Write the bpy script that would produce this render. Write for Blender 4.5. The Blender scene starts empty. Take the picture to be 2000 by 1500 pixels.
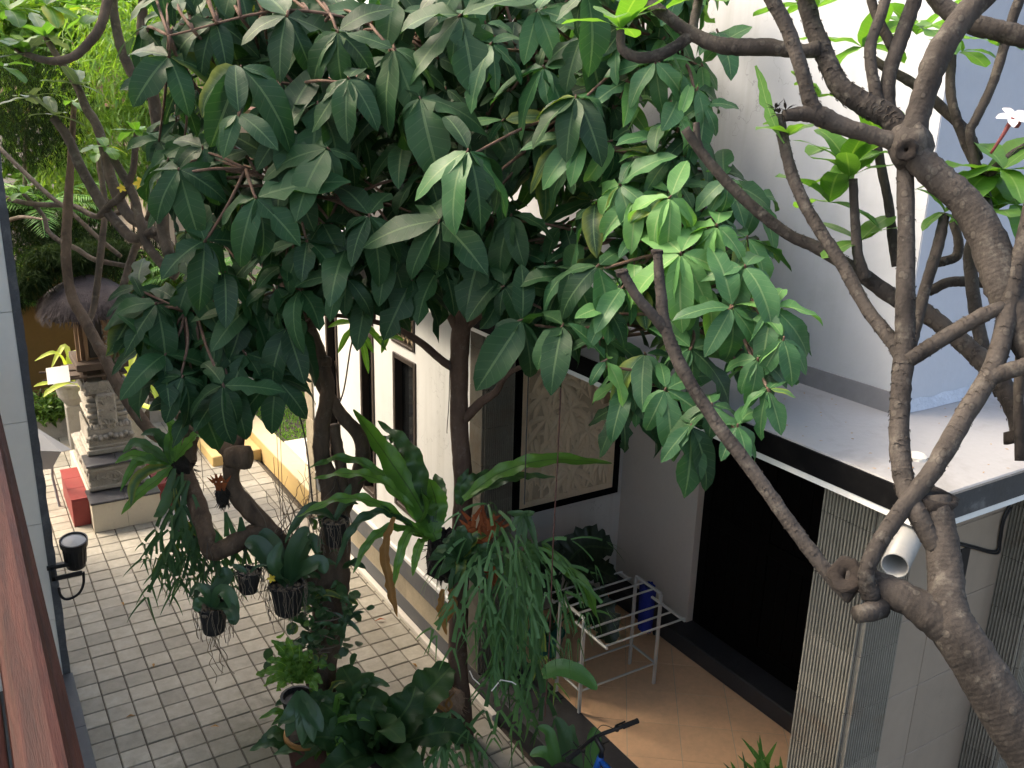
import bpy, math, random
import numpy as np
from mathutils import Vector, Matrix, Quaternion

random.seed(11)
rng = np.random.default_rng(11)
scene = bpy.context.scene
COL = scene.collection
rad = math.radians

# ------------------------------------------------------------------ camera
CAM_H = 4.75
FPX = 1775.98
YAW, PITCH, ROLL = 0.56039, 0.30025, 0.02686
_f = Vector((math.sin(YAW)*math.cos(PITCH), math.cos(YAW)*math.cos(PITCH), -math.sin(PITCH)))
_r0 = Vector((math.cos(YAW), -math.sin(YAW), 0))
_u0 = _r0.cross(_f)
CR = _r0*math.cos(ROLL) + _u0*math.sin(ROLL)
CU = -_r0*math.sin(ROLL) + _u0*math.cos(ROLL)
CPOS = Vector((0, 0, CAM_H))
cam = bpy.data.cameras.new('camera')
cam.sensor_width = 36.0
cam.lens = 36.0*FPX/2000.0
cam.clip_start = 0.05
cam.clip_end = 500
co = bpy.data.objects.new('camera', cam)
COL.objects.link(co)
co.matrix_world = Matrix(((CR.x, CU.x, -_f.x, 0), (CR.y, CU.y, -_f.y, 0), (CR.z, CU.z, -_f.z, CAM_H), (0, 0, 0, 1)))
scene.camera = co

# ------------------------------------------------------------------ sky, sun, exposure
SUN_EL = 47.0
SUN_AZ = math.atan2(-0.72, 0.69)            # sun stands over the -X +Y side
world = bpy.data.worlds.new('World')
scene.world = world
world.use_nodes = True
wn = world.node_tree.nodes
sky = wn.new('ShaderNodeTexSky')
sky.sky_type = 'NISHITA'
sky.sun_disc = False
sky.sun_elevation = rad(SUN_EL)
sky.sun_rotation = SUN_AZ
sky.air_density = 1.0
sky.dust_density = 5.0
sky.ozone_density = 0.6
wn['Background'].inputs['Strength'].default_value = 0.15
world.node_tree.links.new(sky.outputs[0], wn['Background'].inputs['Color'])
sl = bpy.data.lights.new('sun', 'SUN')
sl.energy = 0.75
sl.angle = rad(16)
sl.color = (1.0, 0.95, 0.88)
so = bpy.data.objects.new('sun', sl)
COL.objects.link(so)
_sd = Vector((math.sin(SUN_AZ)*math.cos(rad(SUN_EL)), math.cos(SUN_AZ)*math.cos(rad(SUN_EL)), math.sin(rad(SUN_EL))))
so.rotation_euler = (-_sd).to_track_quat('-Z', 'Y').to_euler()
so.location = (-4, 6, 14)
vs = scene.view_settings
vs.view_transform = 'Standard'
vs.look = 'None'
vs.gamma = 1.0
vs.use_curve_mapping = False
vs.exposure = 2.1
vs.use_white_balance = True
vs.white_balance_temperature = 7300
vs.white_balance_tint = 8
scene.cycles.use_adaptive_sampling = True
scene.cycles.adaptive_threshold = 0.03
scene.cycles.max_bounces = 7
scene.cycles.diffuse_bounces = 4
scene.cycles.glossy_bounces = 3
scene.cycles.transmission_bounces = 4
scene.cycles.caustics_reflective = False
scene.cycles.caustics_refractive = False

# ------------------------------------------------------------------ helpers
def at(x, y, d=None, X=None, Y=None, Z=None):
    """a real point of the place seen in direction (x, y) of the photograph, at depth d or on a plane of the place"""
    v = _f + CR*((x-1000)/FPX) - CU*((y-750)/FPX)
    if d is not None: return CPOS + v*d
    if X is not None: return CPOS + v*(X/v.x)
    if Y is not None: return CPOS + v*(Y/v.y)
    return CPOS + v*((Z-CAM_H)/v.z)

def topx(p):
    c = p - CPOS
    z = c.dot(_f)
    return 1000+FPX*c.dot(CR)/z, 750-FPX*c.dot(CU)/z, z

ORIG = {}
def link(o, parent=None):
    COL.objects.link(o)
    if parent is not None:
        o.parent = parent
        o.matrix_parent_inverse = Matrix.Translation(-ORIG.get(parent.name, Vector((0, 0, 0))))
    return o

def tag(o, label=None, cat=None, group=None, kind=None):
    if label: o['label'] = label
    if cat: o['category'] = cat
    if group: o['group'] = group
    if kind: o['kind'] = kind
    return o

def thing(name, label, cat, loc, group=None):
    o = bpy.data.objects.new(name, None)
    o.empty_display_size = 0.1
    COL.objects.link(o)
    o.location = loc
    ORIG[o.name] = Vector(loc)
    return tag(o, label, cat, group)

def structure(name, loc=(0, 0, 0)):
    o = bpy.data.objects.new(name, None)
    COL.objects.link(o)
    o.location = loc
    ORIG[o.name] = Vector(loc)
    o['kind'] = 'structure'
    return o

class MB:
    def __init__(s):
        s.v = []; s.f = []; s.uv = []; s.t = []
    def add(s, vs, fs, uvs=None, tint=0.5):
        b = len(s.v)
        s.v.extend([tuple(q) for q in vs])
        s.f.extend([tuple(i+b for i in q) for q in fs])
        s.uv.extend(uvs if uvs is not None else [(0.25, 0.5)]*len(vs))
        s.t.extend([tint]*len(vs))
    def box(s, x0, x1, y0, y1, z0, z1, bev=0.0, M=None):
        if bev <= 0:
            vs = [Vector((x, y, z)) for z in (z0, z1) for y in (y0, y1) for x in (x0, x1)]
            fs = [(0, 2, 3, 1), (4, 5, 7, 6), (0, 1, 5, 4), (2, 6, 7, 3), (0, 4, 6, 2), (1, 3, 7, 5)]
        else:
            b = bev
            vs = []
            c = ((x0, x1), (y0, y1), (z0, z1))
            idx = {}
            for k in range(8):
                sg = (k & 1, k >> 1 & 1, k >> 2 & 1)
                for a in range(3):
                    p = [c[q][sg[q]] + (0 if q == a else (b if sg[q] == 0 else -b)) for q in range(3)]
                    idx[k, a] = len(vs)
                    vs.append(Vector(p))
            fs = []
            def q4(ks, a): return tuple(idx[k, a] for k in ks)
            fs += [q4((0, 4, 6, 2), 0), q4((1, 3, 7, 5), 0), q4((0, 1, 5, 4), 1), q4((2, 6, 7, 3), 1), q4((0, 2, 3, 1), 2), q4((4, 5, 7, 6), 2)]
            for a in range(3):
                o1, o2 = [q for q in range(3) if q != a]
                for s1 in (0, 1):
                    for s2 in (0, 1):
                        k0 = (s1 << o1) | (s2 << o2)
                        k1 = k0 | (1 << a)
                        q = (idx[k0, o1], idx[k1, o1], idx[k1, o2], idx[k0, o2])
                        n = (vs[q[1]]-vs[q[0]]).cross(vs[q[2]]-vs[q[0]])
                        out = Vector((0, 0, 0)); out[o1] = 1 if s1 else -1; out[o2] = 1 if s2 else -1
                        fs.append(q if n.dot(out) > 0 else q[::-1])
            for k in range(8):
                q = (idx[k, 0], idx[k, 1], idx[k, 2])
                n = (vs[q[1]]-vs[q[0]]).cross(vs[q[2]]-vs[q[0]])
                out = Vector((1 if k & 1 else -1, 1 if k & 2 else -1, 1 if k & 4 else -1))
                fs.append(q if n.dot(out) > 0 else q[::-1])
        if M is not None: vs = [M @ q for q in vs]
        s.add(vs, fs)
        return s
    def tube(s, pts, radii, n=8, lump=0.0, cap=True, seed=0):
        pts = [Vector(p) for p in pts]
        m = len(pts)
        if not hasattr(radii, '__len__'): radii = [radii]*m
        rr = random.Random(seed*7919+m)
        t0 = (pts[1]-pts[0]).normalized()
        ref = Vector((0, 0, 1)) if abs(t0.z) < 0.9 else Vector((1, 0, 0))
        a = t0.cross(ref).normalized()
        vs, fs, uvs = [], [], []
        L = 0.0
        for i in range(m):
            t = (pts[min(i+1, m-1)]-pts[max(i-1, 0)]).normalized()
            a = (a - t*a.dot(t)).normalized()
            b = t.cross(a)
            if i: L += (pts[i]-pts[i-1]).length
            ring = 1 + lump*0.6*rr.uniform(-1, 1)
            for k in range(n):
                an = 2*math.pi*k/n
                r = radii[i]*ring*(1+lump*rr.uniform(-1, 1))
                vs.append(pts[i]+a*(math.cos(an)*r)+b*(math.sin(an)*r))
                uvs.append((k/n, L))
        for i in range(m-1):
            for k in range(n):
                k2 = (k+1) % n
                fs.append((i*n+k, i*n+k2, (i+1)*n+k2, (i+1)*n+k))
        if cap:
            fs.append(tuple(range(n-1, -1, -1)))
            fs.append(tuple((m-1)*n+k for k in range(n)))
        s.add(vs, fs, uvs)
        return s
    def lathe(s, prof, c=(0, 0, 0), n=20, M=None, cap=True, wob=0.0, seed=1):
        c = Vector(c)
        rr = random.Random(seed)
        vs, fs = [], []
        for r, z in prof:
            for k in range(n):
                an = 2*math.pi*k/n
                q = r*(1+wob*rr.uniform(-1, 1))
                p = Vector((q*math.cos(an), q*math.sin(an), z))
                vs.append((M @ p if M is not None else p)+c)
        for i in range(len(prof)-1):
            for k in range(n):
                k2 = (k+1) % n
                fs.append((i*n+k, i*n+k2, (i+1)*n+k2, (i+1)*n+k))
        if cap:
            fs.append(tuple(range(n-1, -1, -1)))
            fs.append(tuple((len(prof)-1)*n+k for k in range(n)))
        s.add(vs, fs)
        return s
    def ribbon(s, pts, widths, up=Vector((0, 0, 1)), nw=4, fold=0.0, wave=0.0, wk=2.0, edge=0.0, tint=0.5, seed=0, bite=0.0):
        pts = [Vector(p) for p in pts]
        m = len(pts)
        rr = random.Random(seed)
        ph = rr.uniform(0, 6)
        vs, fs, uvs = [], [], []
        for i in range(m):
            t = (pts[min(i+1, m-1)]-pts[max(i-1, 0)])
            t.normalize()
            sd = t.cross(up)
            if sd.length < 1e-3: sd = t.cross(Vector((1, 0, 0)))
            sd.normalize()
            nn = sd.cross(t)
            for j in range(nw+1):
                q = -1+2*j/nw
                w = widths[i]*0.5
                e = abs(q)
                ws = w*(1+edge*rr.uniform(-1, 1)*(e > .99))
                if bite and e > .99 and rr.random() < bite: ws *= rr.uniform(.35, .8)
                hz = fold*e*w + wave*w*e*math.sin(ph+wk*i+(1.3 if q > 0 else 0))
                vs.append(pts[i]+sd*(q*ws)+nn*hz)
                uvs.append((j/nw, i/(m-1)))
        for i in range(m-1):
            for j in range(nw):
                a = i*(nw+1)+j
                fs.append((a, a+1, a+nw+2, a+nw+1))
        s.add(vs, fs, uvs, tint)
        return s
    def quadleaf(s, c, d, up, L, W, tint):
        """a folded leaf of four triangles"""
        sd = d.cross(up)
        if sd.length < 1e-3: sd = Vector((1, 0, 0))
        sd.normalize()
        nn = sd.cross(d)
        m = c+d*(L*.45)-nn*(W*.12)
        s.add([c, m+sd*(W*.5)+nn*(W*.2), c+d*L-nn*(L*.08), m-sd*(W*.5)+nn*(W*.2), m],
              [(0, 1, 4), (1, 2, 4), (2, 3, 4), (3, 0, 4)], [(.5, 0), (1, .5), (.5, 1), (0, .5), (.5, .5)], tint)
    def mesh(s, name, mat, smooth=False):
        me = bpy.data.meshes.new(name)
        me.from_pydata(s.v, [], s.f)
        uvl = me.uv_layers.new(name='UVMap')
        li = np.empty(len(me.loops), dtype=np.int32)
        me.loops.foreach_get('vertex_index', li)
        uvl.data.foreach_set('uv', np.asarray(s.uv, dtype=np.float32)[li].ravel())
        at_ = me.attributes.new('tint', 'FLOAT', 'POINT')
        at_.data.foreach_set('value', np.asarray(s.t, dtype=np.float32))
        me.materials.append(mat)
        if smooth: me.polygons.foreach_set('use_smooth', [True]*len(me.polygons))
        me.update()
        return me
    def build(s, name, mat, parent=None, smooth=False, kind=None, label=None):
        o = bpy.data.objects.new(name, s.mesh(name, mat, smooth))
        link(o, parent)
        if kind: o['kind'] = kind
        if label: o['label'] = label
        return o

def inst(name, me, M, parent=None):
    o = bpy.data.objects.new(name, me)
    link(o, parent)
    o.matrix_basis = M
    return o

def box(name, mat, parent, *a, bev=0.004, **k):
    return MB().box(*a, bev=bev).build(name, mat, parent, **k)

def spline(pts, per=6):
    """Catmull-Rom through tuples of equal length"""
    P = [np.array(p, float) for p in pts]
    P = [2*P[0]-P[1]]+P+[2*P[-1]-P[-2]]
    out = []
    for i in range(1, len(P)-2):
        for k in range(per):
            t = k/per
            out.append(0.5*((2*P[i])+(-P[i-1]+P[i+1])*t+(2*P[i-1]-5*P[i]+4*P[i+1]-P[i+2])*t*t+(-P[i-1]+3*P[i]-3*P[i+1]+P[i+2])*t**3))
    out.append(P[-2])
    return out

def limb(pxs, per=6):
    """(px, py, depth, width in photo pixels) -> points and radii of the place"""
    s = spline(pxs, per)
    pts = [at(q[0], q[1], d=q[2]) for q in s]
    rr = [max(.002, q[3]*.5*q[2]/FPX) for q in s]
    return pts, rr

# ------------------------------------------------------------------ materials
def nodes(name):
    m = bpy.data.materials.new(name)
    m.use_nodes = True
    nt = m.node_tree
    b = nt.nodes['Principled BSDF']
    return m, nt, b, nt.links

def mth(nt, op, a, b=None, clamp=False):
    n = nt.nodes.new('ShaderNodeMath')
    n.operation = op
    n.use_clamp = clamp
    for i, q in enumerate((a, b)):
        if q is None: continue
        if isinstance(q, (int, float)): n.inputs[i].default_value = q
        else: nt.links.new(q, n.inputs[i])
    return n.outputs[0]

def mixc(nt, fac, a, b):
    n = nt.nodes.new('ShaderNodeMix')
    n.data_type = 'RGBA'
    for sk, q in ((n.inputs[0], fac), (n.inputs[6], a), (n.inputs[7], b)):
        if isinstance(q, (int, float)): sk.default_value = q
        elif isinstance(q, tuple): sk.default_value = (*q, 1) if len(q) == 3 else q
        else: nt.links.new(q, sk)
    return n.outputs[2]

def noise(nt, scale, detail=4, rough=.6, vec=None, dist=0):
    n = nt.nodes.new('ShaderNodeTexNoise')
    n.inputs['Scale'].default_value = scale
    n.inputs['Detail'].default_value = detail
    n.inputs['Roughness'].default_value = rough
    n.inputs['Distortion'].default_value = dist
    if vec is not None: nt.links.new(vec, n.inputs['Vector'])
    return n.outputs['Fac']

def pos(nt, scale=None):
    g = nt.nodes.new('ShaderNodeNewGeometry')
    if scale is None: return g.outputs['Position']
    m = nt.nodes.new('ShaderNodeMapping')
    m.inputs['Scale'].default_value = scale
    nt.links.new(g.outputs['Position'], m.inputs['Vector'])
    return m.outputs[0]

def ramp(nt, fac, lo, hi):
    n = nt.nodes.new('ShaderNodeMapRange')
    n.inputs['From Min'].default_value = lo
    n.inputs['From Max'].default_value = hi
    nt.links.new(fac, n.inputs['Value'])
    return n.outputs[0]

def bump(nt, b, h, dist=.01, strength=.5):
    n = nt.nodes.new('ShaderNodeBump')
    n.inputs['Distance'].default_value = dist
    n.inputs['Strength'].default_value = strength
    nt.links.new(h, n.inputs['Height'])
    nt.links.new(n.outputs[0], b.inputs['Normal'])

def sc(c, k): return tuple(min(1, q*k) for q in c)

def surf(name, c, rough=.7, var=.15, scale=3.0, fine=60.0, bmp=.3, bdist=.003, obj=0.0, dirt=None, dirt_s=1.2, dirt_amt=.5, stretch=None, metal=0, spec=.4, streak=0.0):
    m, nt, b, lk = nodes(name)
    p = pos(nt, stretch)
    n1 = noise(nt, scale, 5, .65, p)
    n2 = noise(nt, fine, 3, .6, p)
    f = mth(nt, 'ADD', mth(nt, 'MULTIPLY', n1, .65), mth(nt, 'MULTIPLY', n2, .35))
    col = mixc(nt, ramp(nt, f, .3, .7), sc(c, 1-var), sc(c, 1+var))
    if obj:
        oi = nt.nodes.new('ShaderNodeObjectInfo')
        hv = nt.nodes.new('ShaderNodeHueSaturation')
        lk.new(mth(nt, 'ADD', mth(nt, 'MULTIPLY', oi.outputs['Random'], 2*obj), 1-obj), hv.inputs['Value'])
        lk.new(col, hv.inputs['Color'])
        col = hv.outputs[0]
    if dirt is not None:
        n3 = noise(nt, dirt_s, 6, .7, pos(nt), .4)
        col = mixc(nt, mth(nt, 'MULTIPLY', ramp(nt, n3, .52, .75), dirt_amt, True), col, dirt)
    if streak:       # rain streaks, patched plaster and hairline cracks
        n4 = noise(nt, 1.0, 5, .65, pos(nt, (7, 7, .35)), .3)
        n5 = noise(nt, .55, 4, .6, pos(nt))
        sk_ = mth(nt, 'MULTIPLY', ramp(nt, n4, .5, .74), ramp(nt, n5, .38, .62), True)
        col = mixc(nt, mth(nt, 'MULTIPLY', sk_, streak, True), col, dirt if dirt is not None else sc(c, .5))
        vc = nt.nodes.new('ShaderNodeTexVoronoi')
        vc.feature = 'DISTANCE_TO_EDGE'
        vc.inputs['Scale'].default_value = .9
        wp = nt.nodes.new('ShaderNodeVectorMath'); wp.operation = 'ADD'
        lk.new(pos(nt), wp.inputs[0])
        nz = nt.nodes.new('ShaderNodeTexNoise'); nz.inputs['Scale'].default_value = 4.0; nz.inputs['Detail'].default_value = 5
        lk.new(pos(nt), nz.inputs['Vector'])
        lk.new(nz.outputs['Color'], wp.inputs[1])
        lk.new(wp.outputs[0], vc.inputs['Vector'])
        crk = mth(nt, 'MULTIPLY', mth(nt, 'LESS_THAN', vc.outputs['Distance'], .0022), ramp(nt, n5, .45, .6), True)
        col = mixc(nt, mth(nt, 'MULTIPLY', crk, .55, True), col, sc(c, .35))
    lk.new(col, b.inputs['Base Color'])
    rgh = mth(nt, 'ADD', mth(nt, 'MULTIPLY', n1, .2), rough-.1, True)
    lk.new(rgh, b.inputs['Roughness'])
    b.inputs['Metallic'].default_value = metal
    b.inputs['Specular IOR Level'].default_value = spec
    if bmp: bump(nt, b, mth(nt, 'ADD', n2, n1), bdist, bmp)
    return m

def leafmat(name, c, c2, rib=(.25, .32, .12), rough=.5, trans=.28, veins=9.0, ribw=.035, spec=.5, glow=(1.6, 1.7, .6), sheen=0):
    """leaf: two greens by leaf and by patch, pale midrib and side veins, light through the blade"""
    m, nt, b, lk = nodes(name)
    uv = nt.nodes.new('ShaderNodeUVMap')
    uv.uv_map = 'UVMap'
    sx = nt.nodes.new('ShaderNodeSeparateXYZ')
    lk.new(uv.outputs[0], sx.inputs[0])
    u = mth(nt, 'ABSOLUTE', mth(nt, 'SUBTRACT', sx.outputs[0], .5))
    ribf = mth(nt, 'LESS_THAN', u, ribw)
    vv = mth(nt, 'FRACT', mth(nt, 'ADD', mth(nt, 'MULTIPLY', sx.outputs[1], veins), mth(nt, 'MULTIPLY', u, -2.2)))
    vein = mth(nt, 'LESS_THAN', vv, .10)
    at_ = nt.nodes.new('ShaderNodeAttribute')
    at_.attribute_name = 'tint'
    oi = nt.nodes.new('ShaderNodeObjectInfo')
    n = noise(nt, 14, 3, .6, pos(nt))
    k = mth(nt, 'ADD', mth(nt, 'FRACT', mth(nt, 'ADD', oi.outputs['Random'], at_.outputs['Fac'])), mth(nt, 'MULTIPLY', mth(nt, 'SUBTRACT', n, .5), .9), True)
    col = mixc(nt, k, c, c2)
    rid = mth(nt, 'FRACT', mth(nt, 'MULTIPLY', mth(nt, 'ADD', oi.outputs['Random'], at_.outputs['Fac']), 7.31))
    old = mth(nt, 'MULTIPLY', mth(nt, 'GREATER_THAN', rid, .965), ramp(nt, mth(nt, 'ADD', u, mth(nt, 'MULTIPLY', n, .5)), .35, .7), True)
    col = mixc(nt, mth(nt, 'MULTIPLY', old, .55), col, (min(.6, c2[0]*5+.05), min(.5, c2[1]*2.2+.03), c2[2]*.8))
    col = mixc(nt, mth(nt, 'MULTIPLY', vein, .13), col, rib)
    col = mixc(nt, mth(nt, 'MULTIPLY', ribf, .55), col, rib)
    spots = ramp(nt, noise(nt, 38, 4, .7, pos(nt)), .66, .75)
    col = mixc(nt, mth(nt, 'MULTIPLY', spots, .45, True), col, (.12, .09, .03))
    lk.new(col, b.inputs['Base Color'])
    b.inputs['Specular IOR Level'].default_value = spec
    lk.new(mth(nt, 'ADD', mth(nt, 'MULTIPLY', n, .3), rough-.15), b.inputs['Roughness'])
    h = mth(nt, 'ADD', mth(nt, 'MULTIPLY', vein, -.6), mth(nt, 'ADD', mth(nt, 'MULTIPLY', n, 1.0), mth(nt, 'MULTIPLY', ribf, -1.0)))
    bump(nt, b, h, .003, .5)
    tr = nt.nodes.new('ShaderNodeBsdfTranslucent')
    tc = nt.nodes.new('ShaderNodeVectorMath')
    tc.operation = 'MULTIPLY'
    tc.inputs[1].default_value = glow
    lk.new(col, tc.inputs[0])
    lk.new(tc.outputs[0], tr.inputs['Color'])
    mx = nt.nodes.new('ShaderNodeMixShader')
    mx.inputs[0].default_value = trans
    lk.new(b.outputs[0], mx.inputs[1])
    lk.new(tr.outputs[0], mx.inputs[2])
    lk.new(mx.outputs[0], nt.nodes['Material Output'].inputs['Surface'])
    return m

def barkmat(name, c1, c2, lich, scale=9, stretch=(1, 1, .35), scars=0.0, bd=.012):
    m, nt, b, lk = nodes(name)
    p = pos(nt, stretch)
    n1 = noise(nt, scale, 6, .7, p, .3)
    n2 = noise(nt, scale*7, 4, .65, p)
    col = mixc(nt, ramp(nt, n1, .35, .68), c1, c2)
    n3 = noise(nt, 16, 5, .7, pos(nt))
    col = mixc(nt, mth(nt, 'MULTIPLY', ramp(nt, n3, .56, .68), .5, True), col, lich)
    col = mixc(nt, mth(nt, 'MULTIPLY', ramp(nt, n2, .35, .6), .35, True), sc(c1, .6), col) if False else col
    h = mth(nt, 'ADD', n1, mth(nt, 'MULTIPLY', n2, .6))
    if scars:
        vo = nt.nodes.new('ShaderNodeTexVoronoi')
        vo.inputs['Scale'].default_value = scars
        lk.new(pos(nt, (1, 1, .8)), vo.inputs['Vector'])
        dd = vo.outputs['Distance']
        spot = mth(nt, 'LESS_THAN', dd, .22)
        ring = mth(nt, 'MULTIPLY', mth(nt, 'LESS_THAN', dd, .30), mth(nt, 'SUBTRACT', 1.0, spot))
        col = mixc(nt, mth(nt, 'MULTIPLY', mth(nt, 'MULTIPLY', spot, n3), .35), col, lich)
        col = mixc(nt, mth(nt, 'MULTIPLY', mth(nt, 'MULTIPLY', ring, n1), .5), col, sc(c1, .6))
        h = mth(nt, 'ADD', h, mth(nt, 'MULTIPLY', ramp(nt, dd, .34, .0), .35))
        wv = nt.nodes.new('ShaderNodeUVMap'); wv.uv_map = 'UVMap'
        sx = nt.nodes.new('ShaderNodeSeparateXYZ'); lk.new(wv.outputs[0], sx.inputs[0])
        rings = mth(nt, 'SINE', mth(nt, 'ADD', mth(nt, 'MULTIPLY', sx.outputs[1], 520.0), mth(nt, 'MULTIPLY', n1, 14)))
        h = mth(nt, 'ADD', h, mth(nt, 'MULTIPLY', rings, .025))
    lk.new(col, b.inputs['Base Color'])
    b.inputs['Roughness'].default_value = .85
    b.inputs['Specular IOR Level'].default_value = .25
    bump(nt, b, h, bd, .7)
    return m

M = {}
M['paver'] = surf('paver', (.44, .405, .35), .85, .16, 9, 90, .5, .004, obj=.13)
M['grout'] = surf('grout', (.07, .06, .045), .95, .3, 6, 40, .6, .006)
M['soil'] = surf('soil', (.05, .04, .03), .95, .3, 2, 20, .8, .02)
M['white_wall'] = surf('white_wall', (.64, .64, .62), .8, .035, 1.2, 26, .25, .004, dirt=(.40, .39, .35), dirt_s=.9, dirt_amt=.30, streak=.5)
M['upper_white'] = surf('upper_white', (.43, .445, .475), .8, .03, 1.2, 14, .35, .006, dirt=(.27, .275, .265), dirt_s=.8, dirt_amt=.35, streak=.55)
M['grey_paint'] = surf('grey_paint', (.19, .19, .205), .75, .12, 2, 22, .4, .005, dirt=(.30, .30, .30), dirt_s=3, dirt_amt=.3)
M['slab_paint'] = surf('slab_paint', (.27, .267, .272), .8, .07, 1.6, 34, .35, .004, dirt=(.145, .138, .128), dirt_s=1.3, dirt_amt=.85)
M['black_paint'] = surf('black_paint', (.004, .004, .0045), .8, .25, 5, 50, .3, .002, dirt=(.02, .02, .02), dirt_s=7, dirt_amt=.3, spec=.06)
M['grey_fascia'] = surf('grey_fascia', (.040, .043, .046), .6, .25, 5, 50, .3, .002, dirt=(.20, .20, .20), dirt_s=9, dirt_amt=.6)
M['trim_white'] = surf('trim_white', (.62, .62, .60), .7, .06, 3, 40, .2, .002)
M['beige_wall'] = surf('beige_wall', (.60, .53, .46), .75, .05, 2, 30, .25, .003)
M['beige_tile'] = surf('beige_tile', (.27, .212, .160), .6, .07, 1.6, 14, .25, .004, obj=.06, dirt=(.16, .135, .11), dirt_s=1.5, dirt_amt=.3, streak=.5)
M['dark_stone'] = surf('dark_stone', (.030, .030, .033), .55, .3, 5, 60, .4, .003, dirt=(.07, .068, .062), dirt_s=4, dirt_amt=.5)
M['plinth'] = surf('plinth', (.075, .08, .088), .5, .2, 4, 60, .3, .002, dirt=(.15, .145, .13), dirt_s=3, dirt_amt=.5)
M['pale_kerb'] = surf('pale_kerb', (.52, .49, .44), .85, .1, 5, 50, .4, .004)
M['rib_stone'] = surf('rib_stone', (.20, .182, .145), .8, .22, 5, 50, .4, .003, obj=.16, dirt=(.14, .088, .050), dirt_s=2.2, dirt_amt=.75)
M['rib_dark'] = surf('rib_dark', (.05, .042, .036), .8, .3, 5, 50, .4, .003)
M['rib_beige'] = surf('rib_beige', (.46, .40, .30), .8, .2, 5, 60, .4, .003, obj=.1)
M['door_black'] = surf('door_black', (.0035, .003, .0028), .6, .3, 4, 40, .3, .002, stretch=(6, 6, .5), spec=.05)
M['terra_tile'] = surf('terra_tile', (.80, .50, .295), .42, .12, 5, 26, .12, .0015, obj=.05)
M['tile_joint'] = surf('tile_joint', (.50, .40, .30), .8, .1, 5, 50, .2, .001)
M['mural_stone'] = surf('mural_stone', (.80, .64, .45), .85, .10, 5, 60, .5, .003)
M['mural_deep'] = surf('mural_deep', (.58, .45, .31), .9, .15, 5, 60, .5, .003)
M['frame_brown'] = surf('frame_brown', (.035, .024, .018), .55, .3, 3, 40, .3, .002, stretch=(3, 3, .4))
M['lattice'] = surf('lattice', (.42, .33, .22), .8, .12, 6, 60, .4, .003)
M['lattice_back'] = surf('lattice_back', (.03, .025, .02), .8, .2, 6, 60, .2, .003)
M['slate'] = surf('slate', (.30, .26, .19), .75, .35, 3, 30, .5, .004, dirt=(.16, .20, .24), dirt_s=2, dirt_amt=.8)
M['yellow_paint'] = surf('yellow_paint', (.52, .37, .16), .75, .08, 3, 40, .3, .003, dirt=(.45, .30, .13), dirt_s=2.5, dirt_amt=.6)
M['cream_paint'] = surf('cream_paint', (.52, .43, .27), .8, .08, 3, 40, .3, .003, dirt=(.45, .36, .2), dirt_s=3, dirt_amt=.5)
M['ochre_wall'] = surf('ochre_wall', (.12, .07, .018), .85, .18, 1.4, 20, .3, .004)
M['pink_wall'] = surf('pink_wall', (.55, .42, .34), .85, .08, 2, 30, .3, .004)
M['far_tan'] = surf('far_tan', (.46, .37, .28), .85, .12, 2, 30, .3, .004)
M['roof_tile'] = surf('roof_tile', (.24, .13, .09), .85, .2, 6, 40, .5, .004)
M['column_tile'] = surf('column_tile', (.76, .74, .69), .5, .05, 1.4, 14, .12, .002, obj=.03)
M['column_edge'] = surf('column_edge', (.075, .08, .09), .6, .35, 9, 70, .4, .003, dirt=(.22, .22, .22), dirt_s=9, dirt_amt=.5)
M['render_grey'] = surf('render_grey', (.72, .69, .64), .85, .1, 2, 30, .3, .004)
M['shrine_tile'] = surf('shrine_tile', (.50, .455, .37), .6, .08, 3, 40, .2, .002, dirt=(.28, .24, .17), dirt_s=3, dirt_amt=.6)
M['black_tile'] = surf('black_tile', (.035, .036, .042), .32, .3, 5, 60, .2, .002, dirt=(.20, .20, .20), dirt_s=6, dirt_amt=.5)
M['paras'] = surf('paras', (.27, .25, .215), .9, .25, 7, 60, .7, .006, dirt=(.13, .12, .10), dirt_s=4, dirt_amt=.75)
M['red_tile'] = surf('red_tile', (.21, .030, .028), .5, .15, 4, 40, .2, .002, dirt=(.27, .07, .06), dirt_s=3, dirt_amt=.5)
M['old_wood'] = surf('old_wood', (.20, .12, .065), .75, .3, 4, 40, .5, .003, stretch=(5, 5, .6))
M['dark_wood'] = surf('dark_wood', (.065, .043, .03), .7, .3, 4, 40, .5, .003, stretch=(.8, 5, 5))
M['thatch'] = surf('thatch', (.048, .039, .040), .95, .35, 14, 80, .9, .012, dirt=(.10, .082, .078), dirt_s=7, dirt_amt=.7)
M['paper'] = surf('paper', (.80, .78, .72), .8, .04, 3, 30, .1, .001)
M['steel'] = surf('steel', (.60, .60, .58), .38, .06, 6, 60, .05, .0005, metal=.35)
M['black_plastic'] = surf('black_plastic', (.014, .014, .015), .45, .2, 6, 60, .15, .001)
M['pot_black'] = surf('pot_black', (.012, .011, .010), .6, .3, 8, 60, .3, .002, dirt=(.06, .055, .045), dirt_s=9, dirt_amt=.6)
M['pot_clay'] = surf('pot_clay', (.09, .036, .026), .7, .2, 6, 50, .3, .002, dirt=(.08, .06, .05), dirt_s=4, dirt_amt=.6)
M['pot_orange'] = surf('pot_orange', (.26, .13, .035), .7, .2, 6, 50, .3, .002)
M['pot_green'] = surf('pot_green', (.02, .16, .13), .45, .1, 6, 50, .1, .001)
M['pot_grey'] = surf('pot_grey', (.30, .28, .25), .85, .15, 5, 50, .4, .003, dirt=(.13, .12, .09), dirt_s=4, dirt_amt=.6)
M['roots'] = surf('roots', (.16, .125, .09), .9, .25, 9, 60, .3, .002)
M['root_black'] = surf('root_black', (.018, .014, .011), .95, .4, 14, 60, .9, .01)
M['wire'] = surf('wire', (.05, .04, .035), .6, .2, 6, 50, 0)
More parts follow.
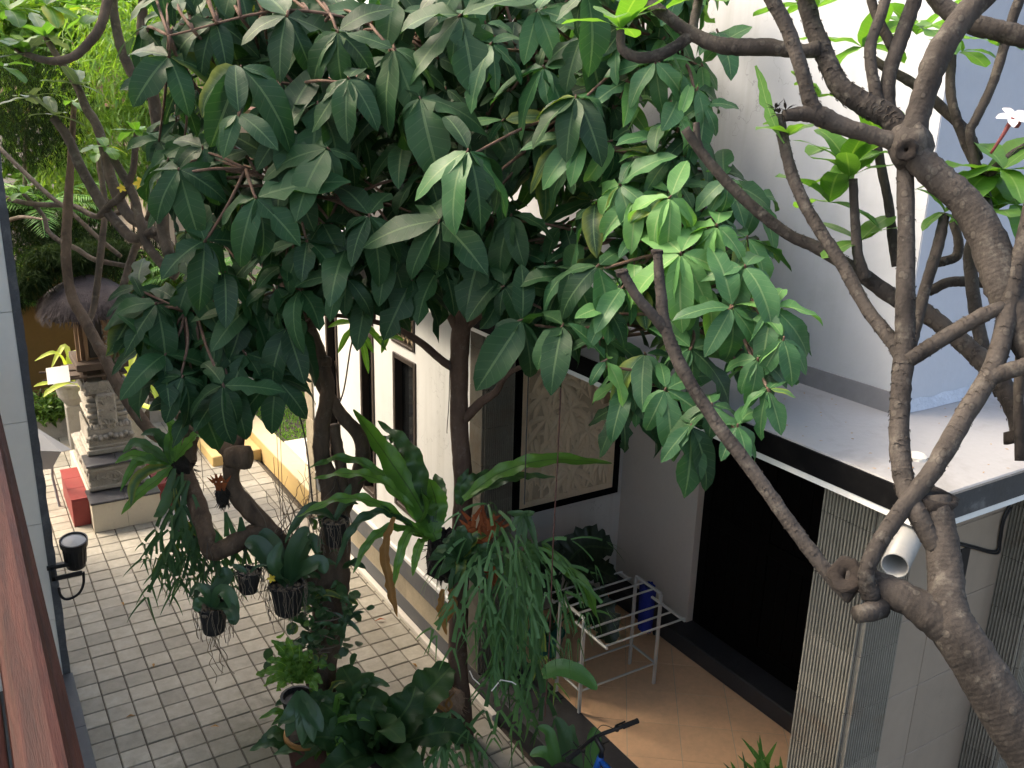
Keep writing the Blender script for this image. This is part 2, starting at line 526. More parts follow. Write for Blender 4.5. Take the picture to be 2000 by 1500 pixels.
M['cord_red'] = surf('cord_red', (.12, .05, .04), .8, .2, 30, 90, .2, .001)
M['pvc'] = surf('pvc', (.21, .21, .205), .45, .06, 4, 40, .1, .001, dirt=(.35, .32, .28), dirt_s=7, dirt_amt=.5)
M['glass_lens'] = surf('glass_lens', (.28, .28, .27), .15, .05, 4, 40, 0)
M['grey_plastic'] = surf('grey_plastic', (.25, .26, .28), .5, .06, 4, 40, .1, .001)
M['blue_cloth'] = surf('blue_cloth', (.008, .02, .19), .8, .2, 8, 60, .3, .002)
M['blue_paint'] = surf('blue_paint', (.008, .09, .38), .3, .08, 4, 40, .05, .0005)
M['rubber'] = surf('rubber', (.012, .012, .013), .75, .2, 8, 60, .3, .001)
M['orange_petal'] = surf('orange_petal', (.75, .13, .03), .6, .15, 20, 60, .1, .001)
M['yellow_petal'] = surf('yellow_petal', (.80, .58, .05), .6, .12, 20, 60, .1, .001)
M['white_petal'] = surf('white_petal', (.82, .74, .74), .6, .05, 20, 60, .1, .001)
M['pink_bud'] = surf('pink_bud', (.17, .03, .03), .6, .15, 20, 60, .1, .001)
M['dead_leaf'] = leafmat('dead_leaf', (.22, .11, .035), (.36, .20, .07), (.30, .18, .08), .7, .2, 9, .03, .2, (1.3, 1.1, .6))
M['rust_frond'] = leafmat('rust_frond', (.20, .055, .022), (.33, .10, .035), (.28, .10, .04), .75, .15, 7, .03, .2, (1.3, .8, .5))
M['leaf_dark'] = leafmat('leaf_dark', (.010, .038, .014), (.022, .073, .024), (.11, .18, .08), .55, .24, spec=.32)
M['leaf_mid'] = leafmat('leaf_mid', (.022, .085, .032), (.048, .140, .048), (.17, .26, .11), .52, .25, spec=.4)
M['leaf_young_lit'] = leafmat('leaf_young_lit', (.075, .200, .060), (.13, .29, .09), (.30, .40, .17), .55, .3, spec=.35)  # right-side leaves: younger green, with the brighter light there put into the colour
M['frangi_leaf'] = leafmat('frangi_leaf', (.075, .19, .035), (.12, .26, .05), (.25, .36, .12), .42, .4, 12)
M['frangi_grey'] = leafmat('frangi_grey', (.10, .14, .10), (.15, .21, .12), (.25, .30, .18), .5, .25, 12)
M['sun_leaf'] = leafmat('sun_leaf', (.085, .19, .030), (.20, .32, .060), (.3, .4, .1), .5, .4, 3)
M['sun_leaf_deep'] = leafmat('sun_leaf_deep', (.05, .12, .02), (.12, .22, .035), (.2, .3, .08), .5, .35, 3)
M['conifer'] = leafmat('conifer', (.008, .018, .007), (.020, .036, .012), (.03, .05, .02), .9, .2, 3, spec=.05)
M['palm'] = leafmat('palm', (.07, .20, .04), (.13, .30, .06), (.18, .32, .08), .5, .3, 3)
M['strap_lime'] = leafmat('strap_lime', (.40, .50, .07), (.52, .58, .12), (.55, .62, .2), .45, .35, 3)
M['nest_fern'] = leafmat('nest_fern', (.055, .155, .024), (.10, .23, .035), (.02, .035, .012), .42, .25, 16, .03)
M['fern_dark'] = leafmat('fern_dark', (.020, .060, .022), (.045, .11, .034), (.04, .08, .02), .45, .2, 14)
M['fern_bright'] = leafmat('fern_bright', (.06, .15, .018), (.11, .22, .03), (.22, .36, .08), .45, .35, 10)
M['staghorn'] = leafmat('staghorn', (.055, .145, .050), (.095, .215, .070), (.10, .20, .07), .55, .2, 3, .02)
M['staghorn_dark'] = leafmat('staghorn_dark', (.026, .080, .030), (.055, .13, .045), (.07, .15, .05), .55, .2, 3, .02)
M['orchid_leaf'] = leafmat('orchid_leaf', (.022, .060, .026), (.045, .105, .040), (.04, .09, .03), .38, .12, 2, .02)
M['orchid_green'] = leafmat('orchid_green', (.05, .14, .035), (.08, .20, .05), (.06, .14, .04), .4, .15, 2, .02)
M['ruffle_leaf'] = leafmat('ruffle_leaf', (.012, .022, .012), (.022, .040, .018), (.05, .08, .03), .45, .1, 9)
M['philo_leaf'] = leafmat('philo_leaf', (.014, .046, .014), (.034, .085, .024), (.07, .13, .04), .58, .2, 8, spec=.3)
M['grass'] = leafmat('grass', (.09, .22, .025), (.17, .33, .045), (.2, .3, .06), .6, .3, 2)
M['bark_main'] = barkmat('bark_main', (.085, .050, .036), (.15, .095, .068), (.19, .15, .12), 8, (1, 1, .5))
M['bark_old'] = barkmat('bark_old', (.062, .042, .029), (.155, .105, .070), (.18, .15, .11), 9)
M['bark_frangi'] = barkmat('bark_frangi', (.016, .013, .0115), (.062, .052, .045), (.125, .113, .095), 7, (1, 1, .6), 26, .010)
M['bark_stem'] = barkmat('bark_stem', (.055, .042, .032), (.14, .108, .080), (.22, .19, .14), 9, (1, 1, .6))
M['cut_wood'] = surf('cut_wood', (.012, .008, .006), .9, .35, 14, 60, .8, .006)

def woodmat():
    m, nt, b, lk = nodes('rail_wood')
    p = pos(nt, (9, .55, 9))
    n1 = noise(nt, 7, 6, .7, p, .6)
    n2 = noise(nt, 60, 3, .6, p)
    n3 = noise(nt, 2.2, 3, .6, pos(nt, (1, .4, 1)))
    col = mixc(nt, ramp(nt, n1, .32, .68), (.012, .0035, .003), (.050, .0145, .010))
    col = mixc(nt, mth(nt, 'MULTIPLY', ramp(nt, n3, .45, .7), .6, True), col, (.028, .008, .0075))
    lk.new(col, b.inputs['Base Color'])
    lk.new(mth(nt, 'ADD', mth(nt, 'MULTIPLY', n2, .35), .38), b.inputs['Roughness'])
    b.inputs['Specular IOR Level'].default_value = .16
    bump(nt, b, mth(nt, 'ADD', n1, n2), .0012, .6)
    return m
M['rail_wood'] = woodmat()

def pavermoss():
    """concrete pavers with green-black algae where water stands below the trees"""
    m, nt, b, lk = nodes('paver_worn')
    p = pos(nt)
    n1 = noise(nt, 10, 6, .7, p)
    n2 = noise(nt, 90, 3, .6, p)
    oi = nt.nodes.new('ShaderNodeObjectInfo')
    at_ = nt.nodes.new('ShaderNodeAttribute'); at_.attribute_name = 'tint'
    rv = mth(nt, 'FRACT', mth(nt, 'ADD', oi.outputs['Random'], at_.outputs['Fac']))
    col = mixc(nt, ramp(nt, n1, .3, .7), (.225, .208, .170), (.32, .298, .250))
    hv = nt.nodes.new('ShaderNodeHueSaturation')
    lk.new(col, hv.inputs['Color'])
    lk.new(mth(nt, 'ADD', mth(nt, 'MULTIPLY', rv, .38), .80), hv.inputs['Value'])
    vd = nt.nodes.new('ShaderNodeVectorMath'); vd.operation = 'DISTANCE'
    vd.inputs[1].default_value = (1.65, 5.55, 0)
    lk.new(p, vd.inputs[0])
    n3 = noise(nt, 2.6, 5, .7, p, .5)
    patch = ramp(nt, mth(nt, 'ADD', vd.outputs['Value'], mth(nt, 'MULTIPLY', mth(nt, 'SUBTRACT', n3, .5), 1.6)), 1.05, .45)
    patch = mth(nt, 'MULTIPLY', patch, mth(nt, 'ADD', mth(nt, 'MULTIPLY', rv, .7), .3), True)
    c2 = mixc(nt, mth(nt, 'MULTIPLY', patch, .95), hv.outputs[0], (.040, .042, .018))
    n4 = noise(nt, .9, 5, .7, p, .3)
    c2 = mixc(nt, mth(nt, 'MULTIPLY', ramp(nt, n4, .52, .72), .35, True), c2, (.15, .13, .085))
    lk.new(c2, b.inputs['Base Color'])
    b.inputs['Roughness'].default_value = .85
    bump(nt, b, mth(nt, 'ADD', n1, n2), .004, .5)
    return m
M['paver'] = pavermoss()

def glassmat():
    m, nt, b, lk = nodes('window_glass')
    b.inputs['Base Color'].default_value = (.012, .013, .014, 1)
    b.inputs['Roughness'].default_value = .04
    b.inputs['Specular IOR Level'].default_value = 1.0
    b.inputs['IOR'].default_value = 1.6
    return m
M['glass'] = glassmat()
# ================================================================== the setting
g = MB(); g.box(-150, 150, -150, 150, -.5, -.06)
go = g.build('ground', M['soil']); go['kind'] = 'structure'

# courtyard paving: pavers laid in a square grid on a dark joint bed
TS = .2003
PX0, PY0 = .583, 7.153
pav = structure('courtyard_paving', (1.8, 8, 0))
MB().box(-.2, 3.22, -3, 15.0, -.06, -.012).build('joint_bed', M['grout'], pav)
pm = MB().box(-.0955, .0955, -.0955, .0955, -.03, 0, bev=.0055).mesh('paver', M['paver'])
cells = []
for i in range(-1, 13):
    for j in range(-16, 37):
        cells.append((PY0+TS*(j+.5), PX0+TS*(i+.5)))
cells.sort()
cells_near = [c for c in cells if c[0] > 4.75]
rr = random.Random(3)
def tile_m(x, y):
    return Matrix.Translation((x, y, rr.uniform(-.005, .002))) @ Matrix.Rotation(rr.uniform(-.006, .006), 4, 'Z') @ Matrix.Rotation(rr.uniform(-.016, .016), 4, 'X')
for y, x in cells_near[:300]:
    inst('paver', pm, tile_m(x, y), pav)
rest = MB()
for y, x in cells_near[300:]+[c for c in cells if c[0] <= 4.75]:
    q = MB().box(-.0955, .0955, -.0955, .0955, -.03, 0, bev=.0055)
    Mx = tile_m(x, y)
    rest.add([Mx @ Vector(v) for v in q.v], q.f, None, rr.random())
rest.build('paver_field', M['paver'], pav, kind='stuff')
# cut strip of pavers along the white house
for k in range(0, 60):
    y = 4.6+k*TS*.999
    if y > 9.3: break
    box('edge_paver', M['paver'], pav, 3.193, 3.218, y+.005, y+.193, -.03, -.001, bev=.003)

# ------------------------------------------------------------------ white house
WX = 3.28          # plane of the window wall
HY0, HY1 = 5.83, 9.42
house = thing('white_house', 'white plastered house with a long flat concrete porch roof and ribbed stone pillars', 'house', (4.2, 5, 0))
# base courses of the window wall
k = box('base_kerb', M['pale_kerb'], house, 3.222, WX-.005, 5.3, HY1, -.05, .03)
box('plinth', M['plinth'], house, WX, WX+.25, 5.832, HY1, -.05, .182)
rb = MB()
RIBN = 0
def ribface(L, H, pitch, depth):
    """ribbed cladding tile: L wide along local x, H high along z, ribs proud along -y"""
    m = MB()
    n = max(2, int(round(L/pitch)))
    p = L/n
    xs, ys = [], []
    for i in range(n):
        for fx, d in ((.06, 0), (.14, depth), (.62, depth), (.70, 0)):
            xs.append((i+fx)*p); ys.append(-d)
    xs = [0]+xs+[L]; ys = [0]+ys+[0]
    vs = [(x, y, z) for z in (0, H) for x, y in zip(xs, ys)]
    k = len(xs)
    fs = [(i, i+1, k+i+1, k+i) for i in range(k-1)]
    b0 = len(vs)
    vs += [(0, .012, 0), (L, .012, 0), (0, .012, H), (L, .012, H)]
    fs += [(0, k, b0+2, b0), (k-1, b0+1, b0+3, 2*k-1), tuple(range(k, 2*k))+(b0+3, b0+2), tuple(range(k-1, -1, -1))+(b0, b0+1)]
    m.add(vs, fs)
    m.groove = [i for i in range(k-1) if ys[i] == 0 and ys[i+1] == 0]
    return m
def ribmesh(L, H, pitch, depth, name, mat):
    m = ribface(L, H, pitch, depth)
    me = m.mesh(name, mat)
    me.materials.append(M['rib_dark'])      # dark groove bottoms: shade between the ribs put into the colour
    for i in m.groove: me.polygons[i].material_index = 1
    return me
RZ = lambda a: Matrix.Rotation(rad(a), 4, 'Z')
# ribbed beige band between two dark courses
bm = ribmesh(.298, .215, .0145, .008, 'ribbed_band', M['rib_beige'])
y = HY1
while y-.3 > 5.83:
    inst('ribbed_tile', bm, Matrix.Translation((WX+.006, y, .186)) @ RZ(-90), house)
    y -= .3
inst('ribbed_tile', bm, Matrix.Translation((WX+.006, 6.13, .186)) @ RZ(-90), house)
box('plinth_band', M['plinth'], house, WX-.012, WX+.25, 5.832, HY1, .405, .60)
box('plinth_ledge', M['trim_white'], house, WX-.02, WX+.25, 5.832, HY1, .603, .648, bev=.006)
# window wall with real openings
wins = [(7.69, 8.02, .95, 2.64), (6.78, 7.25, 1.1, 2.59), (8.62, 8.95, .95, 2.64)]
vents = [(6.80, 7.27, 2.68, 3.02), (7.69, 8.02, 2.72, 3.02)]
def pierced(mb, x0, x1, y0, y1, z0, z1, holes):
    ys = sorted({y0, y1, *[h[0] for h in holes], *[h[1] for h in holes]})
    zs = sorted({z0, z1, *[h[2] for h in holes], *[h[3] for h in holes]})
    for a, b in zip(ys, ys[1:]):
        run = None
        for c, d in zip(zs, zs[1:]):
            hole = any(h[0] <= (a+b)/2 <= h[1] and h[2] <= (c+d)/2 <= h[3] for h in holes)
            if hole:
                if run: mb.box(x0, x1, a, b, run[0], run[1]); run = None
            else:
                run = (run[0], d) if run else (c, d)
        if run: mb.box(x0, x1, a, b, run[0], run[1])
w = MB()
pierced(w, WX, WX+.2, 5.832, HY1, .65, 3.215, wins+vents)
w.build('wall', M['white_wall'], house)
MB().box(WX+.21, 6.5, 6.5, HY1, .0, 3.21).build('inner_core', M['lattice_back'], house)
for (a, b, c, d) in wins:
    fr = MB()
    for q in ((a, a+.05, c, d), (b-.05, b, c, d), (a+.05, b-.05, d-.05, d), (a+.05, b-.05, c, c+.05)):
        fr.box(WX-.012, WX+.10, q[0]+.001, q[1]-.001, q[2]+.001, q[3]-.001, bev=.004)
    f = fr.build('window', M['frame_brown'], house)
    MB().box(WX+.06, WX+.07, a+.045, b-.045, c+.045, d-.045).build('pane', M['glass'], f)
for (a, b, c, d) in vents:
    fr = MB()
    for q in ((a, a+.03, c, d), (b-.03, b, c, d), (a+.03, b-.03, d-.03, d), (a+.03, b-.03, c, c+.03)):
        fr.box(WX-.012, WX+.09, q[0]+.001, q[1]-.001, q[2]+.001, q[3]-.001, bev=.003)
    f = fr.build('vent', M['frame_brown'], house)
    MB().box(WX+.07, WX+.08, a+.02, b-.02, c+.02, d-.02).build('vent_backing', M['lattice_back'], f)
    lt = MB()
    n = 5
    for i in range(-n, 2*n):      # carved lattice of crossing bars with rosettes
        for sg in (1, -1):
            pts = []
            for s_ in np.linspace(0, 1, 7):
                z = c+.03+(d-c-.06)*s_
                yy = a+.03+(i/n)*(b-a-.06)+sg*(z-c-.03)*.8
                if a+.03 <= yy <= b-.03: pts.append(Vector((WX+.03+.004*sg, yy, z)))
            if len(pts) > 1: lt.tube(pts, .009, 5)
    lt.build('lattice', M['lattice'], f)
# slate corner strip at the far end
for z in np.arange(.0, 3.2, .31):
    box('slate_tile', M['slate'], house, WX-.02, WX+.22, HY1+.003, HY1+.25, z+.003, min(z+.307, 3.212))
MB().box(WX+.22, 8, HY1-.02, HY1+.2, 0, 3.2).build('end_wall', M['white_wall'], house)

# ribbed pillars (core + two clad faces in courses)
def pillar(nm, x0, x1, y0, y1, z0, z1, course=.31, faces='WS', label=None):
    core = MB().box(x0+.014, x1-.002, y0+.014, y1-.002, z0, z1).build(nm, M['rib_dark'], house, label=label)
    cache = {}
    z = z0
    while z < z1-.02:
        h = min(course, z1-z)-.004
        for f in faces:
            Lg = (y1-y0 if f == 'W' else x1-x0)-.016
            key = (f, round(h, 3))
            if key not in cache: cache[key] = ribmesh(Lg, h, .018, .011, 'cladding', M['rib_stone'])
            if f == 'W': Mx = Matrix.Translation((x0+.006, y1-.002, z)) @ RZ(-90)
            else: Mx = Matrix.Translation((x0+.014, y0+.006, z))
            inst('cladding_tile', cache[key], Mx, core)
        z += course
    return core
TZ = .2            # terrace floor height
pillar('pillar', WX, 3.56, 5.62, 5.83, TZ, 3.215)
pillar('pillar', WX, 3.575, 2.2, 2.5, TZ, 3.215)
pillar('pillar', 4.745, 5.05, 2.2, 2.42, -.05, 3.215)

# terrace: floor slab, dark border, diagonal clay tiles
box('terrace_base', M['dark_stone'], house, WX+.002, 5.25, 2.0, 6.2, -.05, TZ-.012, bev=.006)
for i, yy in enumerate(np.arange(2.02, 5.6, .6)):
    box('border_slab', M['dark_stone'], house, WX-.015, 3.727, yy, min(yy+.594, 5.615), TZ-.011, TZ+.003, bev=.003)
box('border_slab', M['dark_stone'], house, 3.563, 3.727, 5.618, 6.2, TZ-.011, TZ+.003, bev=.003)
MB().box(3.73, 4.98, 2.43, 6.2, TZ-.0115, TZ-.002).build('joint_bed', M['tile_joint'], house)
def clip(poly, ax, v, keep_less):
    out = []
    for i in range(len(poly)):
        p, q = poly[i], poly[(i+1) % len(poly)]
        ip = (p[ax] <= v) == keep_less or p[ax] == v
        iq = (q[ax] <= v) == keep_less or q[ax] == v
        if ip: out.append(p)
        if ip != iq:
            t = (v-p[ax])/(q[ax]-p[ax])
            out.append((p[0]+(q[0]-p[0])*t, p[1]+(q[1]-p[1])*t))
    return out
c45 = math.sqrt(.5)
def rot45(a, b, ang=rad(52)): return (4.3+a*math.cos(ang)-b*math.sin(ang), 4.3+a*math.sin(ang)+b*math.cos(ang))
S = .40
for i in range(-7, 8):
    for j in range(-7, 8):
        gp = .0022
        poly = [rot45(i*S+gp, j*S+gp), rot45((i+1)*S-gp, j*S+gp), rot45((i+1)*S-gp, (j+1)*S-gp), rot45(i*S+gp, (j+1)*S-gp)]
        for ax, v, kl in ((0, 3.731, False), (0, 4.978, True), (1, 2.435, False), (1, 6.19, True)):
            if len(poly) >= 3: poly = clip(poly, ax, v, kl)
        if len(poly) < 3: continue
        area = abs(sum(poly[a][0]*poly[(a+1) % len(poly)][1]-poly[(a+1) % len(poly)][0]*poly[a][1] for a in range(len(poly))))/2
        if area < .002: continue
        n = len(poly)
        zt = TZ+rr.uniform(-.0006, .0006)
        m = MB(); m.add([(p[0], p[1], zt) for p in poly]+[(p[0], p[1], TZ-.008) for p in poly],
                        [tuple(range(n))]+[(a, n+a, n+(a+1) % n, (a+1) % n) for a in range(n)])
        m.build('floor_tile', M['terra_tile'], house)
# sill step under the doors, beige wall, doors
BX = 5.16
box('door_step', M['dark_stone'], house, 4.98, 5.6, 2.43, 6.2, TZ-.01, .355, bev=.012)
MB().box(BX, BX+.2, 5.19, 6.216, .356, 3.215).build('wall', M['beige_wall'], house)
dy = 5.187
for i in range(4):
    y1_, y0_ = dy-i*.66, dy-(i+1)*.66+.006
    d = MB()
    for a, b, c_, e in ((y0_, y0_+.09, .36, 3.2), (y1_-.09, y1_, .36, 3.2), (y0_+.09, y1_-.09, 3.08, 3.2), (y0_+.09, y1_-.09, .36, .52), (y0_+.09, y1_-.09, 1.35, 1.47)):
        d.box(5.225, 5.265, a+.001, b-.001, c_, e, bev=.003)
    do = d.build('door', M['door_black'], house)
    pl = MB()
    nb = 4
    for q in range(nb):
        a = y0_+.09+(y1_-y0_-.18)*q/nb
        pl.box(5.24, 5.258, a+.003, a+(y1_-y0_-.18)/nb-.003, .52, 3.08, bev=.004)
    pl.build('door_panel', M['door_black'], do)
MB().box(5.27, 5.45, 2.43, 5.19, .356, 3.215).build('door_backing', M['door_black'], house)
# wall that carries the carved panel
MY = 6.22
MB().box(3.562, 5.36, MY, MY+.2, TZ-.01, 3.215).build('wall', M['white_wall'], house)
box('skirting', M['pale_kerb'], house, 3.73, 4.975, MY-.012, MY-.001, TZ, TZ+.12)
MB().box(WX+.012, 3.558, 5.835, MY+.2, TZ, 3.214).build('wall_return', M['white_wall'], house)
# facade toward the camera beside the near pillar: large beige tiles
fm = {}
xs = [3.578, 4.16, 4.742]
for i in range(2):
    for j, z in enumerate(np.arange(-.05, 3.2, .46)):
        h = min(.456, 3.212-z)
        box('wall_tile', M['beige_tile'], house, xs[i]+.002, xs[i+1]-.002, 2.405, 2.43, z, z+h, bev=.0025)
for j, z in enumerate(np.arange(-.05, 3.2, .46)):
    h = min(.456, 3.212-z)
    box('wall_tile', M['beige_tile'], house, 5.053, 5.9, 2.405, 2.43, z, z+h, bev=.0025)
MB().box(3.577, 6.6, 2.431, 2.5, -.05, 3.214).build('wall', M['beige_wall'], house)
# porch roof slab with fascia and white drip trim
SX, SY, SZ0, SZ1 = 3.05, 1.83, 3.222, 3.352
sb = MB().box(SX+.014, 9.5, SY+.014, 9.9, SZ0+.02, SZ1, bev=.008).build('roof_slab', M['slab_paint'], house)
MB().box(SX, SX+.0135, SY+.0145, 9.9, SZ0+.018, SZ1-.004).build('fascia', M['black_paint'], sb)
MB().box(SX, 9.5, SY, SY+.0135, SZ0+.018, SZ1-.004).build('fascia', M['grey_fascia'], sb)
MB().box(SX+.004, SX+.06, SY+.06, 9.9, SZ0-.012, SZ0+.016).build('drip_trim', M['trim_white'], sb)
MB().box(SX+.004, 9.5, SY+.004, SY+.058, SZ0-.012, SZ0+.016).build('drip_trim', M['trim_white'], sb)
# upper storey set back on the roof slab
UX, UY = 3.80, 2.56
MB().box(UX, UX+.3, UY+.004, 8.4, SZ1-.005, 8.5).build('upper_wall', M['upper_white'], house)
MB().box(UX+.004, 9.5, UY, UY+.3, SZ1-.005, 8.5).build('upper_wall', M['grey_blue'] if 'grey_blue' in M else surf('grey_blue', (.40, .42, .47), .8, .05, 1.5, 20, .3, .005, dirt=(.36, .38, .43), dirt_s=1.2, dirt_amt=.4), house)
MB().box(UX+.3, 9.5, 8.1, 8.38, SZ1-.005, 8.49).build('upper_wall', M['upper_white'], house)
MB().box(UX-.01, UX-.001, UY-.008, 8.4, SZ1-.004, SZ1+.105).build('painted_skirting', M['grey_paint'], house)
sk = MB()
n = 60
vs = []
for i in range(n+1):       # hand-brushed cement fillet at the foot of the side wall
    x = UX+.0+i*(5.6/n)
    vs += [(x, UY-.001, SZ1+.05+rr.uniform(-.012, .018)), (x, UY-.02-rr.uniform(0, .014), SZ1+.002)]
sk.add(vs, [(2*i+1, 2*i+3, 2*i+2, 2*i) for i in range(n)])
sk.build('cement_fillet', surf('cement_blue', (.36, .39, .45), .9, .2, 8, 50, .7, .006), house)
# small cover over a pipe on the slab
cp = at(1790, 895, Z=SZ1)
MB().lathe([(.045, 0), (.043, .012), (.028, .022), (.0, .024)], cp, 16, cap=False, wob=.05).build('drain_cap', M['pale_kerb'], house)
# rain spout under the slab corner, cables and a small dark hatch on the facade
a0, a1 = at(1795, 1010, d=3.75), at(1748, 1105, d=3.42)
dr = (a1-a0).normalized()
tb = MB()
q = dr.to_track_quat('Z', 'Y').to_matrix().to_4x4()
Lp = (a1-a0).length
tb.lathe([(.051, 0), (.051, Lp), (.046, Lp), (.046, .02)], a0, 24, M=q, cap=False)
sp = tb.build('rain_spout', M['pvc'], house, smooth=True)
MB().lathe([(.0455, .05), (.001, .051)], a0, 20, M=q, cap=False).build('spout_bore', M['door_black'], sp)
box('wall_hatch', M['black_plastic'], house, at(1873, 1100, Y=2.40).x, at(1890, 1100, Y=2.40).x, 2.398, 2.404, at(1880, 1130, Y=2.40).z, at(1880, 1072, Y=2.40).z, bev=.001)
for o1, o2 in ((0, 0), (3, 5)):
    cb = [at(x+o1, y+o2, Y=2.395) for x, y in ((1868, 1058), (1900, 1066), (1945, 1076), (1952, 1050), (1958, 1015), (1972, 985))]
    MB().tube([Vector(p) for p in spline([tuple(q) for q in cb], 6)], .006, 6).build('cable', M['black_plastic'], house, smooth=True)

# litter lying on the slab
for i in range(46):
    x, y = rr.uniform(1480, 1990), rr.uniform(735, 985)
    p = at(x, y, Z=SZ1+.001)
    if p.x > UX-.04 and p.y > UY-.05 or p.x < SX+.05 or p.y < SY+.05: continue
    m = MB(); d = Vector((rr.uniform(-1, 1), rr.uniform(-1, 1), .05)).normalized()
    m.quadleaf(p+Vector((0, 0, .003)), d, Vector((0, 0, 1)), rr.uniform(.008, .025), rr.uniform(.004, .010), rr.random())
    o = m.build('fallen_leaf', M['dead_leaf'])
    tag(o, 'tiny dry leaf scrap lying on the pale porch roof slab', 'leaf', 'leaf scraps on the porch roof')

# ------------------------------------------------------------------ carved panel on the terrace wall
mx0, mx1 = at(1003, 900, Y=MY-.03).x, at(1207, 900, Y=MY-.03).x
mz0 = at(1100, 987, Y=MY-.05).z
mz1 = mz0+1.55
mur = thing('carved_panel', 'square carved stone relief of palm leaves in a black frame on terrace wall', 'relief', ((mx0+mx1)/2, MY, mz0))
MB().box(mx0+.06, mx1-.06, MY-.03, MY-.002, mz0+.06, mz1-.06).build('panel', M['mural_deep'], mur)
fr = MB()
for q in ((mx0, mx0+.058, mz0, mz1), (mx1-.058, mx1, mz0, mz1), (mx0+.058, mx1-.058, mz0, mz0+.058), (mx0+.058, mx1-.058, mz1-.058, mz1)):
    fr.box(q[0]+.0005, q[1]-.0005, MY-.06, MY-.003, q[2]+.0005, q[3]-.0005, bev=.004)
fr.build('frame', M['black_paint'], mur)
br = MB()
for q in ((mx0+.06, mx0+.13, mz0+.06, mz1-.06), (mx1-.13, mx1-.06, mz0+.06, mz1-.06), (mx0+.13, mx1-.13, mz0+.06, mz0+.12), (mx0+.13, mx1-.13, mz1-.12, mz1-.06)):
    br.box(q[0]+.0005, q[1]-.0005, MY-.046, MY-.028, q[2]+.0005, q[3]-.0005, bev=.003)
br.build('stone_border', M['mural_stone'], mur)
rl = MB()
r5 = random.Random(8)
X0, X1, Z0, Z1 = mx0+.13, mx1-.13, mz0+.12, mz1-.12
for t in range(26):            # carved palm heads: arching leaves with undercut edges
    cx, cz = X0+(X1-X0)*r5.random(), Z0+(Z1-Z0)*(.12+.85*r5.random())
    n = r5.randint(6, 9)
    a0_ = r5.uniform(0, 6.28)
    dep = r5.uniform(.0, .014)
    for q in range(n):
        an = a0_+2*math.pi*q/n+r5.uniform(-.2, .2)
        L = r5.uniform(.16, .33)
        pts, ws = [], []
        for s_ in np.linspace(0, 1, 8):
            x = cx+math.cos(an)*L*s_
            z = cz+math.sin(an)*L*s_-.55*L*s_*s_*(.4+abs(math.cos(an)))
            pts.append(Vector((min(max(x, X0), X1), MY-.034-dep-.012*math.sin(math.pi*s_), min(max(z, Z0), Z1))))
            ws.append(max(.002, .062*math.sin(math.pi*(.08+.9*s_))**.8))
        rl.ribbon(pts, ws, up=Vector((0, -1, 0)), nw=4, fold=-.45, wave=.1, wk=1.5, seed=q+t*17)
for t in range(9):
    x = X0+(X1-X0)*(t+.5)/9
    pts = [Vector((x+.03*math.sin(s_*4+t), MY-.040, Z0+(Z1-Z0)*.55*s_)) for s_ in np.linspace(0, 1, 8)]
    rl.ribbon(pts, [.035]*8, up=Vector((0, -1, 0)), nw=4, fold=-.6, seed=t)
rl.build('relief_leaves', M['mural_stone'], mur, smooth=True)
# paper tag hanging from the slab edge in front of the panel
tg = at(1187, 765, d=6.55)
box('paper_tag', surf('card', (.26, .18, .11), .8, .15, 6, 50, .1, .001), None, -.04, .04, -.004, .004, -.085, .085)
o = bpy.data.objects['paper_tag']; o.location = tg; o.rotation_euler = (0, rad(-6), rad(10))
tag(o, 'small brown card hanging in front of the carved panel', 'card')

# ------------------------------------------------------------------ the near building: tiled column, dark ground strip, balcony rail
nb = thing('balcony_house', 'near house with pale grey tiled column edged in dark stone', 'house', (-1.5, 4, 0))
CY = 7.60
z = 0.0
for h in (.0, .0):
    pass
for j, (z0, z1) in enumerate([(0.0, .55), (.55, 1.42), (1.42, 2.29), (2.29, 3.16), (3.16, 4.03), (4.03, 4.9), (4.9, 5.8), (5.8, 6.4)]):
    box('column_tile', M['column_tile'], nb, -.22, .345, CY, CY+.03, z0+.002, z1-.002, bev=.002)
MB().box(-.22, .40, CY+.031, CY+.45, 0, 6.4).build('column', M['render_grey'], nb)
ed = MB()
zz = np.linspace(0, 6.4, 90)
vs = []
for q in zz:                 # chipped dark stone edge
    x1_ = .405+rr.uniform(-.004, .006)
    vs += [(.347, CY-.004, q), (x1_, CY-.004, q), (x1_, CY+.05, q), (.347, CY+.03, q)]
fs = []
for i in range(len(zz)-1):
    for a in range(3):
        fs.append((4*i+a, 4*i+a+1, 4*i+4+a+1, 4*i+4+a))
ed.add(vs, fs)
ed.build('edge_strip', M['column_edge'], nb)
for j, yy in enumerate(np.arange(-2, CY-.01, .8)):
    box('base_slab', M['plinth'], nb, -.3, .418, yy, min(yy+.797, CY-.003), -.05, .012, bev=.004)
MB().box(-.5, -.22, -6, 10.7, 0, 3.0).build('lower_wall', M['render_grey'], nb)
MB().box(-6, -.15, -6, 10.7, 3.0, 3.1).build('balcony_floor', M['render_grey'], nb)
MB().box(-6, -1.9, 4.2, 10.7, 3.1, 6.4).build('upper_wall', M['render_grey'], nb)  # unseen storey, stopped short of the camera to let skylight into the terrace
MB().box(-1.9, -.22, 8.1, 10.7, 3.1, 6.4).build('upper_wall', M['render_grey'], nb)  # unseen wall block, its length shaped to shade the courtyard paving
MB().box(-6.5, -.3, 4.1, 10.9, 6.4, 6.55, bev=.01).build('roof', M['roof_tile'], nb)  # unseen roof, added and sized to cast shade on the courtyard
rail = thing('handrail', 'reddish brown varnished wooden balcony handrail in the near corner', 'handrail', (0, 2, 3.1))
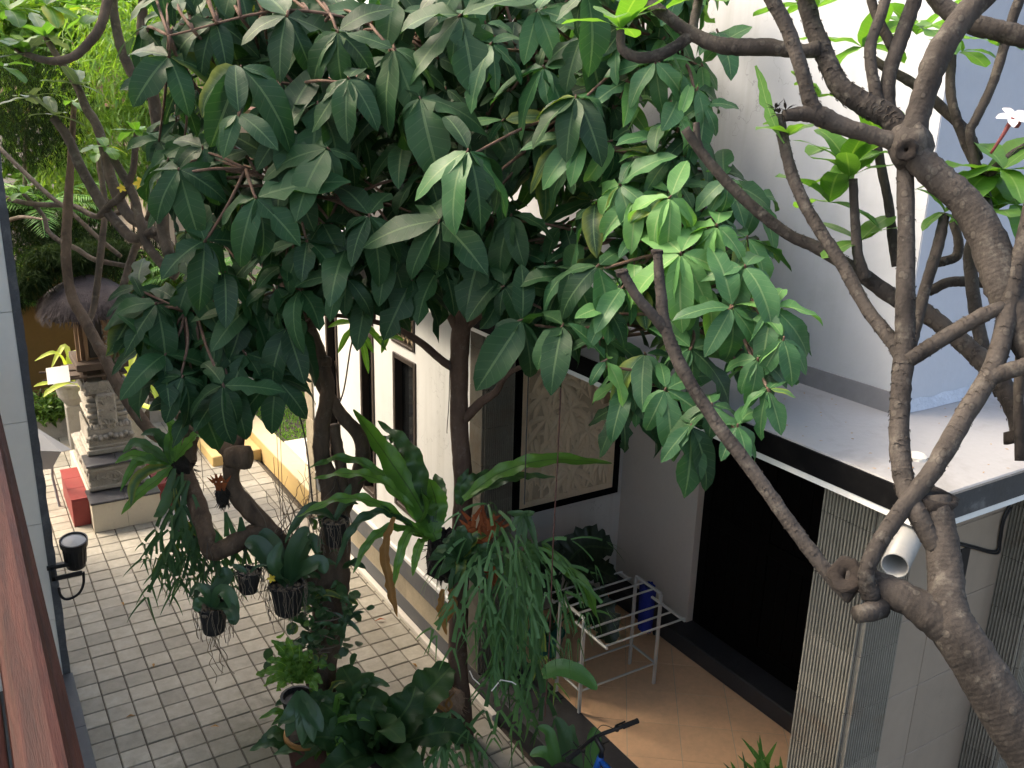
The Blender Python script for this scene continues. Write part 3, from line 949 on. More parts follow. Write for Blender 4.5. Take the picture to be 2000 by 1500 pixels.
pr = [(-.012, 4.012), (-.016, 4.035), (-.014, 4.049), (-.004, 4.055), (.024, 4.057), (.035, 4.054), (.040, 4.046), (.0405, 4.038), (.045, 4.034), (.052, 4.026), (.053, 4.010), (.045, 3.998), (-.004, 3.996)]
m = MB()
ysr = np.linspace(-1.2, 7.55, 12)
vs = [(x, y, zq) for y in ysr for x, zq in pr]
n = len(pr)
fs = [(i*n+k, i*n+(k+1) % n, (i+1)*n+(k+1) % n, (i+1)*n+k) for i in range(len(ysr)-1) for k in range(n)]
fs += [tuple(range(n)), tuple((len(ysr)-1)*n+k for k in range(n-1, -1, -1))]
m.add(vs, fs)
m.build('top_rail', M['rail_wood'], rail, smooth=False)
MB().box(-.115, -.020, -1.2, 7.55, 3.985, 4.05, bev=.01).build('inner_board', M['rail_wood'], rail)
for y in (.2, 3.6, 7.4):
    box('post', M['rail_wood'], rail, -.1, -.02, y, y+.08, 3.1, 3.984)

# ------------------------------------------------------------------ lawn bed with yellow kerb, step and far walls
kb = structure('kerb', (3.4, 11, 0))
MB().box(WX-.003, 3.52, 9.70, 15.0, -.05, .245, bev=.008).build('kerb_wall', M['yellow_paint'], kb)
MB().box(WX-.006, 3.524, 9.697, 15.0, .2455, .262, bev=.004).build('kerb_top', M['cream_paint'], kb)
st = MB().box(2.62, WX-.005, 11.62, 12.7, -.05, .14, bev=.012).build('step', M['yellow_paint'], None); st['kind'] = 'structure'
ln = MB().box(3.525, 9.5, 9.70, 14.4, -.05, .185).build('lawn', M['soil']); ln['kind'] = 'structure'
gs = MB()
for i in range(15000):
    x, y = rr.uniform(3.53, 6.8), rr.uniform(9.72, 14.35)
    if 10.55 < y < 11.55 and x < 6: continue
    d = Vector((rr.uniform(-1, 1), rr.uniform(-1, 1), rr.uniform(.5, 1.4))).normalized()
    gs.quadleaf(Vector((x, y, .183)), d, Vector((rr.uniform(-1, 1), rr.uniform(-1, 1), .6)), rr.uniform(.04, .085), rr.uniform(.012, .022), rr.random())
o = gs.build('grass', M['grass']); tag(o, 'short bright green lawn grass behind the yellow kerb', 'grass', kind='stuff')
sp_ = MB().box(3.56, 5.8, 10.58, 11.52, .15, .235, bev=.01).build('path', M['pale_kerb']); sp_['kind'] = 'structure'
fw = thing('boundary_wall', 'dark ochre garden boundary wall behind the shrine', 'wall', (0, 14.8, 0))
MB().box(-4, 3.2, 14.75, 14.95, -.05, 2.15, bev=.01).build('wall', M['ochre_wall'], fw)
box('coping', M['ochre_wall'], fw, -4, 3.2, 14.72, 14.98, 2.152, 2.22, bev=.01)
pk = thing('planter_wall', 'low grey planting bed kerb along the far ochre wall', 'planter', (1, 13.9, 0))
box('front_kerb', M['pot_grey'], pk, -1.5, 2.6, 13.75, 13.9, -.05, .30, bev=.01)
MB().box(-1.5, 2.6, 13.9, 14.74, -.05, .24).build('bed_soil', M['soil'], pk)
gw = thing('garden_wall', 'pale pink garden wall with grey base beyond the lawn', 'wall', (6, 14.5, 0))
MB().box(3.3, 10, 14.42, 14.62, 0, 1.5, bev=.01).build('wall', M['pink_wall'], gw)
box('base_course', M['pot_grey'], gw, 3.29, 10, 14.40, 14.419, 0, .42)
fh = thing('neighbour_house', 'tan neighbouring house with brown tiled roof far behind the garden', 'house', (6, 19, 0))
MB().box(3.2, 13, 18, 24, 0, 4.6).build('wall', M['far_tan'], fh)
rf = MB(); rf.add([(2.6, 17.3, 4.5), (13.5, 17.3, 4.5), (13.5, 21, 6.6), (2.6, 21, 6.6), (2.6, 24.7, 4.5), (13.5, 24.7, 4.5)], [(0, 1, 2, 3), (3, 2, 5, 4), (0, 3, 4), (1, 5, 2)])
rf.build('roof', M['roof_tile'], fh)
for x in (4.2, 6.4, 8.6):
    f = box('window', M['frame_brown'], fh, x, x+1.0, 17.96, 17.998, 2.9, 4.0)
    MB().box(x+.08, x+.92, 17.945, 17.958, 2.98, 3.92).build('pane', M['glass'], f)
# ================================================================== shrine and its neighbours
UPV = Vector((0, 0, 1))
sh = thing('stone_shrine', 'carved grey stone shrine with shaggy thatched roof on tiled steps', 'shrine', (1.33, 11.2, 0))
r6 = random.Random(21)
# lowest tiled step
for a, b in ((.975, 1.335), (1.338, 1.70)):
    box('step_tile', M['shrine_tile'], sh, a, b, 10.30, 10.33, 0, .335, bev=.003)
MB().box(.98, 1.695, 10.331, 12.2, 0, .334).build('step_core', M['shrine_tile'], sh)
for a, b in ((.965, 1.335), (1.338, 1.71)):
    box('step_top_tile', M['black_tile'], sh, a, b, 10.285, 10.72, .336, .362, bev=.004)
# second block, carved
def carved(x0, x1, y0, y1, z0, z1, n, s, parent, nm='carving', seed=1):
    """scrolls and petals cut proud of a stone block: front and left side"""
    m = MB(); q = random.Random(seed)
    for i in range(n):
        side = q.random() < .35
        L = s*q.uniform(.6, 1.4)
        z = q.uniform(z0+s*.3, z1-s*.3)
        a0_ = q.uniform(0, 6.28)
        pts, rs = [], []
        for k in range(7):
            an = a0_+k*.75
            rr_ = L*.5*(1-k/8.5)
            u_, w_ = math.cos(an)*rr_, math.sin(an)*rr_
            if side: pts.append(Vector((x0-.004, q_y if k else 0, 0)) if False else Vector((x0-.003, (y0+y1)/2*0+y0+(y1-y0)*((i*.37) % 1)+u_, z+w_)))
            else: pts.append(Vector((min(max(x0+(x1-x0)*((i*.618) % 1)+u_, x0), x1), y0-.003, z+w_)))
            rs.append(s*.13*(1-k/10))
        m.tube(pts, rs, 5)
    return m.build(nm, M['paras'], parent, smooth=True, kind='stuff')
b2 = MB().box(1.02, 1.635, 10.62, 11.95, .362, .66, bev=.012).build('lower_block', M['paras'], sh)
box('lower_moulding', M['paras'], b2, 1.0, 1.655, 10.60, 11.97, .372, .42, bev=.01)
box('upper_moulding', M['paras'], b2, 1.0, 1.655, 10.60, 11.97, .60, .645, bev=.01)
carved(1.02, 1.635, 10.62, 11.95, .43, .59, 26, .11, b2, seed=3)
for a, b in ((.995, 1.327), (1.33, 1.66)):
    box('ledge_tile', M['black_tile'], sh, a, b, 10.59, 11.0, .662, .69, bev=.004)
# pedestal
ped = MB().box(1.085, 1.57, 10.93, 11.6, .69, 1.0, bev=.01).build('pedestal', M['paras'], sh)
box('pedestal_foot', M['paras'], ped, 1.055, 1.60, 10.90, 11.63, .692, .76, bev=.012)
box('pedestal_foot', M['paras'], ped, 1.075, 1.58, 10.92, 11.61, .762, .80, bev=.01)
fl = MB()
for i in range(9):       # row of flower petals along the moulding
    x = 1.075+.50*(i+.5)/9
    fl.lathe([(.032, 0), (.026, .018), (.012, .028), (.001, .03)], (x, 10.918, .90+.02*math.sin(i*2)), 9, M=Matrix.Rotation(rad(90), 4, 'X'), cap=False)
    fl.lathe([(.05, 0), (.045, .012), (.03, .016)], (x, 10.922, .885), 5, M=Matrix.Rotation(rad(90), 4, 'X'), cap=False)
fl.build('petal_band', M['paras'], ped, smooth=True)
cr_ = MB()
for i in range(14):
    x = 1.085+.485*(i+.5)/14
    cr_.lathe([(.024, 0), (.026, .02), (.014, .045), (.001, .06)], (x, 10.945+.01*(i % 2), 1.0), 7, cap=False, wob=.15, seed=i)
for i in range(12):
    y = 10.95+.62*(i+.5)/12
    cr_.lathe([(.024, 0), (.026, .02), (.014, .045), (.001, .06)], (1.10, y, 1.0), 7, cap=False, wob=.15, seed=i)
cr_.build('leaf_crest', M['paras'], ped, smooth=True)
shaft = MB().box(1.155, 1.505, 11.0, 11.5, 1.0, 1.36, bev=.008).build('shaft', M['paras'], sh)
for z, e in ((1.06, .035), (1.12, .055), (1.19, .04), (1.26, .055), (1.32, .035)):
    box('fluted_course', M['paras'], shaft, 1.155-e, 1.505+e, 11.0-e*.5, 11.5+e, z, z+.045, bev=.008)
box('panel', M['paras'], shaft, 1.215, 1.425, 10.925, 10.985, 1.03, 1.42, bev=.02)
carved(1.225, 1.415, 10.925, 11.0, 1.05, 1.40, 16, .10, shaft, seed=5)
cap_ = MB().box(1.11, 1.545, 10.96, 11.55, 1.40, 1.56, bev=.015).build('capital', M['paras'], sh)
carved(1.11, 1.545, 10.96, 11.55, 1.41, 1.56, 26, .09, cap_, seed=7)
ac = MB()
for i in range(11):
    for sx in (1.10, 1.555):
        ac.lathe([(.028, 0), (.032, .02), (.018, .05), (.001, .07)], (sx, 10.97+.055*i, 1.50), 7, cap=False, wob=.2, seed=i)
ac.build('corner_leaves', M['paras'], cap_, smooth=True)
# wooden house on top
box('shelf', M['dark_wood'], sh, 1.05, 1.60, 10.90, 11.6, 1.715, 1.795, bev=.006)
box('shelf', M['dark_wood'], sh, .95, 1.58, 10.93, 11.55, 1.625, 1.65, bev=.003)
for x in (1.14, 1.33, 1.51):
    box('stub_post', M['dark_wood'], sh, x-.02, x+.02, 11.0, 11.05, 1.56, 1.714)
hut = MB().box(1.13, 1.52, 11.10, 11.55, 1.795, 2.40).build('cabinet', M['old_wood'], sh)
for x in (1.10, 1.19, 1.44, 1.535):
    box('cabinet_post', M['old_wood'], hut, x-.018, x+.018, 11.05, 11.10, 1.796, 2.38, bev=.004)
box('cabinet_door', M['old_wood'], hut, 1.38, 1.50, 11.06, 11.085, 1.83, 2.36, bev=.008)
carved(1.38, 1.50, 11.06, 11.08, 1.85, 2.34, 12, .08, hut, seed=9)
box('cabinet_opening', M['lattice_back'], hut, 1.215, 1.37, 11.075, 11.098, 1.82, 2.36)
# thatch: rounded pyramid of black palm fibre with hanging strands
core = MB()
prof = [(.30, 2.30), (.46, 2.31), (.515, 2.37), (.50, 2.45), (.42, 2.54), (.30, 2.63), (.16, 2.70), (.05, 2.74)]
vs, fs = [], []
n = 32
for hw, z in prof:
    for k in range(n):
        an = 2*math.pi*k/n+math.pi/4
        c_, s_ = math.cos(an), math.sin(an)
        e = (abs(c_)**5+abs(s_)**5)**(-1/5)
        j = r6.uniform(.97, 1.03)
        vs.append((1.30+hw*c_*e*j*.95, 11.28+hw*s_*e*j, z+r6.uniform(-.01, .01)))
for i in range(len(prof)-1):
    for k in range(n):
        fs.append((i*n+k, i*n+(k+1) % n, (i+1)*n+(k+1) % n, (i+1)*n+k))
fs += [tuple(range(n-1, -1, -1)), tuple((len(prof)-1)*n+k for k in range(n))]
core.add(vs, fs)
roof = core.build('roof', M['thatch'], sh, smooth=True)
ft = MB()
for i in range(3600):
    an = r6.uniform(0, 2*math.pi)
    t = r6.random()**.8
    c_, s_ = math.cos(an), math.sin(an)
    e = (abs(c_)**5+abs(s_)**5)**(-1/5)
    zz = [2.37, 2.45, 2.54, 2.63, 2.70, 2.74]; hh = [.515, .50, .42, .30, .16, .05]
    z = 2.36+.38*(1-t)
    hw = np.interp(z, zz, hh)*r6.uniform(.99, 1.04)
    p = Vector((1.30+hw*c_*e*.95, 11.28+hw*s_*e, z))
    d = Vector((c_*.7, s_*.7, -1+r6.uniform(-.2, .3)))+Vector((r6.uniform(-.3, .3), r6.uniform(-.3, .3), 0))
    d.normalize()
    ft.quadleaf(p, d, Vector((c_, s_, .4)), r6.uniform(.07, .15), r6.uniform(.006, .013), r6.random())
ft.build('thatch_fibres', M['thatch'], roof, kind='stuff')

for nm, x0, x1, lab in (('l', .80, .985, 'red painted masonry block on the open paved side of the shrine'), ('r', 1.715, 1.90, 'red painted masonry block between the shrine and the hung tree')):
    t = thing('red_block', lab, 'block', ((x0+x1)/2, 11, 0), 'red blocks flanking the shrine')
    MB().box(x0, x1, 10.56, 11.55, 0, .318, bev=.006).build('body', M['red_tile'], t)
    for a in (10.56, 10.90, 11.24):
        box('top_tile', M['red_tile'], t, x0-.004, x1+.004, a+.001, a+.337, .3185, .336, bev=.003)
# white card on the offering shelf
p = at(105, 730, Y=11.0)
m = MB().box(-.115, .115, -.11, .11, -.003, .003, bev=.001)
o = m.build('offering_card', M['paper']); o.location = (.86, 10.95, 1.70); o.rotation_euler = (rad(42), rad(-4), rad(-8))
tag(o, 'blank white card lying on the pole beside the thatched shrine', 'card')
MB().tube([Vector((.68, 11.02, 1.73)), Vector((1.08, 11.02, 1.71))], .012, 6).build('card_pole', M['dark_wood'], sh)
MB().tube([Vector((.70, 10.95, 1.655)), Vector((1.08, 10.97, 1.655))], .010, 6).build('card_pole', M['dark_wood'], sh)
# grey plastic hood behind the column
t = thing('barrow_tray', 'grey plastic tray tipped on its side beyond the tiled column', 'tray', (.62, 11.0, 0))
cs = [at(78, 858, Y=11.0), at(100, 862, Y=11.0), at(142, 877, Y=10.75), at(76, 905, Y=10.9), at(60, 850, Y=11.6)]
A, B, Cc, D = at(60, 828, Y=11.15), at(140, 878, Y=10.85), at(120, 882, Y=10.80), at(66, 880, Y=10.95)
th = Vector((0, .02, -.012))
m = MB(); q = [A, B, Cc, D]
m.add(q+[v+th for v in q], [(0, 1, 2, 3), (7, 6, 5, 4), (0, 4, 5, 1), (1, 5, 6, 2), (2, 6, 7, 3), (3, 7, 4, 0)])
m.build('side_panel', M['grey_plastic'], t)
q = [D, Cc, at(98, 882, Y=10.95)+Vector((0, .1, -.25)), at(62, 885, Y=11.1)+Vector((0, .1, -.25))]
m = MB(); m.add(q+[v+Vector((0, .03, 0)) for v in q], [(0, 1, 2, 3), (7, 6, 5, 4), (0, 4, 5, 1), (1, 5, 6, 2), (2, 6, 7, 3), (3, 7, 4, 0)])
m.build('front_panel', M['grey_plastic'], t)
for x in (.45, .72):
    MB().tube([Vector((x, 11.2, .75)), Vector((x-.03, 11.3, .38)), Vector((x, 11.25, 0.0))], .015, 7).build('leg', M['grey_plastic'], t)
# floodlight on the column edge
lc = at(146, 1078, Y=CY+.02)
t = thing('floodlight', 'black round garden floodlight bracketed on the tiled column', 'lamp', tuple(lc))
Rl = Matrix.Rotation(rad(12), 4, 'X')
MB().lathe([(.058, -.145), (.075, -.14), (.082, -.06), (.088, .06), (.105, .07), (.108, .10), (.108, .128), (.097, .13), (.095, .115), (.09, .112)], lc, 28, M=Rl).build('housing', M['black_plastic'], t, smooth=False)
MB().lathe([(.094, .116), (.06, .121), (.001, .123)], lc, 24, M=Rl, cap=False).build('lens', M['glass_lens'], t, smooth=True)
m = MB()
for k in range(18):
    an = 2*math.pi*k/18
    m.tube([lc+Rl @ Vector((.081*math.cos(an), .081*math.sin(an), -.10)), lc+Rl @ Vector((.089*math.cos(an), .089*math.sin(an), .05))], .004, 4)
m.build('cooling_fins', M['black_plastic'], t)
bk = MB()
bk.box(lc.x-.22, lc.x-.06, CY-.02, CY+.02, lc.z-.10, lc.z-.065, bev=.003)
bk.box(lc.x-.20, lc.x+.03, CY-.07, CY-.055, lc.z-.18, lc.z-.14, bev=.003)
bk.box(lc.x-.20, lc.x-.17, CY-.07, CY+.02, lc.z-.18, lc.z-.08, bev=.003)
bk.build('bracket', M['black_plastic'], t)
MB().lathe([(.012, 0), (.012, .012), (.001, .014)], lc+Vector((.02, -.07, -.16)), 8, M=Matrix.Rotation(rad(90), 4, 'X'), cap=False).build('bolt', M['steel'], t)
cb = [at(x, y, Y=CY-.02) for x, y in ((163, 1117), (163, 1140), (155, 1158), (140, 1168), (127, 1170), (118, 1162), (115, 1148))]
MB().tube([Vector(q) for q in spline([tuple(v) for v in cb], 5)], .011, 8).build('cable', M['rubber'], t, smooth=True)

# ------------------------------------------------------------------ drying rack on the terrace
rk = thing('drying_rack', 'folding steel clothes drying rack standing on the clay-tiled terrace', 'rack', (4.08, 4.95, TZ))
LX, RX = 3.712, 4.468
YN, YF = 4.80, 5.115
def bar(a, b, r, nm, par=rk, n=10): return MB().tube([Vector(a), Vector(b)], r, n).build(nm, M['steel'], par, smooth=False)
def sq(a, b, w=.013):
    a, b = Vector(a), Vector(b)
    d = b-a
    q = d.to_track_quat('Z', 'Y').to_matrix().to_4x4()
    return MB().box(-w, w, -w*.8, w*.8, 0, d.length, bev=.002, M=Matrix.Translation(a) @ q)
ztop = at(1134.7, 1206, X=LX).z
for x, y in ((LX, YN), (LX, YF), (RX, YN), (RX, YF)):
    sq((x, y, TZ+.004), (x, y, ztop)).build('leg', M['steel'], rk)
for x in (LX, RX):
    sq((x, YN+.0, ztop+.012), (x, YF, ztop+.012), .011).build('top_arm', M['steel'], rk)
    sq((x, YN+.012, TZ+.20), (x, YF-.012, TZ+.20), .009).build('stretcher', M['steel'], rk)
for y in (YN, YF):
    bar((LX+.01, y, TZ+.20), (RX-.01, y, TZ+.20), .009, 'cross_bar')
ends = [(1068, 1161), (1084, 1175), (1108, 1185), (1125, 1199), (1144, 1230), (1163, 1246), (1183, 1262)]
e3 = [at(x, y, X=LX) for x, y in ends]
zt2 = ztop+.02
prs = []
for i, e in enumerate(e3):
    y, z = e.y, e.z
    bar((LX-.005, y, z), (RX+.01, y, z), .0085, 'hanging_bar')
    prs.append((y, z))
for x in (LX, RX):
    sq((x, prs[3][0]-.0, prs[4][1]-.002), (x, prs[6][0]-.02, prs[6][1]-.012), .010).build('wing_arm', M['steel'], rk)
    sq((x, prs[1][0]+.0, prs[1][1]-.012), (x, prs[0][0]+.03, prs[0][1]-.012), .010).build('wing_arm', M['steel'], rk)
# blue pleated cloth hung over the far end of the rack
bc = MB()
bx, by = at(1262, 1190, X=RX+.07).x, at(1262, 1190, X=RX+.07).y
vs, fs = [], []
nx = 26
zt_, zb_ = at(1262, 1136, X=RX+.07).z, at(1262, 1232, X=RX+.07).z
for r_ in range(7):
    zq = zt_+(zb_-zt_)*r_/6
    for k in range(nx):
        an = 2*math.pi*k/nx
        w = 1+.10*math.cos(an*13)
        vs.append((bx+.045*math.cos(an)*w, by+.085*math.sin(an)*w*(1-.04*r_+.02*(r_ % 2)), zq+(.03 if r_ == 0 else 0)*(-abs(math.sin(an)))))
for r_ in range(6):
    for k in range(nx): fs.append((r_*nx+k, r_*nx+(k+1) % nx, (r_+1)*nx+(k+1) % nx, (r_+1)*nx+k))
fs += [tuple(range(nx)), tuple(6*nx+k for k in range(nx-1, -1, -1))]
bc.add(vs, fs)
o = bc.build('blue_cloth', M['blue_cloth'], smooth=True)
tag(o, 'dark blue pleated cloth hanging at the end of the drying rack', 'cloth')
# orange-and-dark sandal below it
def sandal(c, rz, lab):
    t = thing('sandal', lab, 'sandal', tuple(c), 'sandals on the terrace')
    Mx = Matrix.Translation(c) @ Matrix.Rotation(rz, 4, 'Z')
    s = MB(); vs = []
    for z in (.0, .018):
        for k in range(18):
            an = 2*math.pi*k/18
            vs.append(Mx @ Vector((.12*math.cos(an), (.045+.008*math.cos(an))*math.sin(an), z)))
    s.add(vs, [(k, (k+1) % 18, 18+(k+1) % 18, 18+k) for k in range(18)]+[tuple(range(17, -1, -1)), tuple(range(18, 36))])
    s.build('sole', M['rubber'], t)
    b = MB()
    for sg in (-1, 1):
        b.tube([Mx @ Vector((.07, 0, .018)), Mx @ Vector((.03, sg*.03, .05)), Mx @ Vector((-.02, sg*.045, .018))], .007, 6)
    b.build('strap', M['orange_petal'], t)
sandal(at(1285, 1228, Z=TZ+.002), .6, 'dark sandal with orange strap lying below the blue cloth')
sandal(at(1195, 1170, Z=TZ+.002), 1.2, 'dark sandal with orange strap lying by the carved panel wall')

# ------------------------------------------------------------------ bicycle beside the terrace
hb = at(1168, 1440, Z=1.0)
bk = thing('bicycle', 'blue bicycle with black handlebar parked beside the terrace edge', 'bicycle', (hb.x, hb.y-.5, 0))
fwd_b = Vector((-.12, 1, 0)).normalized()
sd_b = Vector((1, .12, 0)).normalized()
def bp(f_, s_, z): return Vector((hb.x, hb.y, 0))+fwd_b*f_+sd_b*s_+Vector((0, 0, z))
def wheel(c):
    t = MB()
    pts = [c+fwd_b*(.31*math.cos(a))+UPV*(.31*math.sin(a)) for a in np.linspace(0, 2*math.pi, 41)]
    w = t.tube(pts, .023, 8, cap=False).build('wheel', M['rubber'], bk, smooth=True)
    r_ = MB(); r_.tube([c+fwd_b*(.285*math.cos(a))+UPV*(.285*math.sin(a)) for a in np.linspace(0, 2*math.pi, 41)], .011, 6, cap=False)
    r_.build('rim', M['steel'], w, smooth=True)
    s_ = MB()
    for k in range(16):
        a = k*math.pi/8
        s_.tube([c+sd_b*(.02*(-1)**k), c+fwd_b*(.28*math.cos(a))+UPV*(.28*math.sin(a))], .0015, 4)
    s_.tube([c-sd_b*.05, c+sd_b*.05], .018, 10)
    s_.build('spokes', M['steel'], w)
wheel(bp(.12, 0, .335)); wheel(bp(-.92, 0, .335))
fr = MB()
H1, H2 = bp(-.035, 0, .88), bp(.02, 0, .70)
BBp, SEAT = bp(-.50, 0, .32), bp(-.63, 0, .82)
for a, b, r_ in ((H1, H2, .021), (H2, BBp, .021), (H1-UPV*.03, SEAT-UPV*.08, .018), (SEAT, BBp, .016)):
    fr.tube([a, b], r_, 12)
for s_ in (-.04, .04):
    fr.tube([BBp+sd_b*s_*.7, bp(-.92, s_, .335)], .010, 8)
    fr.tube([SEAT-UPV*.09, bp(-.92, s_, .335)], .008, 8)
fr.build('frame', M['blue_paint'], bk, smooth=True)
fk = MB()
fk.tube([H2, bp(.03, -.05, .66), bp(.12, -.05, .335)], .012, 8); fk.tube([H2, bp(.03, .05, .66), bp(.12, .05, .335)], .012, 8)
fk.build('fork', M['black_plastic'], bk, smooth=True)
hbz = .985
MB().tube([H1, bp(-.045, 0, .94), bp(.02, 0, hbz)], .017, 10).build('stem', M['black_plastic'], bk, smooth=True)
br_ = [bp(-.05, -.30, hbz+.03), bp(-.02, -.17, hbz+.02), bp(.02, -.05, hbz), bp(.02, .05, hbz), bp(-.02, .17, hbz+.02), bp(-.05, .30, hbz+.03)]
MB().tube([Vector(q) for q in spline([tuple(v) for v in br_], 5)], .0125, 10).build('handlebar', M['black_plastic'], bk, smooth=True)
for s_ in (-1, 1):
    g_ = bp(-.05, s_*.30, hbz+.03); g0 = bp(-.027, s_*.19, hbz+.022)
    MB().tube([g0+(g_-g0)*k/6 for k in range(7)], [.017, .0165, .0175, .0165, .0175, .0165, .018], 12).build('grip', M['rubber'], bk)
    l_ = MB(); l_.tube([bp(-.01, s_*.16, hbz+.005), bp(.035, s_*.19, hbz-.01), bp(.03, s_*.27, hbz-.012)], .006, 6)
    l_.lathe([(.016, -.012), (.018, 0), (.016, .012)], bp(-.008, s_*.155, hbz+.01), 10)
    l_.build('brake_lever', M['black_plastic'], bk)
    c_ = [bp(-.01, s_*.16, hbz), bp(.10, s_*.12, hbz-.02), bp(.09, s_*.03, hbz-.14), bp(.03, 0, .76)]
    MB().tube([Vector(q) for q in spline([tuple(v) for v in c_], 6)], .0028, 5).build('brake_cable', M['black_plastic'], bk)
sdl = MB()
vs = []
for i in range(7):
    t_ = i/6
    for k in range(10):
        an = 2*math.pi*k/10
        w = .075*(1-t_)**.7+.018
        vs.append(SEAT+fwd_b*(-.12+.26*t_)+sd_b*(w*math.cos(an))+UPV*(.055+.025*math.sin(an)))
sdl.add(vs, [(i*10+k, i*10+(k+1) % 10, i*10+10+(k+1) % 10, i*10+10+k) for i in range(6) for k in range(10)]+[tuple(range(9, -1, -1)), tuple(range(60, 70))])
sdl.tube([SEAT-UPV*.02, SEAT+UPV*.04], .012, 8)
sdl.build('saddle', M['rubber'], bk, smooth=True)
ck = MB(); ck.lathe([(.085, -.003), (.085, .003)], BBp+sd_b*.05, 24, M=Matrix.Rotation(rad(90), 4, 'Y'))
for s_ in (-1, 1):
    ck.tube([BBp+sd_b*.07*s_, BBp+sd_b*.09*s_+fwd_b*.15*s_-UPV*.06], .009, 6)
    e_ = BBp+sd_b*.09*s_+fwd_b*.15*s_-UPV*.06
    ck.tube([e_, e_+sd_b*.09*s_], .018, 6)
ck.build('crank', M['steel'], bk)
# ================================================================== trees
TOCAM = lambda p: (CPOS-p).normalized()

def leaf_variants(prefix, mat, n, ratio, seed, droop=(.4, 1.1), fold=(-.05, .30), wave=.12, tip=.75, nl=8, nw=4, bite=0.0, base=.0):
    """unit-length leaf blades with a bent midrib, a fold and wavy margins"""
    q = random.Random(seed)
    out = []
    for i in range(n):
        dr = q.uniform(*droop); tw = q.uniform(-.25, .25)
        p = Vector((0, 0, 0)); pts = [p.copy()]; ws = []
        for k in range(nl+1):
            t = k/nl
            w = (t+.02)**.62*(1.0-t)**tip
            ws.append(w)
        mx = max(ws); rt = ratio*q.uniform(.88, 1.14)
        ws = [max(.012, w/mx*rt) for w in ws]
        ws[0] = .03
        th = q.uniform(.05, .3)
        for k in range(nl):
            th -= dr/nl*(1.0+.4*math.sin(k*1.7+i))
            p = p+Vector((math.cos(th), .12*math.sin(tw*3*k/nl), math.sin(th)))/nl
            pts.append(p.copy())
        m = MB().ribbon(pts, ws, nw=nw, fold=q.uniform(*fold), wave=wave*q.uniform(.4, 1.6), wk=q.uniform(.9, 1.7), seed=seed+i, edge=.05, bite=(bite if i % 3 == 0 else 0))
        out.append(m.mesh(prefix, mat, smooth=True))
    return out

def frame(c, d, up, L, wscale=1.0):
    d = d.normalized()
    y = up.cross(d)
    if y.length < 1e-3: y = Vector((0, 1, 0)).cross(d)
    y.normalize()
    z = d.cross(y)
    return Matrix(((d.x*L, y.x*L*wscale, z.x*L, c.x), (d.y*L, y.y*L*wscale, z.y*L, c.y), (d.z*L, y.z*L*wscale, z.z*L, c.z), (0, 0, 0, 1)))

def inpoly(x, y, P):
    r_ = False
    j = len(P)-1
    for i in range(len(P)):
        if (P[i][1] > y) != (P[j][1] > y) and x < (P[j][0]-P[i][0])*(y-P[i][1])/(P[j][1]-P[i][1])+P[i][0]: r_ = not r_
        j = i
    return r_

def joined(name, items, parent, kind='stuff'):
    """items: (mesh, matrix) -> one mesh keeping materials, uv and tint"""
    mats, vs, fs, uv, tn, mi = [], [], [], [], [], []
    cache = {}
    q = random.Random(5)
    for me, Mx in items:
        if me.name not in cache:
            n = len(me.vertices)
            co_ = np.empty(n*3); me.vertices.foreach_get('co', co_)
            li = np.empty(len(me.loops), np.int32); me.loops.foreach_get('vertex_index', li)
            u = np.empty(len(me.loops)*2); me.uv_layers[0].data.foreach_get('uv', u)
            uvv = np.zeros((n, 2)); uvv[li] = u.reshape(-1, 2)
            cache[me.name] = (co_.reshape(-1, 3), [tuple(p.vertices) for p in me.polygons], uvv)
        co_, pf, uvv = cache[me.name]
        m = me.materials[0]
        if m not in mats: mats.append(m)
        A = np.array(Mx)
        b = len(vs)
        vs.extend((co_ @ A[:3, :3].T + A[:3, 3]).tolist())
        fs.extend([tuple(i+b for i in f) for f in pf])
        uv.extend(uvv.tolist()); tn.extend([q.random()]*len(co_)); mi.extend([mats.index(m)]*len(pf))
    mb = MB(); mb.v = vs; mb.f = fs; mb.uv = uv; mb.t = tn
    me = mb.mesh(name, mats[0], True)
    for m in mats[1:]: me.materials.append(m)
    me.polygons.foreach_set('material_index', mi)
    o = bpy.data.objects.new(name, me)
    link(o, parent)
    if kind: o['kind'] = kind
    return o

def barktube(name, pxs, mat, parent, per=6, n=10, lump=.05, seed=0, cap=True, label=None):
    pts, rs = limb(pxs, per)
    return MB().tube(pts, rs, n, lump, cap, seed).build(name, mat, parent, smooth=True, label=label)

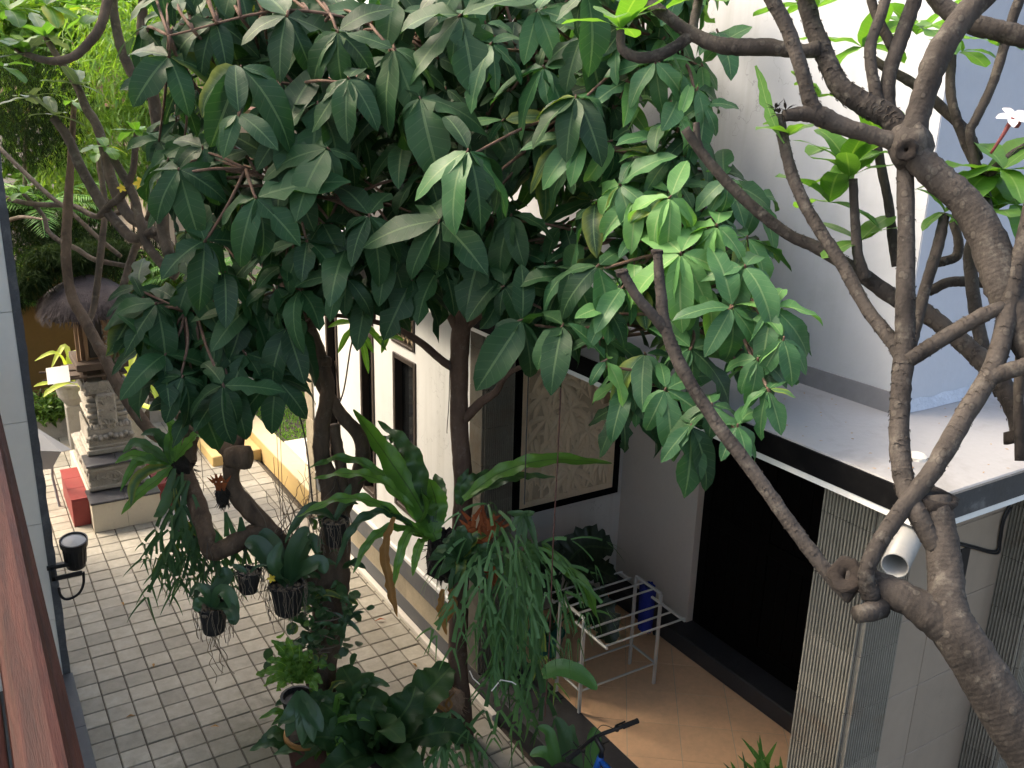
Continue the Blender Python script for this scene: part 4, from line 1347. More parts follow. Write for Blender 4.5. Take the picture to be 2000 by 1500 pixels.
# ------------------------------------------------------------------ the big-leaved tree by the terrace
mt = thing('big_leaf_tree', 'straight-trunked tree with a broad crown of large dark drooping leaves', 'tree', (2.915, 5.22, 0))
D0 = 7.09
barktube('trunk', [(904, 1470, 7.13, 46), (902, 1400, 7.02, 42), (894, 1290, 6.88, 38), (897, 1180, 6.73, 36), (900, 1050, 6.58, 38), (905, 950, 6.46, 38), (897, 830, 6.32, 36), (897, 720, 6.19, 36), (901, 640, 6.10, 38), (914, 560, 6.0, 28), (925, 420, 5.8, 24), (915, 250, 5.6, 20), (900, 100, 5.4, 16), (880, -80, 5.2, 10)], M['bark_main'], mt, 8, 14, .035)
BR = [
 [(897, 650, 6.1, 20), (880, 618, 6.05, 18), (858, 600, 6.0, 13), (835, 560, 5.9, 10), (760, 470, 5.6, 8), (690, 380, 5.3, 7)],
 [(906, 640, 6.1, 20), (930, 622, 6.05, 16), (965, 588, 5.95, 15), (1030, 502, 5.7, 14), (1085, 460, 5.5, 12), (1135, 425, 5.3, 11), (1230, 380, 4.9, 8), (1310, 330, 4.6, 7)],
 [(895, 722, 6.2, 18), (868, 708, 6.15, 16), (820, 668, 6.1, 14), (770, 640, 6.05, 11), (700, 622, 5.95, 9), (600, 610, 5.7, 7), (480, 600, 5.4, 6), (360, 610, 5.2, 5)],
 [(903, 822, 6.3, 21), (940, 785, 6.2, 18), (968, 766, 6.1, 14), (1000, 725, 5.9, 11), (1100, 690, 5.4, 8), (1200, 660, 4.9, 7), (1350, 640, 4.3, 6)],
 [(917, 520, 5.95, 11), (935, 470, 5.8, 9), (1020, 330, 5.4, 7), (1120, 220, 4.9, 6)],
 [(916, 330, 5.7, 13), (800, 240, 5.4, 10), (640, 180, 5.0, 7), (480, 150, 4.7, 5)],
 [(918, 440, 5.8, 13), (760, 400, 5.5, 10), (600, 380, 5.1, 7), (480, 330, 4.8, 5)],
 [(910, 200, 5.5, 11), (1020, 130, 5.1, 8), (1180, 110, 4.8, 7), (1320, 100, 4.5, 5)],
 [(1085, 460, 5.5, 10), (1200, 470, 5.0, 8), (1310, 480, 4.4, 7), (1420, 560, 4.1, 5)],
 [(1200, 660, 4.9, 7), (1260, 720, 4.6, 6), (1330, 770, 4.3, 5)],
 [(905, 130, 5.4, 10), (760, 60, 5.0, 7), (560, 20, 4.8, 6), (330, 70, 4.7, 4)],
]
for i, b in enumerate(BR):
    barktube('branch', b, M['bark_main'], mt, 6, 8, .05, i+1)
NODES = [q for b in BR for q in limb(b, 5)[0]]
LD = leaf_variants('leaf', M['leaf_dark'], 8, .43, 100, bite=.4)+leaf_variants('leaf', M['leaf_dark'], 6, .34, 150, droop=(.2, 1.7), wave=.25, bite=.3)
LM = leaf_variants('leaf', M['leaf_mid'], 6, .41, 200, bite=.3)+leaf_variants('leaf', M['leaf_mid'], 5, .33, 250, droop=(.3, 1.8), wave=.25)
LY = leaf_variants('leaf', M['leaf_young_lit'], 5, .40, 300, fold=(.05, .45), wave=.2)+leaf_variants('leaf', M['leaf_young_lit'], 5, .34, 350, droop=(.6, 2.0), fold=(.1, .5), wave=.25)
TONE = {'d': LD, 'm': LM, 'y': LY}
LEAVES = []
twigs = MB()
q7 = random.Random(77)
def whorl(c, axis, n, L, tones, twig=True):
    axis = axis.normalized()
    a = axis.cross(Vector((0, 0, 1)))
    if a.length < 1e-3: a = Vector((1, 0, 0))
    a.normalize(); b = axis.cross(a)
    ph = q7.uniform(0, 6.28)
    for k in range(n):
        an = ph+2*math.pi*k/n+q7.uniform(-.28, .28)
        e = q7.uniform(-.35, .5)
        d = (a*math.cos(an)+b*math.sin(an))*math.cos(e)+axis*math.sin(e)
        d = (d+Vector((0, 0, -1))*q7.uniform(.25, 1.05)).normalized()
        up = (axis*.8+Vector((0, 0, .5))+Vector((q7.uniform(-.3, .3), q7.uniform(-.3, .3), 0)))
        up = up-d*up.dot(d)
        l = L*q7.uniform(.66, 1.16)*(.68 if q7.random() < .25 else 1)
        me = q7.choice(TONE[q7.choice(tones)])
        LEAVES.append((topx(c+d*l*.5)[2]/l, me, frame(c+d*.012, d, up, l)))
    if twig:
        nd = min(NODES, key=lambda v: (v-c).length)
        mid = (c+nd)/2+axis*.06+Vector((0, 0, -.03))
        pts = [Vector(v) for v in spline([tuple(nd), tuple(mid), tuple(c-axis*.04), tuple(c+axis*.01)], 4)]
        twigs.tube(pts, list(np.linspace(.010, .005, len(pts))), 5)
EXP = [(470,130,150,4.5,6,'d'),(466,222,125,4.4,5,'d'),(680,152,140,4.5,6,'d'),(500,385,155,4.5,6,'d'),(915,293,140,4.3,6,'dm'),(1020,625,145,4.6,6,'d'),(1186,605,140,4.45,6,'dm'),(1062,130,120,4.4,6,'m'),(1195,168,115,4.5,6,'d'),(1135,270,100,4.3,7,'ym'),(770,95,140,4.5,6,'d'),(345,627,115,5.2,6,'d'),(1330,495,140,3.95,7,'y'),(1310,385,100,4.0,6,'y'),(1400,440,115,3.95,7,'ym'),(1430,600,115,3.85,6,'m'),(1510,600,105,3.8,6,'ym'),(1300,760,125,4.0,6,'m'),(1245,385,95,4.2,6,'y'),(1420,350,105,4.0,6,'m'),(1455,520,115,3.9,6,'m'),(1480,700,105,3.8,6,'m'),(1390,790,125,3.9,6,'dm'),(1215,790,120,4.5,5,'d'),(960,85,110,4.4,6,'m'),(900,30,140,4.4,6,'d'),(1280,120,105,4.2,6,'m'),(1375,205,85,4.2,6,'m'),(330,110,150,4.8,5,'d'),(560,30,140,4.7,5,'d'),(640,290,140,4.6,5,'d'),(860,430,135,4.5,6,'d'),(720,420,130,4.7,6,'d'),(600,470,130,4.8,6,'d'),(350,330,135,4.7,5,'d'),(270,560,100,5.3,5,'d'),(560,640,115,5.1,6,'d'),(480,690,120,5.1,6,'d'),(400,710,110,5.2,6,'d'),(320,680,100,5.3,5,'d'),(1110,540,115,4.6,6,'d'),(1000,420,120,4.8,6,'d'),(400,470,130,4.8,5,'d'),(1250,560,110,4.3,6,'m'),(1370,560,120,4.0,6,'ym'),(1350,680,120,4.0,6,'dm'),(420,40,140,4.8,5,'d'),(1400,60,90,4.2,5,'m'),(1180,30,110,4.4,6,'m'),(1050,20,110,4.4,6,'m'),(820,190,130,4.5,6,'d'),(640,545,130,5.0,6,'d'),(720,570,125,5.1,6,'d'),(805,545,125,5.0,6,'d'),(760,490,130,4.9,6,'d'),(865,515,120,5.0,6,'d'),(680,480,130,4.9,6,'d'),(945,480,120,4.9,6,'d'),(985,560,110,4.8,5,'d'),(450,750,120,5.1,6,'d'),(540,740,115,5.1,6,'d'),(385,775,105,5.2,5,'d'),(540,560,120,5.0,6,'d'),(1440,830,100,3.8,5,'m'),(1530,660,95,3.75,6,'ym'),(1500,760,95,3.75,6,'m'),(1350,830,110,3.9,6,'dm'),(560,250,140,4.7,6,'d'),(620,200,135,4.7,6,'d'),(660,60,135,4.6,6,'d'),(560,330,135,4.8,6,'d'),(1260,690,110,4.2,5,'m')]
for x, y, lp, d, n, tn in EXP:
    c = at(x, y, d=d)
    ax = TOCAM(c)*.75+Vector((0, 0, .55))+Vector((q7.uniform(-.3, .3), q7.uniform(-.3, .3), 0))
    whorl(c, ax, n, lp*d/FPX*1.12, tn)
POLY = [(270,-120),(1420,-120),(1430,150),(1400,240),(1480,330),(1500,420),(1470,540),(1540,620),(1540,700),(1500,750),(1500,810),(1440,860),(1340,840),(1270,820),(1200,790),(1150,740),(1080,690),(1000,640),(930,600),(880,540),(800,540),(740,580),(680,560),(640,500),(600,560),(570,700),(500,760),(400,760),(310,730),(250,640),(240,580),(330,520),(350,420),(300,300),(340,200),(270,100)]
HOLES = [(620,680,310,380),(985,1100,350,500),(1100,1180,60,130),(740,800,150,270)]
cnt = 0
while cnt < 300:
    x, y = q7.uniform(200, 1600), q7.uniform(-120, 860)
    if not inpoly(x, y, POLY): continue
    if any(a < x < b and c < y < e for a, b, c, e in HOLES) and q7.random() < .8: continue
    right = x > 1180
    fd = 4.9 if x < 600 else (4.75 if x < 1100 else 4.15)
    d = fd+q7.random()**1.3*(1.7 if not right else .6)
    p = at(x, y, d=d)
    if p.x > 3.5 or (p.z < 3.6 and p.x > 2.85): continue
    tn = 'd' if x < 900 else ('ddm' if x < 1180 else 'dmmy')  # lighter tones to the right: younger leaves and light put into colour
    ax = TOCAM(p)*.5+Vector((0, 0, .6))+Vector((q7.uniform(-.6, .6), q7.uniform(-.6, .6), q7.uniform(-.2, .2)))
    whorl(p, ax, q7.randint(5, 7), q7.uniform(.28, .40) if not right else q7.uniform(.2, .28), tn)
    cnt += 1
cnt = 0
while cnt < 75:       # denser middle of the crown
    x, y = q7.uniform(760, 1300), q7.uniform(-120, 440)
    p = at(x, y, d=q7.uniform(4.7, 5.7))
    if p.x > 3.45 or (980 < x < 1100 and 340 < y < 520): continue
    whorl(p, TOCAM(p)*.5+Vector((q7.uniform(-.6, .6), q7.uniform(-.6, .6), .6)), 6, q7.uniform(.26, .38), 'ddm' if x < 1100 else 'dmm')
    cnt += 1
cnt = 0
while cnt < 85:       # leaves deep inside the crown
    x, y = q7.uniform(420, 1230), q7.uniform(-140, 470)
    p = at(x, y, d=q7.uniform(5.3, 6.4))
    if p.x > 3.45 or (990 < x < 1090 and 350 < y < 500): continue
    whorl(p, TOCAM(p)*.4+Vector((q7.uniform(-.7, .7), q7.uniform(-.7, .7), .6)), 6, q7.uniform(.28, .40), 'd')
    cnt += 1
LEAVES.sort(key=lambda t: t[0])
crown = twigs.build('crown', M['bark_main'], mt, smooth=True)
for _, me, Mx in LEAVES[:300]:
    inst('leaf', me, Mx, crown)
joined('foliage', [(me, Mx) for _, me, Mx in LEAVES[300:]], mt)

# ------------------------------------------------------------------ old frangipani that carries the pots and ferns
ot = thing('old_frangipani', 'gnarled dark-barked frangipani hung with ferns and orchid pots', 'tree', (2.0, 5.7, 0))
barktube('trunk', [(668, 1560, 7.1, 72), (655, 1470, 7.02, 66), (630, 1370, 6.93, 58), (628, 1290, 6.85, 62), (642, 1220, 6.78, 66), (645, 1130, 6.70, 74), (655, 1040, 6.62, 58), (648, 960, 6.55, 44), (630, 900, 6.5, 34), (628, 840, 6.44, 32), (640, 760, 6.36, 28), (628, 712, 6.3, 30), (608, 650, 6.25, 27), (580, 590, 6.2, 22), (550, 530, 6.15, 22), (520, 440, 6.1, 16)], M['bark_old'], ot, 8, 14, .06, 3)
OB = [
 [(655, 1010, 6.62, 42), (690, 950, 6.6, 34), (708, 900, 6.58, 31), (702, 852, 6.52, 29), (668, 812, 6.45, 26), (630, 755, 6.4, 26), (600, 690, 6.35, 22), (570, 620, 6.3, 17), (548, 540, 6.2, 12)],
 [(668, 1010, 6.6, 31), (668, 940, 6.55, 24), (662, 885, 6.5, 22), (650, 830, 6.45, 22)],
 [(640, 1160, 6.72, 42), (595, 1105, 6.6, 41), (551, 1063, 6.5, 39), (513, 1021, 6.45, 36), (467, 972, 6.4, 36), (452, 936, 6.38, 31), (456, 896, 6.35, 34), (470, 850, 6.35, 19), (476, 800, 6.4, 17), (470, 750, 6.45, 15), (455, 680, 6.5, 13), (430, 600, 6.6, 10)],
 [(455, 890, 6.36, 32), (430, 868, 6.4, 26), (398, 845, 6.45, 24), (360, 822, 6.55, 20), (335, 790, 6.7, 15)],
 [(545, 1060, 6.5, 38), (505, 1040, 6.42, 36), (470, 1055, 6.36, 40), (440, 1070, 6.34, 38), (415, 1075, 6.35, 40), (402, 1040, 6.4, 36), (385, 985, 6.5, 38), (362, 935, 6.6, 40), (345, 885, 6.7, 42), (320, 860, 6.75, 26), (292, 840, 6.8, 24), (262, 800, 6.85, 24), (230, 750, 6.95, 24), (200, 690, 7.05, 22), (165, 625, 7.15, 22), (140, 578, 7.25, 20), (129, 500, 7.3, 20), (133, 400, 7.4, 18), (138, 320, 7.4, 14), (145, 200, 7.4, 10)],
 [(366, 900, 6.62, 36), (372, 860, 6.6, 30), (385, 835, 6.55, 24), (420, 800, 6.6, 18), (440, 700, 6.7, 14), (410, 560, 6.8, 14), (340, 490, 6.9, 20)],
 [(345, 500, 6.9, 22), (315, 466, 6.95, 22), (280, 441, 7.0, 22), (245, 413, 7.05, 22), (217, 350, 7.1, 22), (206, 301, 7.1, 20), (189, 245, 7.15, 18), (168, 210, 7.15, 17), (150, 168, 7.2, 15), (115, 115, 7.2, 13), (87, 70, 7.2, 11)],
 [(345, 540, 6.9, 20), (325, 525, 6.9, 20), (290, 483, 6.95, 19), (278, 450, 6.95, 18), (259, 378, 7.0, 18), (224, 315, 7.0, 16), (206, 287, 7.0, 14)],
 [(300, 452, 6.9, 18), (287, 458, 6.95, 18), (259, 465, 7.0, 20), (224, 430, 7.1, 20), (196, 395, 7.15, 20), (157, 325, 7.2, 20), (133, 270, 7.2, 18), (105, 231, 7.2, 16)],
 [(196, 420, 7.15, 14), (215, 400, 7.05, 14), (238, 381, 7.0, 14), (259, 336, 6.95, 13), (264, 290, 6.9, 12), (266, 259, 6.9, 10)],
 [(330, 500, 6.8, 22), (318, 440, 6.8, 24), (318, 315, 6.7, 24), (304, 217, 6.6, 24), (290, 140, 6.5, 22), (276, 98, 6.5, 20), (280, 0, 6.4, 18), (285, -80, 6.3, 12)],
 [(300, 200, 6.6, 14), (262, 150, 6.6, 20), (241, 105, 6.6, 20), (227, 52, 6.6, 18), (221, 0, 6.6, 16), (225, -60, 6.6, 12)],
 [(245, 413, 7.6, 11), (189, 423, 7.7, 11), (140, 402, 7.9, 11), (70, 399, 8.1, 10), (10, 385, 8.3, 9), (-40, 350, 8.5, 7)],
 [(250, 520, 7.6, 10), (185, 507, 7.7, 10), (150, 486, 7.8, 10), (119, 472, 7.9, 10), (94, 451, 8.0, 9), (84, 420, 8.1, 8), (45, 378, 8.2, 7)],
 [(235, 500, 7.6, 9), (189, 462, 7.7, 9), (140, 416, 7.8, 9), (87, 374, 8.0, 9), (0, 290, 8.4, 8), (-40, 250, 8.6, 6)],
 [(225, -70, 6.0, 18), (210, 0, 6.0, 19), (196, 52, 6.0, 19), (168, 90, 6.0, 18), (140, 112, 6.0, 17), (98, 119, 6.05, 15), (52, 106, 6.1, 12), (30, 95, 6.1, 9)],
 [(170, 640, 7.4, 10), (185, 590, 7.5, 13), (198, 480, 7.5, 13), (205, 400, 7.6, 12), (190, 300, 7.7, 11)],
 [(240, 560, 7.2, 14), (262, 490, 7.25, 14), (300, 400, 7.3, 13), (325, 330, 7.3, 12), (345, 230, 7.2, 12), (350, 130, 7.2, 10)],
]
for i, b in enumerate(OB):
    barktube('branch', b, M['bark_old'] if i < 6 else M['bark_stem'], ot, 6, 10, .055, i+40)
# sawn knob on the left limb and a small burr on the right one
for (x, y, d, r_, dx) in ((476, 893, 6.28, .082, Vector((.8, -.5, .05))), (641, 706, 6.25, .035, Vector((1, -.3, .1)))):
    c = at(x, y, d=d); dx.normalize()
    q = dx.to_track_quat('Z', 'Y').to_matrix().to_4x4()
    MB().lathe([(r_*.8, -r_*1.5), (r_*1.0, -r_*.6), (r_*1.05, 0), (r_*.95, r_*.5), (r_*.6, r_*.68), (r_*.2, r_*.6)], c, 14, M=q, wob=.07).build('sawn_knob', M['bark_old'], ot, smooth=True)
FG = leaf_variants('leaf', M['frangi_grey'], 5, .36, 400, droop=(.1, .5), tip=.55)
FL = leaf_variants('leaf', M['frangi_leaf'], 7, .42, 500, droop=(.1, .9), tip=.55)
q8 = random.Random(8)
def cluster(c, n, L, mats, par, upw=.8, spread=1.0):
    for k in range(n):
        an = 2*math.pi*k/n+q8.uniform(-.4, .4)
        d = Vector((math.cos(an)*spread, math.sin(an)*spread, q8.uniform(-.35, upw)))
        inst('leaf', q8.choice(mats), frame(c, d, Vector((0, 0, 1))-d*.2, L*q8.uniform(.7, 1.15)), par)
for x, y, d, n, L, mt_ in ((52, 106, 6.1, 7, .25, FG+FL), (30, 95, 6.1, 6, .25, FL), (105, 225, 7.15, 5, .25, FG), (150, 165, 7.15, 6, .26, FG), (87, 70, 7.15, 6, .28, FL+FG), (206, 287, 6.95, 5, .24, FG+FL), (266, 255, 6.9, 8, .22, FL), (145, 200, 7.35, 4, .2, FL), (225, -40, 6.5, 6, .26, FL), (45, 378, 8.1, 5, .2, FL), (350, 130, 7.2, 6, .22, FL), (190, 300, 7.6, 4, .18, FL), (20, 20, 6.5, 7, .28, FL), (150, 10, 6.6, 7, .28, FL), (280, -20, 6.4, 6, .26, FL), (90, 10, 6.2, 7, .30, FL), (190, 30, 6.8, 6, .28, FL), (5, 130, 6.6, 6, .26, FL+FG), (60, 190, 7.0, 5, .24, FG)):
    cluster(at(x, y, d=d), n, L, mt_, ot)
# small yellow frangipani blossoms
def blossom(c, r_, nrm, petal, parent, q=random.Random(4)):
    a = nrm.cross(Vector((.3, .2, 1))).normalized(); b = nrm.cross(a)
    for k in range(5):
        an = 2*math.pi*k/5
        d = a*math.cos(an)+b*math.sin(an)
        s_ = nrm.cross(d)
        pts = [c+d*(r_*t)+s_*(r_*.25*t*t)+nrm*(r_*(.45*t-.35*t*t)) for t in np.linspace(0, 1, 5)]
        MB().ribbon(pts, [r_*.15, r_*.45, r_*.62, r_*.52, r_*.12], up=nrm, nw=2, fold=.2).build('petal', petal, parent, smooth=True)
    MB().tube([c-nrm*r_*.7, c], [r_*.06, r_*.09], 6).build('flower_tube', petal, parent)
for i, (x, y, d, lab) in enumerate(((275, 360, 6.85, 'yellow blossom on the dark frangipani stem above the shrine'), (238, 368, 6.95, 'small yellow blossom half hidden behind a frangipani stem'))):
    c = at(x, y, d=d)
    t = thing('yellow_blossom', lab, 'flower', tuple(c))
    blossom(c, .055 if i == 0 else .035, (TOCAM(c)+Vector((0, 0, .4))).normalized(), M['yellow_petal'], t)

# ------------------------------------------------------------------ frangipani in front on the right
ft_ = thing('frangipani_tree', 'bare thick-limbed frangipani with scarred grey bark before the porch roof', 'tree', tuple(Vector((at(2200, 1750, d=2.0).x, at(2200, 1750, d=2.0).y, 0))))
b0 = at(2200, 1750, d=2.0)
FB = {
 'trunk': [[(2230, 1900, 2.06, 111), (2130, 1680, 2.05, 107), (2050, 1530, 2.05, 102), (1985, 1430, 2.06, 98), (1915, 1310, 2.08, 94), (1865, 1230, 2.1, 89), (1850, 1180, 2.12, 73), (1846, 1110, 2.15, 66), (1835, 1030, 2.18, 62), (1826, 970, 2.2, 57)]],
 'branch': [
 [(1880, 1265, 2.1, 74), (1835, 1215, 2.11, 75), (1780, 1175, 2.14, 66), (1715, 1145, 2.18, 56), (1675, 1128, 2.2, 51), (1652, 1122, 2.21, 44)],
 [(1702, 1165, 2.16, 39), (1692, 1125, 2.15, 32), (1706, 1080, 2.16, 32), (1752, 1008, 2.18, 34), (1822, 918, 2.2, 37), (1888, 805, 2.24, 39), (1938, 722, 2.26, 39), (1962, 640, 2.28, 37), (1982, 545, 2.3, 35), (2005, 450, 2.32, 32), (2030, 330, 2.35, 28)],
 [(1925, 740, 2.25, 32), (1960, 728, 2.24, 33), (2010, 712, 2.22, 32), (2080, 690, 2.2, 28)],
 [(1665, 1165, 2.2, 35), (1640, 1145, 2.22, 30), (1590, 1085, 2.25, 29), (1540, 1018, 2.28, 28), (1470, 920, 2.32, 28), (1400, 828, 2.36, 26), (1335, 725, 2.4, 26), (1300, 640, 2.44, 25), (1290, 565, 2.46, 22), (1284, 492, 2.48, 18)],
 [(1300, 645, 2.44, 23), (1275, 615, 2.43, 21), (1243, 578, 2.42, 20), (1214, 530, 2.42, 19)],
 [(1832, 1075, 2.16, 39), (1790, 1000, 2.18, 40), (1766, 940, 2.24, 40), (1756, 850, 2.28, 38), (1760, 760, 2.32, 38), (1766, 690, 2.36, 40), (1768, 600, 2.38, 37), (1770, 450, 2.42, 33), (1768, 330, 2.46, 32), (1774, 290, 2.46, 35)],
 [(2120, 900, 2.2, 76), (2060, 760, 2.25, 74), (1990, 630, 2.3, 71), (1960, 560, 2.33, 70), (1930, 470, 2.36, 70), (1885, 395, 2.38, 63), (1830, 345, 2.4, 57), (1790, 305, 2.42, 56), (1772, 280, 2.43, 51)],
 [(1775, 285, 2.43, 48), (1740, 275, 2.44, 35), (1690, 260, 2.45, 33), (1640, 245, 2.46, 35), (1600, 226, 2.46, 39), (1570, 222, 2.46, 30), (1530, 226, 2.46, 23)],
 [(1592, 222, 2.46, 37), (1580, 190, 2.46, 30), (1562, 125, 2.46, 28), (1535, 50, 2.46, 29), (1505, -5, 2.46, 29), (1480, -60, 2.46, 28)],
 [(1778, 280, 2.42, 53), (1790, 235, 2.42, 48), (1808, 175, 2.42, 46), (1832, 108, 2.42, 51), (1880, 35, 2.42, 48), (1935, -20, 2.42, 44), (1990, -80, 2.42, 40)],
 [(1765, 265, 2.5, 44), (1735, 228, 2.52, 48), (1688, 203, 2.54, 46), (1640, 168, 2.56, 40), (1612, 110, 2.58, 37), (1588, 50, 2.6, 35), (1572, -5, 2.6, 33), (1560, -60, 2.6, 32)],
 [(1600, 95, 2.57, 32), (1562, 100, 2.58, 26), (1500, 92, 2.6, 33), (1440, 92, 2.62, 33), (1390, 84, 2.64, 30), (1345, 62, 2.66, 26), (1305, 34, 2.68, 24), (1265, 0, 2.7, 22), (1230, -40, 2.7, 19)],
 [(1352, 62, 2.66, 18), (1358, 30, 2.68, 18), (1365, -5, 2.7, 18), (1370, -60, 2.7, 16)],
 [(1350, 68, 2.66, 25), (1318, 92, 2.66, 23), (1285, 108, 2.66, 23), (1245, 112, 2.66, 21), (1215, 95, 2.66, 19), (1212, 60, 2.66, 16)],
 [(2000, 860, 2.6, 40), (1988, 815, 2.6, 39), (1958, 752, 2.62, 39), (1926, 712, 2.64, 39), (1892, 680, 2.66, 37), (1845, 640, 2.68, 35), (1800, 606, 2.7, 35), (1745, 580, 2.72, 33), (1671, 528, 2.76, 29), (1600, 486, 2.78, 25), (1540, 458, 2.8, 23), (1480, 412, 2.82, 22), (1420, 356, 2.84, 21), (1372, 300, 2.86, 19), (1338, 252, 2.86, 18)],
 [(1368, 292, 2.86, 16), (1362, 270, 2.86, 14), (1360, 240, 2.86, 13)],
 [(1764, 700, 2.36, 32), (1738, 660, 2.4, 29), (1692, 602, 2.46, 26), (1650, 525, 2.52, 26), (1608, 460, 2.56, 25), (1573, 402, 2.6, 24), (1545, 335, 2.62, 23), (1528, 262, 2.64, 22), (1522, 225, 2.64, 21)],
 [(1690, 545, 2.7, 26), (1676, 500, 2.7, 21), (1670, 430, 2.72, 18), (1666, 350, 2.72, 17)],
 [(1752, 520, 2.8, 19), (1745, 480, 2.8, 19), (1736, 400, 2.82, 18), (1720, 320, 2.84, 18), (1712, 270, 2.84, 14)],
 [(1772, 705, 2.34, 30), (1815, 678, 2.33, 30), (1860, 650, 2.32, 30), (1915, 618, 2.3, 30), (1962, 598, 2.29, 26)],
 [(1775, 690, 2.5, 23), (1788, 640, 2.54, 23), (1808, 560, 2.58, 22), (1832, 480, 2.62, 22), (1845, 420, 2.64, 19)],
 [(1960, 770, 2.75, 35), (1924, 690, 2.78, 26), (1908, 622, 2.8, 25), (1897, 540, 2.82, 25), (1895, 490, 2.84, 23), (1910, 430, 2.86, 19)],
 [(1815, 570, 2.9, 19), (1850, 552, 2.9, 20), (1890, 550, 2.9, 21), (1930, 553, 2.9, 21)],
 [(1820, 515, 2.95, 18), (1845, 510, 2.95, 19), (1868, 500, 2.95, 19), (1872, 470, 2.95, 18), (1860, 430, 2.95, 16)],
 [(2060, 80, 2.5, 47), (2000, 72, 2.52, 42), (1950, 60, 2.54, 40), (1895, 45, 2.56, 38), (1840, 10, 2.6, 35), (1800, -50, 2.6, 30)],
 [(2010, -40, 2.7, 21), (1985, 15, 2.7, 20), (1962, 90, 2.7, 19), (1938, 165, 2.7, 18), (1905, 235, 2.7, 18), (1895, 258, 2.7, 18), (1905, 320, 2.7, 19), (1920, 360, 2.7, 21), (1930, 420, 2.6, 21)],
 [(1866, 60, 2.8, 16), (1858, 120, 2.8, 18), (1858, 190, 2.78, 18), (1880, 265, 2.76, 19), (1905, 320, 2.74, 19), (1916, 350, 2.72, 19)],
 [(1695, 110, 2.9, 15), (1740, 138, 2.88, 18), (1790, 168, 2.86, 19), (1846, 217, 2.84, 20), (1891, 262, 2.8, 20), (1910, 310, 2.76, 20)],
 [(2040, 270, 2.65, 16), (2000, 288, 2.65, 17), (1960, 315, 2.66, 17), (1926, 345, 2.68, 18)],
 [(1740, -40, 2.55, 21), (1722, 25, 2.55, 22), (1700, 92, 2.55, 22), (1708, 170, 2.54, 23), (1724, 225, 2.53, 23)],
 [(1800, -50, 2.56, 29), (1786, 0, 2.56, 29), (1758, 80, 2.56, 30), (1738, 140, 2.55, 29), (1732, 205, 2.54, 32), (1745, 250, 2.5, 30)],
 [(1695, -40, 2.6, 18), (1708, 20, 2.6, 18), (1745, 96, 2.58, 20)],
 [(2000, 600, 2.4, 19), (1990, 760, 2.38, 19), (1992, 900, 2.36, 18)],
 ]}
for i, b in enumerate(FB['trunk']): barktube('trunk', b, M['bark_frangi'], ft_, 10, 18, .03, 60)
for i, b in enumerate(FB['branch']): barktube('branch', b, M['bark_frangi'], ft_, 7, 12, .055, i+61)
# trunk carried down to the soil
p1, p2, p3 = at(2230, 1900, d=2.06), at(2330, 2120, d=2.12), Vector((at(2330, 2120, d=2.12).x+.15, at(2330, 2120, d=2.12).y-.25, -.06))
MB().tube([Vector(v) for v in spline([tuple(p1), tuple(p2), tuple((p2+p3)/2+Vector((.03, 0, 0))), tuple(p3)], 6)], list(np.linspace(.096, .16, 19)), 16, .03, True, 5).build('trunk_base', M['bark_frangi'], ft_, smooth=True)
# leaf scars: little raised crescents along the limbs
scar = MB()
q9 = random.Random(19)
for bi in (1, 3, 5, 14, 16, 8, 10, 19, 29):
    pts, rs = limb(FB['branch'][bi], 7)
    for i in range(2, len(pts)-2):
        for rep in range(2):
            t = (pts[i+1]-pts[i-1]).normalized()
            a = t.cross(Vector((q9.uniform(-1, 1), q9.uniform(-1, 1), q9.uniform(-1, 1)))).normalized()
            c = pts[i]+(pts[i+1]-pts[i])*q9.random()+a*rs[i]*.97
            b = t.cross(a)
            w = rs[i]*.34
            arc = [c+b*(w*math.cos(u))+t*(w*.8*math.sin(u))+a*.0015 for u in np.linspace(math.pi*.05, math.pi*.95, 5)]
            scar.tube(arc, [w*.05, w*.13, w*.17, w*.13, w*.05], 4)
scar.build('leaf_scars', M['bark_frangi'], ft_, smooth=True, kind='stuff')
# sawn, hollow ends
def sawn(x, y, d, r_, dv, hollow=.35):
    c = at(x, y, d=d)
    q = dv.normalized().to_track_quat('Z', 'Y').to_matrix().to_4x4()
    o_ = MB().lathe([(r_*.9, -r_*.8), (r_*1.06, -r_*.2), (r_*1.08, r_*.12), (r_*.92, r_*.2), (r_*.7, r_*.14), (r_*hollow*.8, r_*.1), (r_*hollow*.6, -r_*.5), (.001, -r_*.55)], c, 18, M=q, cap=False, wob=.13, seed=int(x)).build('sawn_end', M['cut_wood'], ft_, smooth=True)
sawn(1652, 1124, 2.19, .040, TOCAM(at(1650, 1124, d=2.2))+CR*-.45+Vector((0, 0, .25)))
sawn(1676, 1200, 2.15, .020, TOCAM(at(1676, 1200, d=2.2))*.6+CR*-.8-Vector((0, 0, .3)), .5)
MB().tube([at(1720, 1185, d=2.16), at(1695, 1196, d=2.14), at(1676, 1200, d=2.13)], [.03, .024, .02], 10, .06).build('stub', M['bark_frangi'], ft_, smooth=True)
sawn(1827, 972, 2.2, .046, Vector((0, -.1, 1)), .08)
sawn(1770, 292, 2.36, .026, TOCAM(at(1770, 292, d=2.4)), .3)
kn = MB(); kv, kf = [], []
kc = at(1777, 284, d=2.43)
for i in range(9):
    for k in range(16):
        a_, b_ = math.pi*i/8, 2*math.pi*k/16
        kr = .060*(1+.10*math.sin(3*b_+2*a_)+q9.uniform(-.06, .06))
        kv.append(kc+Vector((kr*math.sin(a_)*math.cos(b_), kr*math.sin(a_)*math.sin(b_), kr*math.cos(a_))))
for i in range(8):
    for k in range(16): kf.append((i*16+k, i*16+(k+1) % 16, (i+1)*16+(k+1) % 16, (i+1)*16+k))
kn.add(kv, kf)
kn.build('knot', M['bark_frangi'], ft_, smooth=True)
